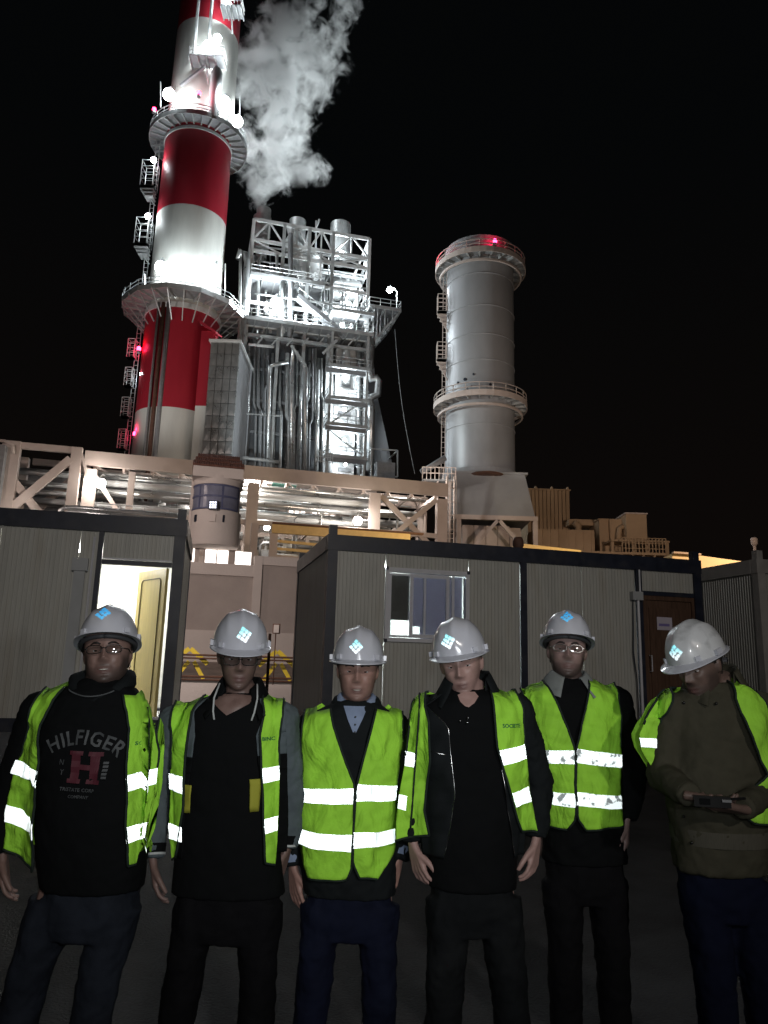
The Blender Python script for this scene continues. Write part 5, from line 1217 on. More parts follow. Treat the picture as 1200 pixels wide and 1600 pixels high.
def retro(name, c1, c2=None, amount=0.6, soil=0.0, rough=0.30, crease_shade=False):
    """glass-bead retroreflective sheet: the lobe points back along the incoming ray"""
    m = bpy.data.materials.new(name); m.use_nodes = True; nt = m.node_tree; n = nt.nodes; l = nt.links; n.clear()
    out = n.new('ShaderNodeOutputMaterial'); df = n.new('ShaderNodeBsdfDiffuse'); gl = n.new('ShaderNodeBsdfGlossy'); mx = n.new('ShaderNodeMixShader')
    ge = n.new('ShaderNodeNewGeometry'); l.new(ge.outputs['Incoming'], gl.inputs['Normal']); gl.inputs['Roughness'].default_value = rough
    tcx = n.new('ShaderNodeTexCoord'); nz = n.new('ShaderNodeTexNoise'); nz.inputs['Scale'].default_value = 35; nz.inputs['Detail'].default_value = 5; l.new(tcx.outputs['Object'], nz.inputs['Vector'])
    cr = n.new('ShaderNodeMapRange'); cr.inputs[1].default_value = 0.55 if soil else 0.3; cr.inputs[2].default_value = 0.62 if soil else 0.8; cr.inputs[3].default_value = 1.0; cr.inputs[4].default_value = 1-max(soil, 0.15)
    l.new(nz.outputs[0], cr.inputs[0])
    if crease_shade:  # shade of creases put into the tape colour as narrow dark streaks
        mp = n.new('ShaderNodeMapping'); mp.inputs['Scale'].default_value = (1, 1, .12); mp.inputs['Rotation'].default_value = (0, .12, 0); l.new(tcx.outputs['Object'], mp.inputs[0]); l.new(mp.outputs[0], nz.inputs['Vector'])
        nz.inputs['Scale'].default_value = 26; cr.inputs[1].default_value = .60; cr.inputs[2].default_value = .68; cr.inputs[4].default_value = .50
    base = None
    if c2:
        sp = n.new('ShaderNodeAttribute'); sp.attribute_name = 'blend'
        mc = n.new('ShaderNodeMix'); mc.data_type = 'RGBA'; l.new(sp.outputs['Fac'], mc.inputs[0]); mc.inputs[6].default_value = (*c1, 1); mc.inputs[7].default_value = (*c2, 1); base = mc.outputs[2]
    sc_ = n.new('ShaderNodeVectorMath'); sc_.operation = 'SCALE'; l.new(cr.outputs[0], sc_.inputs['Scale'])
    if base: l.new(base, sc_.inputs[0])
    else: sc_.inputs[0].default_value = c1
    l.new(sc_.outputs[0], gl.inputs['Color']); l.new(sc_.outputs[0], df.inputs['Color'])
    mx.inputs[0].default_value = amount; l.new(df.outputs[0], mx.inputs[1]); l.new(gl.outputs[0], mx.inputs[2]); l.new(mx.outputs[0], out.inputs['Surface'])
    return m
M['retro'] = retro('silver_reflective_tape', (0.78, 0.84, 0.82), amount=.30, crease_shade=True); M['retro_worn'] = retro('worn_reflective_tape', (0.76, 0.82, 0.80), amount=.30, soil=0.80)
M['emblem'] = retro('emblem_foil', (0.25, 0.72, 0.78), (0.85, 0.9, 0.92), 0.22); M['emblem_blue'] = retro('emblem_foil_blue', (0.04, 0.30, 0.62), (0.10, 0.42, 0.72), 0.14)
lm_ = bpy.data.materials.new('spectacle_lens'); lm_.use_nodes = True; nt = lm_.node_tree; nt.nodes.clear()
o_ = nt.nodes.new('ShaderNodeOutputMaterial'); t_ = nt.nodes.new('ShaderNodeBsdfTransparent'); g_ = nt.nodes.new('ShaderNodeBsdfGlossy'); x_ = nt.nodes.new('ShaderNodeMixShader')
t_.inputs[0].default_value = (0.85, 0.87, 0.87, 1); g_.inputs['Roughness'].default_value = 0.06; x_.inputs[0].default_value = 0.10
nt.links.new(t_.outputs[0], x_.inputs[1]); nt.links.new(g_.outputs[0], x_.inputs[2]); nt.links.new(x_.outputs[0], o_.inputs[0]); M['lens'] = lm_

def interp(t, xs, ys): return float(np.interp(t, xs, ys))
HZ = [-.118, -.110, -.095, -.07, -.04, 0, .03, .06, .09, .108, .118]
HW_ = [.016, .034, .047, .058, .066, .0725, .0765, .075, .060, .034, .002]
HF = [.060, .078, .083, .082, .084, .083, .089, .086, .068, .036, .002]
HB_ = [.020, .012, .018, .045, .075, .095, .100, .096, .075, .042, .002]
def head_pts(nu=80, nv=84, off=0.0, wide=1.0, smile=0.0, jaw=1.0):
    th = np.linspace(0, 2*np.pi, nu, endpoint=False); zz_ = -.118+.236*(0.5-0.5*np.cos(np.linspace(0, np.pi, nv)))
    T_, Z = np.meshgrid(th, zz_)
    w = np.interp(Z, HZ, HW_)*wide*np.where(Z < -.03, 1+(jaw-1)*np.clip((-.03-Z)/.05, 0, 1), 1); f = np.interp(Z, HZ, HF); b = np.interp(Z, HZ, HB_)
    s, c = np.sin(T_), np.cos(T_)                       # theta 0 = front (-y)
    e = 0.86
    x = w*np.sign(s)*np.abs(s)**e; y = np.where(c > 0, -f*np.abs(c)**e, b*np.abs(c)**0.95)
    fr = np.clip(c, 0, 1)**0.5
    G = lambda x0, z0, sx, sz: np.exp(-((x-x0)/sx)**2-((Z-z0)/sz)**2)
    d = np.zeros_like(x)
    d += .013*G(0, .004, .009, .016)+.019*G(0, -.018, .011, .016)+.019*G(0, -.032, .012, .010)
    for q in (-1, 1):
        d += .008*G(q*.013, -.036, .007, .007)-.012*G(q*.032, .002, .017, .011)+.0045*G(q*.03, .021, .022, .006)
        d += .006*G(q*.047, -.022, .018, .015)-.004*G(q*.048, -.058, .014, .016)+.006*smile*G(q*.040, -.040, .013, .014)
        d -= .004*smile*G(q*.030, -.055, .007, .016)
    mz = Z-.10*smile*x*x*10
    d += .006*np.exp(-((mz+.0655)/.0045)**2-(x/.021)**2)+.0065*np.exp(-((mz+.0775)/.0055)**2-(x/.018)**2)-.005*np.exp(-((mz+.0715)/.0022)**2-(x/.025)**2)
    d += .006*G(0, -.104, .020, .012)-.004*G(0, -.089, .020, .005)+.004*G(0, .05, .05, .03)
    y = y-d*fr
    if off:
        n = np.sqrt(x**2+y**2)+1e-6; x = x*(1+off/n); y = y*(1+off/n); Z = Z+off*np.clip(Z/.118, -1, 1)
    V = np.stack([x, y, Z], -1).reshape(-1, 3)
    F_ = [(i*nu+j, i*nu+(j+1) % nu, (i+1)*nu+(j+1) % nu, (i+1)*nu+j) for i in range(nv-1) for j in range(nu)]
    return V, F_, nu, nv

def remesh_obj(mb, name, m, parent, voxel, smooth=2, disp=None, org=None, disp2=None):
    me = bpy.data.meshes.new('tmp'); o0 = Vector(org)
    me.from_pydata([Vector(v)-o0 for v in mb.v], [], mb.f)
    bm = bmesh.new(); bm.from_mesh(me); bmesh.ops.recalc_face_normals(bm, faces=bm.faces); bm.to_mesh(me); bm.free()
    o = bpy.data.objects.new(name, me); COL.objects.link(o)
    r = o.modifiers.new('r', 'REMESH'); r.mode = 'VOXEL'; r.voxel_size = voxel; r.use_smooth_shade = True
    if smooth: s = o.modifiers.new('s', 'SMOOTH'); s.iterations = smooth; s.factor = 0.5
    for k, dd in enumerate((disp, disp2)):
        if not dd: continue
        tx = bpy.data.textures.new('folds', 'CLOUDS'); tx.noise_scale = dd[1]; tx.noise_depth = 3
        d = o.modifiers.new('d%d' % k, 'DISPLACE'); d.texture = tx; d.strength = dd[0]; d.mid_level = 0.5; d.texture_coords = 'LOCAL'
    dg = bpy.context.evaluated_depsgraph_get(); me2 = bpy.data.meshes.new_from_object(o.evaluated_get(dg))
    o.modifiers.clear(); o.data = me2; me2.name = name; bpy.data.meshes.remove(me)
    me2.materials.clear(); me2.materials.append(m); o.parent = parent
    return o
def ring_loft(mb, rings, n=40, ex=2.3, cap=True):
    """rings = (cx, cy, cz, hw, hd)"""
    b0 = len(mb.v)
    for cx, cy, cz, hw, hd in rings:
        for k in range(n):
            a = 2*math.pi*k/n; s, c = math.sin(a), math.cos(a)
            mb.v.append((cx+hw*math.copysign(abs(s)**(2/ex), s), cy-hd*math.copysign(abs(c)**(2/ex), c), cz))
    for i in range(len(rings)-1):
        for k in range(n): k2 = (k+1) % n; mb.f.append((b0+i*n+k, b0+i*n+k2, b0+(i+1)*n+k2, b0+(i+1)*n+k))
    if cap: mb.f.append(tuple(b0+k for k in range(n))[::-1]); mb.f.append(tuple(b0+(len(rings)-1)*n+k for k in range(n)))
def hand(mb, wrist, d, nrm, side, curl=0.5, spread=1.0):
    """d: direction wrist->fingers, nrm: palm facing, side: thumb direction sign"""
    d = Vector(d).normalized(); nrm = Vector(nrm); nrm = (nrm-d*nrm.dot(d)).normalized(); s = d.cross(nrm)*side
    W0 = Vector(wrist)
    for k in range(4):
        off = (k-1.5)*0.0212
        base = W0+d*0.02-s*off*0.55; kn = W0+d*(0.092-abs(k-1.2)*0.004)-s*off
        mb.tube([W0-d*0.03, base, kn], [0.017, 0.0145, 0.0115], 8)
        L = (0.068, 0.078, 0.073, 0.058)[k]; p = kn; ang = curl*0.5; dd = d; r = 0.0088
        pts = [kn-d*0.01, kn]; 
        for seg in range(3):
            dd = (d*math.cos(ang)+nrm*math.sin(ang)-s*(k-1.5)*0.07*spread).normalized(); p = p+dd*L*(0.42, 0.32, 0.26)[seg]; pts.append(p); ang += curl*(0.8+0.2*k*0.3)
        mb.tube(pts, [0.0105, 0.0092, 0.0085, 0.0077, 0.0065], 8)
    b = W0+d*0.025+s*0.022
    t1 = b+d*0.035+s*0.028+nrm*0.012; t2 = t1+d*0.032+s*0.008+nrm*0.012; t3 = t2+d*0.024+nrm*0.010
    mb.tube([W0+d*0.005+s*0.008, b, t1, t2, t3], [0.016, 0.0145, 0.0115, 0.0100, 0.0078], 8)

def person(sp):
    Y = sp['Y']; lab = sp['label']
    def q(px, py, dy=0.0): return P(px, py, Y+dy)
    ctrx = q(sp['neck'][0], sp['neck'][1]); base = Vector((ctrx.x, Y, 0))
    t = thing('person', lab, 'person', base, group='six men in hard hats and vests')
    ORG = base
    # ---------------- head frame
    hs_ = sp.get('hscale', 1.06)
    chin = q(sp['chin'][0], sp['chin'][1], -0.06)
    yaw, pit, rol = [math.radians(a) for a in sp['head']]
    R3 = Matrix.Rotation(yaw, 4, 'Z') @ Matrix.Rotation(rol, 4, 'Y') @ Matrix.Rotation(pit, 4, 'X')
    cv = R3 @ Vector((0, -.07, -.113))*hs_
    HC = chin-cv
    H = Matrix.Translation(HC) @ R3 @ Matrix.Scale(hs_, 4)
    V, F_, nu, nv = head_pts(smile=sp.get('smile', 0), wide=sp.get('wide', 1), jaw=sp.get('jaw', 1))
    body = MB(); body.add([H @ Vector(v) for v in V], F_+[tuple(range(nu))[::-1], tuple((nv-1)*nu+k for k in range(nu))])
    for s_ in (-1, 1):
        body.tube([H @ Vector((s_*.073, .012, .0+dz)) for dz in (.027, .02, .008, -.01, -.024, -.03)], [.006, .013, .016, .014, .010, .005], 8)
    # ---------------- torso rings
    sk = sp['rings']; rings = []
    for (py, xl, xr, hd) in sk:
        a, b = q(xl, py), q(xr, py); rings.append(((a.x+b.x)/2, Y, (a.z+b.z)/2, (b.x-a.x)/2, hd))
    nb = rings[0]; neckb = Vector((nb[0], Y+0.01, nb[2]))
    sk_top = H @ Vector((0, .035, -.03))
    body.tube([sk_top, H @ Vector((0, .03, -.085)), neckb+Vector((0, 0.0, 0.02)), neckb-Vector((0, 0, .08))], [.046, .052, .060, .073], 20)
    inner = [(c[0], c[1], c[2]-0.012, max(.04, c[3]-.02-(.05 if i_ > len(rings)-4 else 0)), c[4]-.02-(.03 if i_ > len(rings)-4 else 0)) for i_, c in enumerate(rings)]; ring_loft(body, inner, 28)
    arms = []
    for key in ('armL', 'armR'):
        A = sp[key]; pts = [q(*p) for p in A['pts']]; arms.append(pts)
        r = [0.048, 0.040, 0.027]
        m_ = [pts[0], pts[0].lerp(pts[1], .5), pts[1], pts[1].lerp(pts[2], .4), pts[2]]
        body.tube(m_, [.048, .044, .036, .036, .024], 12); body.sphere(pts[1], .036, 10, 8)
        hd_ = A['hand']; hand(body, pts[2]+(pts[2]-pts[1]).normalized()*0.02, hd_['d'], hd_['n'], hd_['s'], hd_.get('c', .5))
    # legs
    hipz = rings[-1][2]; legs = []
    for key in ('legL', 'legR'):
        (hx, hy), (kx, ky) = sp[key]; a = q(hx, hy); b = q(kx, ky); dirn = (b-a)
        an = a+dirn*((0.09-a.z)/dirn.z); kn = a+dirn*((0.50-a.z)/dirn.z); kn.y -= 0.02; an.y += 0.02; legs.append((a, kn, an))
        body.tube([a+Vector((0, 0, .06)), a.lerp(kn, .3), kn+Vector((0, 0, .06)), kn, kn.lerp(an, .35), an], [.055, .06, .052, .05, .05, .035], 12)
        body.tube([an+Vector((0, .03, -.03)), an+Vector((0, -.06, -.05)), an+Vector((0, -.14, -.06))], [.032, .032, .025], 8)
    bo = remesh_obj(body, 'body', sp['skin'], t, 0.0042, 1, org=ORG)
    # beard and lip masks in the head's own frame
    n = len(bo.data.vertices); co = np.empty(n*3, 'f'); bo.data.vertices.foreach_get('co', co); co = co.reshape(-1, 3)+np.array(ORG)
    Hi = np.array(H.inverted()); L = co @ Hi[:3, :3].T+Hi[:3, 3]
    x_, y_, z_ = L[:, 0], L[:, 1], L[:, 2]; near = (np.abs(z_) < .16) & (np.abs(x_) < .12) & (y_ < .06)
    sm_ = lambda a, lo, hi: np.clip((a-lo)/(hi-lo), 0, 1)
    nearm = (z_ > -.15) & near
    jawline = sm_(-z_, .035+.0*x_, .06)*sm_(.03-y_, 0, .03) + sm_(np.abs(x_), .05, .062)*sm_(-z_, .0, .03)*sm_(.02-y_, 0, .02)
    mouthhole = np.exp(-((z_+.071)/.014)**2-(x_/.026)**2); cheek = np.exp(-((z_+.045)/.02)**2-((np.abs(x_)-.038)/.018)**2)
    bd = np.clip(jawline-mouthhole*1.0-cheek*.8, 0, 1)*nearm
    bd = np.maximum(bd, np.exp(-((z_+.053)/.006)**2-(x_/.024)**2)*0.9*nearm*(y_ < -.05))
    lp_ = np.exp(-((z_+.0715)/.011)**4-(x_/.024)**4)*nearm*(y_ < -.05)
    for nm, ar in (('beard', bd), ('lips', lp_)):
        at = bo.data.attributes.new(nm, 'FLOAT', 'POINT'); at.data.foreach_set('value', ar.astype('f'))
    B_ = lambda mb, nm, m, par=t, **k: mb.build(nm, m, par, **k)
    def hb_(pts): return [H @ Vector(p) for p in pts]
    # eyes, lids, brows, teeth
    for s_ in (-1, 1):
        ec = Vector((s_*.031, -.0605, .001))
        e = MB(); e.sphere((0, 0, 0), .0125, 14, 10); e.v = [tuple(H @ (ec+Vector(v))) for v in e.v]; eo = B_(e, 'eye', M['eye_white'], smooth=True)
        g = sp.get('gaze', (0, 0)); gd = Vector((math.sin(math.radians(g[0])), -1, math.sin(math.radians(g[1])))).normalized()
        i_ = MB(); i_.sphere((0, 0, 0), .0062, 12, 8); i_.v = [tuple(H @ (ec+gd*.0078+Vector(v))) for v in i_.v]; B_(i_, 'iris', M['iris'], eo, smooth=True)
        ld_ = MB(); vs = []; fs = []; NU, NV = 12, 6; opn = sp.get('lid', 0.0)
        for (e0, e1) in ((8-opn, 80), (-70, -16+opn*0.3)):
            b0 = len(vs)
            for a in range(NV+1):
                el = math.radians(e0+(e1-e0)*a/NV)
                for c in range(NU+1):
                    az = math.radians(-80+160*c/NU); vs.append(H @ (ec+Vector((math.sin(az)*math.cos(el), -math.cos(az)*math.cos(el), math.sin(el)))*.0142))
            for a in range(NV):
                for c in range(NU): fs.append((b0+a*(NU+1)+c, b0+a*(NU+1)+c+1, b0+(a+1)*(NU+1)+c+1, b0+(a+1)*(NU+1)+c))
        ld_.add(vs, fs); B_(ld_, 'eyelid', sp['skin'], smooth=True)
        br = MB(); br.tube(hb_([(s_*.013, -.094, .020), (s_*.024, -.0945, .0245), (s_*.036, -.089, .0255), (s_*.048, -.078, .021)]), [.0028, .0042, .0038, .0016], 6); B_(br, 'eyebrow', M['hair'], smooth=True)
    if sp.get('teeth'):
        te_ = MB()
        for k in range(6): te_.box((0, 0, 0), (1, 1, 1)) if False else None
        vs = hb_([(-.015, -.0845, -.0680), (-.008, -.0880, -.0695), (0, -.0890, -.070), (.008, -.0880, -.0695), (.015, -.0845, -.0680)])
        te_.tube(vs, [.0012, .0020, .0024, .0020, .0012], 6); B_(te_, 'teeth', M['teeth'], smooth=True)
    # hair shell under the hat
    V2, F2, nu2, nv2 = head_pts(64, 60, off=0.006*sp.get('hairy', 1), wide=sp.get('wide', 1)); keep = (V2[:, 1] > -.028+np.clip(.02-V2[:, 2], 0, .05)*1.0) & (V2[:, 2] > -.045) | (V2[:, 2] > .055)
    hm = MB(); hm.add([H @ Vector(v) for v in V2], [f for f in F2 if all(keep[i] for i in f)]); B_(hm, 'hair', M['hair'], smooth=True)
    # ---------------- hard hat
    A_, Bf, Bb, C_ = .104, .130, .130, .136; z0_ = .042
    hatp = sp.get('hatpitch', 0); Hh = H @ Matrix.Translation((0, 0.004, z0_)) @ Matrix.Rotation(math.radians(hatp), 4, 'X')
    def dome(th, ph, off=0.0):
        s, c = math.sin(th), math.cos(th); cp, spn = math.cos(ph), math.sin(ph); b = Bf if c > 0 else Bb
        cp_ = cp**0.88; z = C_*spn**0.95
        x = A_*s*cp_; y = -b*c*cp_
        rdg = 0.007*math.exp(-(x/.016)**2)*min(1, max(0, (spn-.12)*3))+0.003*(math.exp(-((abs(x)-.052)/.010)**2))*min(1, max(0, (spn-.25)*3))
        nrm_ = Vector((x/A_**2, y/b**2, z/C_**2)).normalized()
        return Vector((x, y, z))+nrm_*(rdg+off)
    dm_ = MB(); NT, NP = 72, 24
    for j in range(NP+1):
        ph = math.radians(89.5*j/NP)
        for i in range(NT): dm_.v.append(Hh @ dome(2*math.pi*i/NT, ph))
    for j in range(NP):
        for i in range(NT): i2 = (i+1) % NT; dm_.f.append((j*NT+i, j*NT+i2, (j+1)*NT+i2, (j+1)*NT+i))
    dm_.f.append(tuple(NP*NT+k for k in range(NT)))
    hat = B_(dm_, 'hard_hat', M[sp.get('hatm', 'hat_white')], smooth=True)
    bm_ = MB(); prof = [(0.0, .004, 0), (1.0, -.001, 0), (1.0, -.005, 0), (0.0, -.002, -0.004)]
    for (fr, zz_, _) in prof:
        for i in range(NT):
            th = 2*math.pi*i/NT; c = math.cos(th); ext = .013+.034*max(0, c)**2.2
            p = dome(th, 0.0); d = Vector((p.x, p.y, 0)).normalized()
            bm_.v.append(Hh @ (p+d*(ext*fr-.002*(1-fr))+Vector((0, 0, zz_-.010*fr*max(0, c)**2))))
    for j in range(4):
        for i in range(NT): i2 = (i+1) % NT; j2 = (j+1) % 4; bm_.f.append((j*NT+i, j*NT+i2, j2*NT+i2, j2*NT+i))
    B_(bm_, 'brim', M['hat_white'], hat, smooth='edge')
    for s_ in (-1, 1):
        kb = MB(); kb.boxm(Hh @ Matrix.Translation((s_*.108, -.012, .014)), .012, .034, .020); B_(kb, 'accessory_slot', M['hat_white'], hat)
        kb = MB(); kb.boxm(Hh @ Matrix.Translation((s_*.074, -.098, .016)) @ Matrix.Rotation(s_*0.75, 4, 'Z'), .020, .008, .018); B_(kb, 'rim_lug', M['hat_white'], hat)
    hr2 = MB(); hr2.tube([Hh @ (dome(2*math.pi*i/40, 0.02)*0.90-Vector((0, 0, .012))) for i in range(41)], .009, 6); B_(hr2, 'headband', M['hat_harness'], hat, smooth=True)
    hr3 = MB(); hr3.tube([Hh @ Vector((0, .135, -.005)), Hh @ Vector((0, .12, -.05)), Hh @ Vector((.05, .11, -.055)), Hh @ Vector((-.05, .11, -.055))], .010, 6); B_(hr3, 'ratchet', M['hat_harness'], hat, smooth=True)
    # emblem: small foil tiles laid as a diamond on the front of the shell
    ex_, ez_, es = sp.get('emb', (0, .066, .021)); em = MB(); bl_v = []
    def on_dome(x, z, off=.0022):
        spn = min(.999, max(0, z/C_))**(1/.95); cp = math.sqrt(1-spn*spn)**.88
        return dome(math.asin(max(-1, min(1, x/(A_*cp)))), math.asin(spn), off)
    tiles = []
    st_ = es*2/3
    for i in range(3):
        for j in range(3):
            gx0, gx1 = -es+i*st_+.0012, -es+(i+1)*st_-.0012; gz0, gz1 = -es+j*st_+.0012, -es+(j+1)*st_-.0012
            if (i, j) == (1, 1):
                tiles.append([(0, -.006), (.008, -.001), (.003, .008), (-.004, .006), (-.007, -.002)])
            elif (i+j) % 2 == 1: tiles.append([(gx0, gz0), (gx1-.003*(i == 0), gz0), (gx1, gz1-.002), (gx0+.003*(j == 2), gz1)])
            else: tiles.append([(gx0, gz0), (gx1, gz0), (gx1, gz1), (gx0, gz1)])
    ca, sa = math.cos(math.radians(sp.get('emrot', 45))), math.sin(math.radians(sp.get('emrot', 45)))
    for tl in tiles:
        b0 = len(em.v)
        for (u, v) in tl:
            x, z = ex_+u*ca-v*sa, ez_+u*sa+v*ca; p = on_dome(x, z); em.v.append(Hh @ p); bl_v.append(min(1, max(0, 0.5-(v+u)*22)))
        nq = len(tl)
        for (u, v) in tl:
            x, z = ex_+u*ca-v*sa, ez_+u*sa+v*ca; p = on_dome(x, z, -.001); em.v.append(Hh @ p); bl_v.append(min(1, max(0, 0.5-(v+u)*22)))
        em.f.append(tuple(b0+k for k in range(nq)))
        for k in range(nq): em.f.append((b0+k, b0+(k+1) % nq, b0+nq+(k+1) % nq, b0+nq+k))
    eo = B_(em, 'emblem', M[sp.get('emm', 'emblem')], hat); at = eo.data.attributes.new('blend', 'FLOAT', 'POINT')
    if len(eo.data.vertices) == len(bl_v): at.data.foreach_set('value', np.array(bl_v, 'f'))
    # ---------------- glasses
    if sp.get('glasses'):
        big_ = sp['glasses'] == 'safety'; rw, rh = (.029, .019) if big_ else (.026, .015)
        gf = MB(); ln = MB()
        for s_ in (-1, 1):
            pts = []
            for k in range(25):
                a = 2*math.pi*k/24; cx = math.copysign(abs(math.cos(a))**.7, math.cos(a)); cz = math.copysign(abs(math.sin(a))**.7, math.sin(a))
                x = s_*.033+rw*cx; pts.append((x, -.100+.25*abs(x)**1.6*3, .000+rh*cz))
            gf.tube(hb_(pts), .0016, 5, cap=False); b0 = len(ln.v); ln.v += hb_(pts[:-1]); ln.v.append(H @ Vector((s_*.033, -.1015, 0))); ln.f += [(b0+k, b0+(k+1) % 24, b0+24) for k in range(24)]
            gf.tube(hb_([(s_*(.033+rw), -.089, .004), (s_*.079, -.07, .004), (s_*.082, .01, .004), (s_*.080, .02, -.01)]), .002, 5)
        gf.tube(hb_([(-.008, -.100, .003), (0, -.103, .005), (.008, -.100, .003)]), .0018, 5)
        go = B_(gf, 'spectacles', M['frame_black' if sp.get('gf', 1) else 'metal_small'], smooth=True); B_(ln, 'spectacle_lens', M['lens'], go, smooth=True)
    # ---------------- top garment
    tor = MB(); ring_loft(tor, rings, 48)
    bvt = MB(); bvt.v = list(tor.v); bvt.f = list(tor.f)
    sl = MB()
    for pts in arms:
        sh, el, wr = pts; fw = (wr-el).normalized()
        sl.tube([sh+Vector((0, 0, .0)), sh.lerp(el, .35), el+(sh-el)*.1, el.lerp(wr, .12), el.lerp(wr, .55), wr-fw*.015, wr+fw*.005], [.074, .067, .060, .058, .052, .045, .041], 18)
        sl.sphere(sh, .076, 14, 10); bvt.sphere(sh, .074, 12, 10); sl.sphere(el, .060, 12, 8)
    ft = (0.016, 0.055)
    if sp['top'] == sp['sleeve']:
        tor.v and tor.add(sl.v, sl.f); go = remesh_obj(tor, sp['topname'], M[sp['top']], t, .0085, 3, (sp.get('fold', 0.020), .07), ORG, (0.006, .025))
    else:
        go = remesh_obj(tor, sp['topname'], M[sp['top']], t, .0085, 3, (0.010, .07), ORG)
        so_ = remesh_obj(sl, 'jacket_sleeves', M[sp['sleeve']], t, .0085, 2, (0.022, .06), ORG, (0.010, .02))
    # cuffs
    for pts in arms:
        fw = (pts[2]-pts[1]).normalized(); c = MB(); c.tube([pts[2]-fw*.045, pts[2]-fw*.012], [.047, .044], 18); c.build('cuff', M[sp.get('cuff', sp['sleeve'])], t, smooth='edge')
        if sp.get('cuffstripe'): c = MB(); c.tube([pts[2]-fw*.012, pts[2]-fw*.004], [.0455, .0445], 18); c.build('cuff_stripe', M['trim_white'], t)
    # ---------------- draped surface lookup for vest and panels
    bm = bmesh.new()
    vv = [bm.verts.new(v) for v in bvt.v]
    for f in bvt.f:
        try: bm.faces.new([vv[i] for i in f])
        except Exception: pass
    bm.normal_update(); tree = BVHTree.FromBMesh(bm); bm.free()
    zs = [r[2] for r in rings][::-1]
    def rp_at(z): return (interp(z, zs, [r[0] for r in rings][::-1]), interp(z, zs, [r[3] for r in rings][::-1]))
    def ridge(x):
        h = tree.ray_cast(Vector((x, Y, 3)), Vector((0, 0, -1)));  return h[0].z if h[0] else rings[2][2]
    seed = sp['seed']
    def wrk(x, z): return .0045*math.sin(34*x+4*math.sin(7*z+seed)+seed)+.004*math.sin(41*z+31*x+seed*2+2*math.sin(20*x))+.003*math.sin(80*x-36*z+seed)+.0022*math.sin(130*z+60*x*math.cos(seed)+seed*3)
    def drape(x, z, off, back=False):
        cx, hw = rp_at(z); sg = -1 if not back else 1
        zr = ridge(x)
        if z > zr-.004: return Vector((x, Y, zr+off*.7))
        lim = .955*hw; xx = max(cx-lim, min(cx+lim, x)) if z < rings[3][2] else x
        h = tree.ray_cast(Vector((xx, Y+sg*1.0, z)), Vector((0, -sg, 0)))
        y = h[0].y if h[0] else Y
        over = abs(x-xx)
        if over > 0: y = Y+(y-Y)*max(0.25, 1-over/.07)
        return Vector((x, y+sg*(off+wrk(x, z)), z))
    YF = -0.11
    def poly_at(pl, v):
        ys = [p[1] for p in pl]; y = ys[0]+(ys[-1]-ys[0])*v
        return interp(y, ys, [p[0] for p in pl]), y
    def panel(pin, pout, off, name, m, par, v0=0, v1=1, u0=0, u1=1, nu_=16, nv_=44, back=True, thick=.003, cxb=None):
        mb = MB(); 
        for j in range(nv_+1):
            v = v0+(v1-v0)*j/nv_; a, ya = poly_at(pin, v); b, yb = poly_at(pout, v)
            for i in range(nu_+1):
                u = u0+(u1-u0)*i/nu_; w = q(a+(b-a)*u, ya+(yb-ya)*u, YF); mb.v.append(drape(w.x, w.z, off))
        for j in range(nv_):
            for i in range(nu_): mb.f.append((j*(nu_+1)+i, j*(nu_+1)+i+1, (j+1)*(nu_+1)+i+1, (j+1)*(nu_+1)+i))
        if back:
            b0 = len(mb.v); ti = Vector(mb.v[0]); to = Vector(mb.v[nu_]); bot = Vector(mb.v[-1]); xc = rings[3][0]; nb_ = 20
            for j in range(nb_+1):
                v = j/nb_; z = ti.z+(bot.z-ti.z)*v; k = min(nv_, int(round(v*nv_))); xo = Vector(mb.v[k*(nu_+1)+nu_]).x
                xi = ti.x+(xc-ti.x)*min(1, v*12)
                for i in range(nu_+1):
                    u = i/nu_; mb.v.append(drape(xi+(xo-xi)*u, (z if j else (ti.z+(to.z-ti.z)*u)), off, True))
            for j in range(nb_):
                for i in range(nu_): mb.f.append((b0+j*(nu_+1)+i, b0+(j+1)*(nu_+1)+i, b0+(j+1)*(nu_+1)+i+1, b0+j*(nu_+1)+i+1))
        o = mb.build(name, m, par, smooth=True)
        sd = o.modifiers.new('t', 'SOLIDIFY'); sd.thickness = thick; sd.offset = 0
        return o
    return dict(t=t, q=q, H=H, Hh=Hh, drape=drape, panel=panel, rings=rings, arms=arms, legs=legs, B=B_, Y=Y, YF=YF, poly_at=poly_at, ORG=ORG, garment=go, neckb=neckb, ridge=ridge)

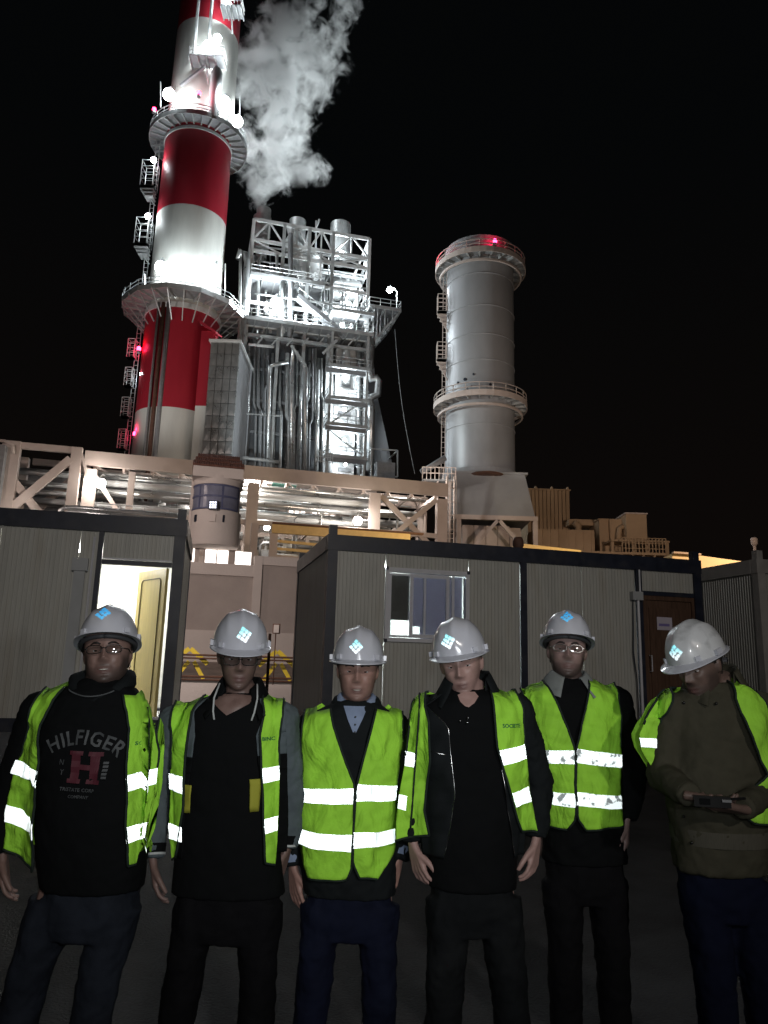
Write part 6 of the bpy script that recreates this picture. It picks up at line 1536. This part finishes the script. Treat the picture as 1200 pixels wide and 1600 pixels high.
def vest(ctx, sp, tape='retro'):
    q, YF, drape = ctx['q'], ctx['YF'], ctx['drape']; t = ctx['t']; root = None
    for k, hv in enumerate(sp):
        vo = ctx['panel'](hv['in'], hv['out'], .025, 'safety_vest', M['vest'], t); 
        # dark binding round the edges
        def edge(pl, u_):
            pts = []
            for j in range(31):
                a, ya = ctx['poly_at'](hv['in'], j/30); b, yb = ctx['poly_at'](hv['out'], j/30); w = q(a+(b-a)*u_, ya+(yb-ya)*u_, YF); pts.append(drape(w.x, w.z, .0265))
            return pts
        e = MB(); e.tube(edge(None, 0), .0050, 6); 
        hem = []
        a, ya = ctx['poly_at'](hv['in'], 1); b, yb = ctx['poly_at'](hv['out'], 1)
        for i in range(13): w = q(a+(b-a)*i/12, ya+(yb-ya)*i/12, YF); hem.append(drape(w.x, w.z, .0265))
        e.tube(hem, .0045, 6); oe = edge(None, 1); e.tube(oe[:14], .0045, 6)
        e.build('binding', M['trim_dark'], vo, smooth=True)
        for (c00, c01, c10, c11) in hv['tape']:       # inner top, inner bottom, outer top, outer bottom
            mb = MB(); N1, N2 = 16, 4
            for j in range(N2+1):
                for i in range(N1+1):
                    u = i/N1; v = j/N2
                    px = (c00[0]*(1-v)+c01[0]*v)*(1-u)+(c10[0]*(1-v)+c11[0]*v)*u; py = (c00[1]*(1-v)+c01[1]*v)*(1-u)+(c10[1]*(1-v)+c11[1]*v)*u
                    w = q(px, py, YF); mb.v.append(drape(w.x, w.z, .0295))
            for j in range(N2):
                for i in range(N1): mb.f.append((j*(N1+1)+i, j*(N1+1)+i+1, (j+1)*(N1+1)+i+1, (j+1)*(N1+1)+i))
            o = mb.build('reflective_tape', M[tape], vo, smooth=True); sd = o.modifiers.new('t', 'SOLIDIFY'); sd.thickness = .002; sd.offset = 0
def text_on(ctx, s, px, py, size, m, par, off=.006, bend=0.0, rot=0.0, name='lettering', bold=0.0, sx=1.0, tracking=1.0):
    """lettering printed on the chest: letters become mesh and are laid on the cloth"""
    cu = bpy.data.curves.new('txt', 'FONT'); cu.body = s; cu.size = size; cu.align_x = 'CENTER'; cu.align_y = 'CENTER'; cu.offset = bold; cu.resolution_u = 2; cu.space_character = tracking
    o = bpy.data.objects.new('txt', cu); COL.objects.link(o); dg = bpy.context.evaluated_depsgraph_get(); me = bpy.data.meshes.new_from_object(o.evaluated_get(dg)); bpy.data.objects.remove(o)
    bm = bmesh.new(); bm.from_mesh(me); bmesh.ops.triangulate(bm, faces=bm.faces)
    for _ in range(2):
        es = [e for e in bm.edges if e.calc_length() > .012]
        if es: bmesh.ops.subdivide_edges(bm, edges=es, cuts=1); bmesh.ops.triangulate(bm, faces=bm.faces)
    bm.to_mesh(me); bm.free(); c = ctx['q'](px, py, ctx['YF']); cr, sr = math.cos(rot), math.sin(rot)
    hw = max([abs(v.co.x) for v in me.vertices]+[.001])*sx
    for v in me.vertices:
        x, z = v.co.x*sx, v.co.y
        if bend:
            a = x/bend; rr = bend+z; x, z = rr*math.sin(a), rr*math.cos(a)-bend
        x, z = x*cr-z*sr, x*sr+z*cr
        p = ctx['drape'](c.x+x, c.z+z, off); v.co = p-ctx['ORG']
    me.materials.clear(); me.materials.append(m); o = bpy.data.objects.new(name, me); COL.objects.link(o); o.parent = par
    return o
def collar(ctx, m, h=.045, fold=.055, r0=.066, opening=34, spread=.02, name='collar', tilt=.35, front_drop=.035, par=None, thick=.004, y0=0.0, flap=0.02, dz=0.0):
    """a folded collar round the neck, open at the front"""
    nb = ctx['neckb']; mb = MB(); N = 36; prof = 6
    for i in range(N+1):
        a = math.radians(opening+(360-2*opening)*i/N); f = math.cos(a); fr = max(0, f)**1.5
        d = Vector((math.sin(a), -math.cos(a), 0)); c = nb+Vector((0, y0, dz-.012-front_drop*fr))
        rings_ = [(r0+.004, -.012), (r0-.002, h*.55), (r0+.002, h), (r0+.012, h*.82), (r0+.022+spread*.5, h*.2), (r0+.030+spread+flap*fr, -fold*(.55+.6*fr))]
        for r, z in rings_: mb.v.append(c+d*r+Vector((0, 0, z*(1-.25*fr) if z > 0 else z)))
    K = len(rings_)
    for i in range(N):
        for k in range(K-1): mb.f.append((i*K+k, i*K+k+1, (i+1)*K+k+1, (i+1)*K+k))
    o = mb.build(name, m, par or ctx['t'], smooth=True); sd = o.modifiers.new('t', 'SOLIDIFY'); sd.thickness = thick
    return o
def trousers(ctx, m, disp=(0.02, .08)):
    mb = MB(); r = ctx['rings']; hip = r[-1]
    top = r[-2]; ring_loft(mb, [(top[0], top[1], hip[2]+.05, top[3]*.86, top[4]*.84), (hip[0], hip[1], hip[2]+.01, hip[3]*.90, hip[4]*.88), (hip[0], hip[1], hip[2]-.09, hip[3]*.93, hip[4]*.92), (hip[0], hip[1], hip[2]-.16, hip[3]*.8, hip[4]*.8)], 36, 2.4)
    for (a, kn, an) in ctx['legs']:
        mb.tube([a+Vector((0, 0, -.02)), a.lerp(kn, .25), a.lerp(kn, .7), kn, kn.lerp(an, .5), an+Vector((0, 0, .02))], [.092, .090, .078, .072, .068, .064], 20)
    o = remesh_obj(mb, 'trousers', M[m], ctx['t'], .010, 4, disp, ctx['ORG'], (0.010, .03))
    for (a, kn, an) in ctx['legs']:
        s = MB(); ring_loft(s, [(an.x, an.y-.02, .0, .05, .05)]*1, 4, cap=False) if False else None
        s.tube([an+Vector((0, .05, -.045)), an+Vector((0, .0, -.03)), an+Vector((0, -.08, -.045)), an+Vector((0, -.16, -.058)), an+Vector((0, -.20, -.065))], [.038, .050, .046, .042, .02], 14)
        for i in range(len(s.v)): v = s.v[i]; s.v[i] = (v[0], v[1], max(0.004, v[2]))
        s.build('shoe', M['shoe'], ctx['t'], smooth=True)
LEN = lambda *a: a
dn = (0, 0, -1)
# ---- 1: far left, black printed hoodie
S1 = dict(Y=2.88, fold=.010, seed=1.0, label='man with glasses in black printed hoodie and open lime vest, far left', neck=(158, 1062), chin=(161, 1067), head=(12, -12, -4), hatpitch=-5, emb=(-.010, .074, .020), emm='emblem_blue',
    skin=skin_mat('skin_one', (0.20, 0.125, 0.105), .8), smile=1.0, teeth=True, glasses='thin', wide=1.06, jaw=1.12, lid=-2, hairy=1.0,
    rings=[(1060, 132, 186, .060), (1074, 106, 212, .085), (1088, 74, 224, .105), (1120, 58, 232, .130), (1180, 58, 232, .140), (1270, 60, 230, .150), (1340, 62, 228, .145), (1385, 66, 224, .135)],
    armL=dict(pts=[(62, 1112, 0), (14, 1235, .05), (6, 1330, .02)], hand=dict(d=(.25, -.1, -1), n=(1, .2, 0), s=1, c=.5)),
    armR=dict(pts=[(203, 1116, .08), (219, 1232, .17), (206, 1334, .06)], hand=dict(d=(-.35, -.25, -1), n=(-.5, 1, 0), s=1, c=.45)),
    legL=((88, 1400), (38, 1560)), legR=((186, 1400), (150, 1560)), top='black_cloth', sleeve='black_cloth', topname='hoodie')
c1 = person(S1)
vest(c1, [dict([('in', [(95, 1074), (84, 1100), (67, 1135), (63, 1202), (54, 1286), (48, 1363)]), ('out', [(52, 1072), (44, 1110), (30, 1155), (10, 1200), (-2, 1245), (-12, 1335)]),
                ('tape', [((63, 1204), (62, 1229), (10, 1191), (3, 1212)), ((56, 1286), (54, 1311), (-4, 1263), (-8, 1290))])]),
          dict([('in', [(190, 1086), (197, 1110), (201, 1139), (199, 1223), (199, 1307), (201, 1353)]), ('out', [(217, 1090), (228, 1112), (235, 1139), (239, 1181), (232, 1248), (209, 1353)]),
                ('tape', [((199, 1211), (199, 1237), (238, 1204), (236, 1229)), ((199, 1291), (199, 1318), (224, 1289), (220, 1313))])])])
trousers(c1, 'jeans_faded')
hd1 = MB(); nb = c1['neckb']
for s_ in (-1, 1):
    hd1.tube([nb+Vector((0, .095, -.005)), nb+Vector((s_*.072, .07, -.002)), nb+Vector((s_*.100, .0, -.012)), nb+Vector((s_*.078, -.065, -.040)), nb+Vector((s_*.036, -.098, -.068)), nb+Vector((0, -.108, -.085))], [.04, .038, .030, .022, .016, .010], 12)
hd1.build('hood', M['charcoal_cloth'], c1['t'], smooth=True)
hs1 = MB(); 
hs1.tube([c1['drape'](nb.x+x, nb.z-.062+.9*x*x*3.4, .010) for x in np.linspace(-.085, .085, 15)], .0028, 6); hs1.build('neckline_trim', M['print_grey'], c1['t'], smooth=True)
g1 = c1['garment']
text_on(c1, 'HILFIGER', 139, 1152, .070, M['print_grey'], g1, bend=.21, bold=.0012, sx=.88, rot=-.04, tracking=1.12, off=.010)
c_ = c1['q'](139, 1197, c1['YF'])
hh = MB()     # the big slab-serif H
def slabH(mb, x0, z0, w, h, ctx, off=.0105):
    def r(xa, xb, za, zb):
        b0 = len(mb.v); n = 4
        for j in range(n+1):
            for i in range(n+1): 
                x = xa+(xb-xa)*i/n; z = za+(zb-za)*j/n; mb.v.append(ctx['drape'](x0+x+z*.03, z0+z-x*.05, off))
        for j in range(n):
            for i in range(n): a = b0+j*(n+1)+i; mb.f.append((a, a+1, a+n+2, a+n+1))
    s = w*.27
    for sg in (-1, 1):
        cx = sg*w*.30; r(cx-s/2, cx+s/2, -h/2+h*.13, h/2-h*.13); r(cx-s*.78, cx+s*.78, h/2-h*.13, h/2); r(cx-s*.78, cx+s*.78, -h/2, -h/2+h*.13)
    r(-w*.30+s/2, w*.30-s/2, -h*.08, h*.08)
slabH(hh, c_.x, c_.z, .108, .108, c1); hh.build('red_letter', M['print_red'], g1)
text_on(c1, 'N', 103.5, 1189, .026, M['print_grey'], g1, off=.0105); text_on(c1, 'Y', 104, 1204, .026, M['print_grey'], g1, off=.0105)
for k in range(2): text_on(c1, '1985'[k*2:k*2+2], 168.5, 1191+k*13, .020, M['print_grey'], g1, off=.0105, rot=-.05) if False else None
text_on(c1, 'USA', 169, 1199, .020, M['print_grey'], g1, off=.0105, rot=math.radians(-90), bold=.0006) if False else None
bb = MB(); w_ = c1['q'](168.5, 1200, c1['YF'])
for k in range(5):
    z = w_.z+.024-k*.012
    b0 = len(bb.v); bb.v += [c1['drape'](w_.x-.008, z, .0105), c1['drape'](w_.x+.010, z, .0105), c1['drape'](w_.x+.009, z-.008, .0105), c1['drape'](w_.x-.009, z-.008, .0105)]; bb.f.append((b0, b0+1, b0+2, b0+3))
bb.build('small_print', M['print_grey'], g1)
text_on(c1, 'TRISTATE CORP', 127, 1231.5, .0165, M['print_grey'], g1, off=.0105, rot=-.05); text_on(c1, 'COMPANY', 130, 1242, .0145, M['print_grey'], g1, off=.0105, rot=-.04)
vs_ = [o for o in c1['t'].children if o.name.startswith('safety_vest')]
text_on(c1, 'SOCIE', 219, 1163, .018, M['vest_print'], vs_[1], off=.0292, bold=.0005)

# ---- 2: grey-sleeved jacket
S2 = dict(Y=3.08, seed=2.3, label='man in dark glasses wearing grey-sleeved jacket and open lime vest, second from left', neck=(374, 1082), chin=(372, 1078), head=(13, 7, 0), emb=(.006, .056, .021), emrot=60,
    skin=skin_mat('skin_two', (0.165, 0.105, 0.09), .35), glasses='safety', wide=1.0, hatpitch=2,
    rings=[(1082, 350, 400, .058), (1094, 322, 424, .082), (1108, 292, 436, .100), (1140, 274, 440, .115), (1200, 272, 438, .120), (1280, 276, 436, .118), (1345, 274, 440, .115), (1395, 268, 446, .112)],
    armL=dict(pts=[(276, 1130, .02), (246, 1240, .06), (240, 1338, .0)], hand=dict(d=(.25, -.15, -1), n=(1, .3, 0), s=1, c=.5)),
    armR=dict(pts=[(438, 1126, .02), (456, 1238, .06), (448, 1322, .05)], hand=dict(d=(-.3, -.1, -1), n=(-1, .3, 0), s=-1, c=.5)),
    legL=((312, 1400), (282, 1560)), legR=((408, 1400), (402, 1560)), top='black_cloth', sleeve='grey_marl', topname='shirt', cuff='black_cloth', cuffstripe=True)
c2 = person(S2)
for side, pin, pout in (('L', [(318, 1092), (302, 1112), (305, 1150), (300, 1195), (290, 1260), (282, 1345)], [(268, 1092), (266, 1127), (266, 1180), (264, 1260), (262, 1300), (264, 1345)]),
                        ('R', [(402, 1092), (412, 1116), (400, 1150), (404, 1195), (412, 1260), (416, 1340)], [(440, 1092), (444, 1120), (444, 1180), (446, 1260), (446, 1300), (444, 1340)])):
    jk = c2['panel'](pin, pout, .012, 'jacket_front', M['grey_marl'], c2['t'], 0, .36)
    c2['panel'](pin, pout, .0125, 'jacket_band', M['black_cloth'], c2['t'], .36, .46, nv_=8, back=False)
    c2['panel'](pin, pout, .0125, 'jacket_band', M['black_cloth'], c2['t'], .46, .995, nv_=24, back=False)
vest(c2, [dict([('in', [(312, 1087), (300, 1110), (295, 1145), (290, 1181), (287, 1265), (271, 1342)]), ('out', [(263, 1092), (262, 1127), (264, 1164), (260, 1223), (258, 1307), (262, 1349)]),
                ('tape', [((286, 1213), (286, 1240), (259, 1211), (259, 1236)), ((284, 1292), (283, 1317), (258, 1290), (258, 1315))])]),
          dict([('in', [(405, 1087), (412, 1112), (407, 1148), (409, 1198), (411, 1265), (414, 1349)]), ('out', [(437, 1090), (440, 1114), (433, 1164), (434, 1223), (432, 1286), (428, 1355)]),
                ('tape', [((410, 1200), (411, 1224), (434, 1199), (434, 1222)), ((412, 1280), (413, 1304), (432, 1278), (431, 1302))])])])
trousers(c2, 'trouser_black')
collar(c2, M['black_cloth'], h=.075, fold=.05, r0=.074, opening=38, spread=.03, name='jacket_collar', front_drop=.05, flap=.05)
nb = c2['neckb']
for s_ in (-1, 1):
    m_ = MB(); m_.tube([nb+Vector((s_*.075, -.055, .035)), nb+Vector((s_*.085, -.095, -.02)), nb+Vector((s_*.080, -.118, -.07)), nb+Vector((s_*.072, -.125, -.10))], .0038, 6); m_.build('collar_stripe', M['trim_white'], c2['t'], smooth=True)
# V of skin above the black shirt
def neck_skin(ctx, pts, skin, name='neckline_skin', off=.011):
    mb = MB(); cx = sum(p[0] for p in pts)/len(pts); cy = sum(p[1] for p in pts)/len(pts); n = len(pts)
    for k in range(5):
        f = 1-k/4
        for p in pts: w = ctx['q'](cx+(p[0]-cx)*f, cy+(p[1]-cy)*f, ctx['YF']); mb.v.append(ctx['drape'](w.x, w.z, off))
    for k in range(4):
        for i in range(n): i2 = (i+1) % n; mb.f.append((k*n+i, k*n+i2, (k+1)*n+i2, (k+1)*n+i))
    return mb.build(name, skin, ctx['t'], smooth=True)
neck_skin(c2, [(334, 1088), (330, 1098), (342, 1108), (354, 1118), (370, 1110), (388, 1100), (394, 1088), (380, 1084), (360, 1082), (345, 1084)], S2['skin'])
for (px0, px1, y0_, y1_) in ((287, 301, 1226, 1270), (391, 408, 1217, 1268)):
    c2['panel']([(px0, y0_), (px0, y1_)], [(px1, y0_), (px1-4, y1_)], .0145, 'jacket_patch', vmat('mustard_cloth', (0.30, 0.30, 0.03), .8), c2['t'], nu_=5, nv_=6, back=False)
vs_ = [o for o in c2['t'].children if o.name.startswith('safety_vest')]
text_on(c2, 'BINC', 419, 1155, .019, M['vest_print'], vs_[1], off=.0292, bold=.0006)

# ---- 3: closed vest, blue collar
S3 = dict(Y=3.22, seed=3.1, label='short smiling man in closed lime vest over blue shirt collar, third from left', neck=(557, 1095), chin=(557, 1096), head=(1, 0, 0), emb=(-.008, .052, .020),
    skin=skin_mat('skin_three', (0.30, 0.175, 0.145), .35), smile=.8, teeth=True, wide=1.05, jaw=1.08,
    rings=[(1094, 530, 584, .058), (1106, 505, 606, .085), (1118, 484, 622, .105), (1150, 472, 630, .125), (1200, 470, 628, .135), (1280, 468, 622, .140), (1345, 470, 620, .130), (1395, 474, 618, .118)],
    armL=dict(pts=[(486, 1140, .02), (452, 1245, .05), (458, 1350, .02)], hand=dict(d=(.2, -.15, -1), n=(.8, .6, 0), s=1, c=.35)),
    armR=dict(pts=[(614, 1138, .03), (640, 1240, .08), (622, 1340, .0)], hand=dict(d=(-.35, -.15, -1), n=(-.7, .7, 0), s=-1, c=.55)),
    legL=((506, 1405), (488, 1560)), legR=((590, 1405), (592, 1560)), top='charcoal_cloth', sleeve='charcoal_cloth', topname='sweater', cuff='blue_shirt')
c3 = person(S3)
vest(c3, [dict([('in', [(516, 1108), (522, 1135), (538, 1180), (555, 1224), (553, 1290), (550, 1352), (543, 1370)]), ('out', [(472, 1118), (468, 1160), (472, 1200), (466, 1260), (463, 1310), (480, 1374)]),
                ('tape', [((554, 1228), (552, 1252), (470, 1232), (468, 1254)), ((551, 1300), (549, 1326), (462, 1297), (464, 1322))])]),
          dict([('in', [(588, 1108), (580, 1140), (568, 1184), (558, 1224), (553, 1290), (552, 1345), (562, 1368)]), ('out', [(630, 1120), (631, 1168), (622, 1220), (621, 1280), (618, 1332), (590, 1371)]),
                ('tape', [((558, 1222), (557, 1248), (621, 1228), (620, 1251)), ((553, 1296), (552, 1320), (620, 1297), (619, 1319))])])])
trousers(c3, 'jeans_dark')
collar(c3, M['charcoal_cloth'], h=.03, fold=.02, r0=.082, opening=24, spread=.0, name='sweater_neck', front_drop=.06, flap=.0)
collar(c3, M['blue_shirt'], h=.042, fold=.05, r0=.066, opening=20, spread=.012, name='shirt_collar', front_drop=.03, flap=.012)
nb = c3['neckb']; m_ = MB(); m_.v = [c3['drape'](nb.x+x, nb.z+z, .006) for x, z in ((-.05, -.02), (-.03, -.07), (0, -.135), (.03, -.07), (.05, -.02), (0, -.02), (0, -.07))]
m_.f = [(0, 1, 6, 5), (1, 2, 6), (2, 3, 6), (3, 4, 5, 6)]; m_.build('shirt_front', M['blue_shirt'], c3['t'], smooth=True)
for z in (-.06, -.09, -.12): MB().sphere(c3['drape'](nb.x+.002, nb.z+z, .010), .004, 8, 6).build('shirt_button', M['print_grey'], c3['t'], smooth=True)

# ---- 4: tilted head, open vest, dark jacket
S4 = dict(Y=3.08, seed=4.4, label='tall man with tilted head in dark jacket, polo and open lime vest, fourth from left', neck=(733, 1078), chin=(725, 1089), head=(-14, 6, -9), emb=(-.020, .056, .021), emrot=55,
    skin=skin_mat('skin_four', (0.34, 0.215, 0.19), .28), gaze=(4, 4), hairy=1.3, jaw=.96,
    rings=[(1076, 704, 762, .060), (1086, 684, 788, .088), (1100, 662, 806, .108), (1130, 656, 816, .125), (1190, 658, 816, .130), (1270, 664, 812, .128), (1335, 668, 808, .120), (1385, 668, 806, .115)],
    armL=dict(pts=[(668, 1116, .02), (642, 1228, .06), (646, 1315, .0)], hand=dict(d=(.3, -.15, -1), n=(.8, .5, 0), s=1, c=.55)),
    armR=dict(pts=[(806, 1112, .02), (842, 1220, .06), (838, 1306, .02)], hand=dict(d=(-.2, -.15, -1), n=(-.8, .5, 0), s=-1, c=.5)),
    legL=((702, 1395), (694, 1560)), legR=((778, 1395), (796, 1560)), top='black_cloth', sleeve='charcoal_cloth', topname='polo_shirt')
c4 = person(S4)
for pin, pout in (([(700, 1080), (668, 1104), (700, 1135), (704, 1180), (710, 1240), (702, 1300), (694, 1342)], [(652, 1092), (646, 1130), (650, 1180), (654, 1240), (658, 1300), (662, 1342)]),
                  ([(768, 1078), (774, 1120), (780, 1170), (786, 1220), (794, 1270), (800, 1300), (806, 1342)], [(812, 1084), (824, 1130), (828, 1180), (828, 1240), (826, 1300), (824, 1342)])):
    jk = c4['panel'](pin, pout, .011, 'jacket_front', M['charcoal_cloth'], c4['t'])
    e = MB(); pts = []
    for j in range(25):
        a, ya = c4['poly_at'](pin, .12+.86*j/24); w = c4['q'](a, ya, c4['YF']); pts.append(c4['drape'](w.x, w.z, .0135))
    e.tube(pts, .0016, 5); e.build('zip', M['metal_small'], jk, smooth=True)
a_, b_ = c4['q'](672, 1174, -.12), c4['q'](697, 1180, -.12); e = MB(); e.tube([c4['drape'](a_.x+(b_.x-a_.x)*k/6, a_.z+(b_.z-a_.z)*k/6, .0145) for k in range(7)], .0022, 5); e.build('pocket_zip', M['metal_small'], c4['t'], smooth=True)
vest(c4, [dict([('in', [(673, 1074), (664, 1101), (670, 1126), (672, 1188), (668, 1229), (664, 1270), (672, 1309)]), ('out', [(650, 1082), (643, 1117), (635, 1188), (626, 1237), (620, 1290), (619, 1320)]),
                ('tape', [((651, 1180), (650, 1203), (635, 1177), (633, 1200)), ((637, 1249), (635, 1272), (624, 1246), (622, 1269))])]),
          dict([('in', [(769, 1062), (771, 1113), (775, 1167), (791, 1220), (808, 1278), (818, 1302)]), ('out', [(806, 1070), (820, 1105), (824, 1171), (833, 1237), (839, 1270), (847, 1307)]),
                ('tape', [((777, 1171), (784, 1195), (823, 1164), (826, 1187)), ((799, 1238), (806, 1261), (831, 1233), (836, 1257))])])])
bl4 = MB(); pts = []
for k in range(12): y_ = 1085+k*20; w = c4['q'](658-(y_-1085)*.07, y_, c4['YF']); pts.append(c4['drape'](w.x, w.z, .031))
bl4.tube(pts, .004, 6); bl4.build('vest_fold_binding', M['trim_dark'], c4['t'], smooth=True)
neck_skin(c4, [(716, 1086), (719, 1096), (726, 1103), (732, 1105), (741, 1098), (748, 1088), (743, 1081), (727, 1081)], S4['skin'])
trousers(c4, 'trouser_charcoal')
collar(c4, M['black_cloth'], h=.025, fold=.04, r0=.070, opening=40, spread=.01, name='polo_collar', front_drop=.04)
collar(c4, M['charcoal_cloth'], h=.085, fold=.05, r0=.080, opening=46, spread=.035, name='jacket_collar', front_drop=.03, flap=.04)
for px, py in ((718, 1126), (730, 1121), (729, 1128)):
    w = c4['q'](px, py, c4['YF']); MB().sphere(c4['drape'](w.x, w.z, .010), .0045, 8, 6).build('snap_button', M['metal_small'], c4['t'], smooth=True)
vs_ = [o for o in c4['t'].children if o.name.startswith('safety_vest')]
text_on(c4, 'SOCIETE', 799, 1134, .0195, M['vest_print'], vs_[1], off=.0292, bold=.0005); text_on(c4, 'GENIE CIVIL', 801, 1139.5, .012, M['vest_print'], vs_[1], off=.0292) if False else None

# ---- 5: closed vest, grey collar
S5 = dict(Y=3.40, seed=5.2, label='bearded man with spectacles in closed lime vest over grey collar, fifth from left', neck=(889, 1062), chin=(887, 1057), head=(-11, -9, 2), hatpitch=-6, emb=(-.006, .076, .020), emm='emblem_blue',
    skin=skin_mat('skin_five', (0.25, 0.165, 0.15), .8), glasses='thin', gf=0, wide=1.02, jaw=1.05,
    rings=[(1060, 864, 914, .058), (1072, 846, 938, .085), (1084, 830, 960, .105), (1112, 828, 970, .120), (1170, 836, 970, .125), (1240, 848, 970, .125), (1295, 850, 974, .120), (1345, 848, 978, .115)],
    armL=dict(pts=[(836, 1098, .03), (840, 1200, .10), (846, 1285, .06)], hand=dict(d=(.1, -.1, -1), n=(.9, .4, 0), s=1, c=.4)),
    armR=dict(pts=[(962, 1098, .02), (996, 1192, .04), (980, 1278, -.02)], hand=dict(d=(-.1, -.1, -1), n=(-.9, .4, 0), s=-1, c=.6)),
    legL=((878, 1365), (884, 1560)), legR=((946, 1365), (960, 1560)), top='black_cloth', sleeve='black_cloth', topname='sweater')
c5 = person(S5)
vest(c5, [dict([('in', [(856, 1064), (864, 1086), (880, 1126), (895, 1167), (896, 1229), (896, 1280), (886, 1296)]), ('out', [(820, 1078), (835, 1126), (844, 1171), (854, 1229), (857, 1262), (858, 1294)]),
                ('tape', [((894, 1171), (894, 1192), (844, 1173), (849, 1193)), ((895, 1238), (895, 1259), (855, 1238), (858, 1258))])]),
          dict([('in', [(926, 1062), (916, 1093), (906, 1130), (897, 1167), (897, 1229), (899, 1276), (912, 1295)]), ('out', [(972, 1074), (973, 1110), (971, 1146), (971, 1187), (971, 1249), (974, 1291)]),
                ('tape', [((897, 1168), (897, 1190), (972, 1179), (972, 1200)), ((897, 1235), (897, 1256), (972, 1243), (972, 1264))])])], tape='retro_worn')
trousers(c5, 'trouser_black')
collar(c5, M['grey_shirt'], h=.040, fold=.05, r0=.070, opening=26, spread=.026, name='shirt_collar', front_drop=.024, flap=.045, dz=.008)

# ---- 6: looking down at a handset
S6 = dict(Y=3.00, hatm='hat_scuffed', seed=6.6, label='man looking down at a handset in olive jacket and loose lime vest, far right', neck=(1118, 1068), chin=(1090, 1094), hscale=1.0, head=(-58, 17, -4), emb=(.004, .050, .021), hatpitch=3,
    skin=skin_mat('skin_six', (0.12, 0.078, 0.064), .6), lid=4, gaze=(0, -25),
    rings=[(1066, 1090, 1148, .062), (1078, 1070, 1170, .090), (1092, 1050, 1188, .110), (1125, 1042, 1196, .130), (1190, 1042, 1198, .145), (1260, 1046, 1196, .155), (1305, 1052, 1194, .140), (1360, 1056, 1192, .125)],
    armL=dict(pts=[(1054, 1112, .0), (1034, 1212, -.02), (1078, 1242, -.24)], hand=dict(d=(1, -.15, -.15), n=(.1, .3, 1), s=-1, c=.45)),
    armR=dict(pts=[(1188, 1110, .0), (1206, 1222, .0), (1160, 1262, -.24)], hand=dict(d=(-1, -.1, .1), n=(-.1, .3, 1), s=1, c=.5)),
    legL=((1096, 1370), (1118, 1570)), legR=((1160, 1370), (1192, 1570)), top='olive_cloth', sleeve='olive_cloth', topname='jacket')
c6 = person(S6)
vest(c6, [dict([('in', [(1074, 1066), (1058, 1093), (1044, 1126), (1044, 1171), (1044, 1204), (1045, 1219)]), ('out', [(1056, 1070), (1030, 1105), (1008, 1150), (1012, 1175), (1026, 1196), (1038, 1218)]),
                ('tape', [((1037, 1157), (1037, 1172), (1007, 1155), (1011, 1170)), ((1045, 1196), (1046, 1217), (1030, 1199), (1038, 1219))])]),
          dict([('in', [(1149, 1062), (1147, 1093), (1157, 1130), (1174, 1171), (1190, 1208), (1166, 1228), (1141, 1246), (1140, 1262), (1164, 1281)]), ('out', [(1180, 1068), (1198, 1095), (1212, 1130), (1220, 1170), (1224, 1210), (1226, 1250), (1224, 1290)]),
                ('tape', [])])])
trousers(c6, 'trouser_navy')
collar(c6, M['olive_cloth'], h=.085, fold=.06, r0=.078, opening=34, spread=.03, name='jacket_collar', front_drop=.02, flap=.03)
rb = c6['rings']; m_ = MB(); a_ = rb[-2]; ring_loft(m_, [(a_[0], a_[1], c6['q'](1120, 1290).z, a_[3]*1.02, a_[4]*1.04), (a_[0], a_[1], c6['q'](1120, 1314).z, a_[3]*1.0, a_[4]*1.02)], 40, 2.3, cap=False); m_.build('jacket_waistband', vmat('olive_rib', (0.06, 0.056, 0.042), .85, var=.2, scale=60, stretch=(6, 6, .3)), c6['t'], smooth=True)
for px, py in ((1075, 1099), (1117, 1099), (1073, 1278), (1083, 1318)):
    w = c6['q'](px, py, c6['YF']); MB().sphere(c6['drape'](w.x, w.z, .008), .006, 8, 6).build('snap_button', M['frame_black'], c6['t'], smooth=True)
hp = P(1112, 1252, 3.0-.30); ht = thing('handset', 'dark handheld radio with a bright metal clip held by the far right man', 'radio', hp, math.radians(-12))
MB().box((0, 0, 0), (.120, .028, .036)).build('casing', M['frame_black'], ht, local=True); MB().tube([(.058, 0, .01), (.11, 0, .016)], .005, 6).build('aerial', M['frame_black'], ht, local=True)
MB().box((.045, -.018, .006), (.030, .006, .008)).build('clip', M['metal_small'], ht, local=True); MB().box((-.025, -.015, 0), (.035, .003, .020)).build('screen', M['black_cloth'], ht, local=True)
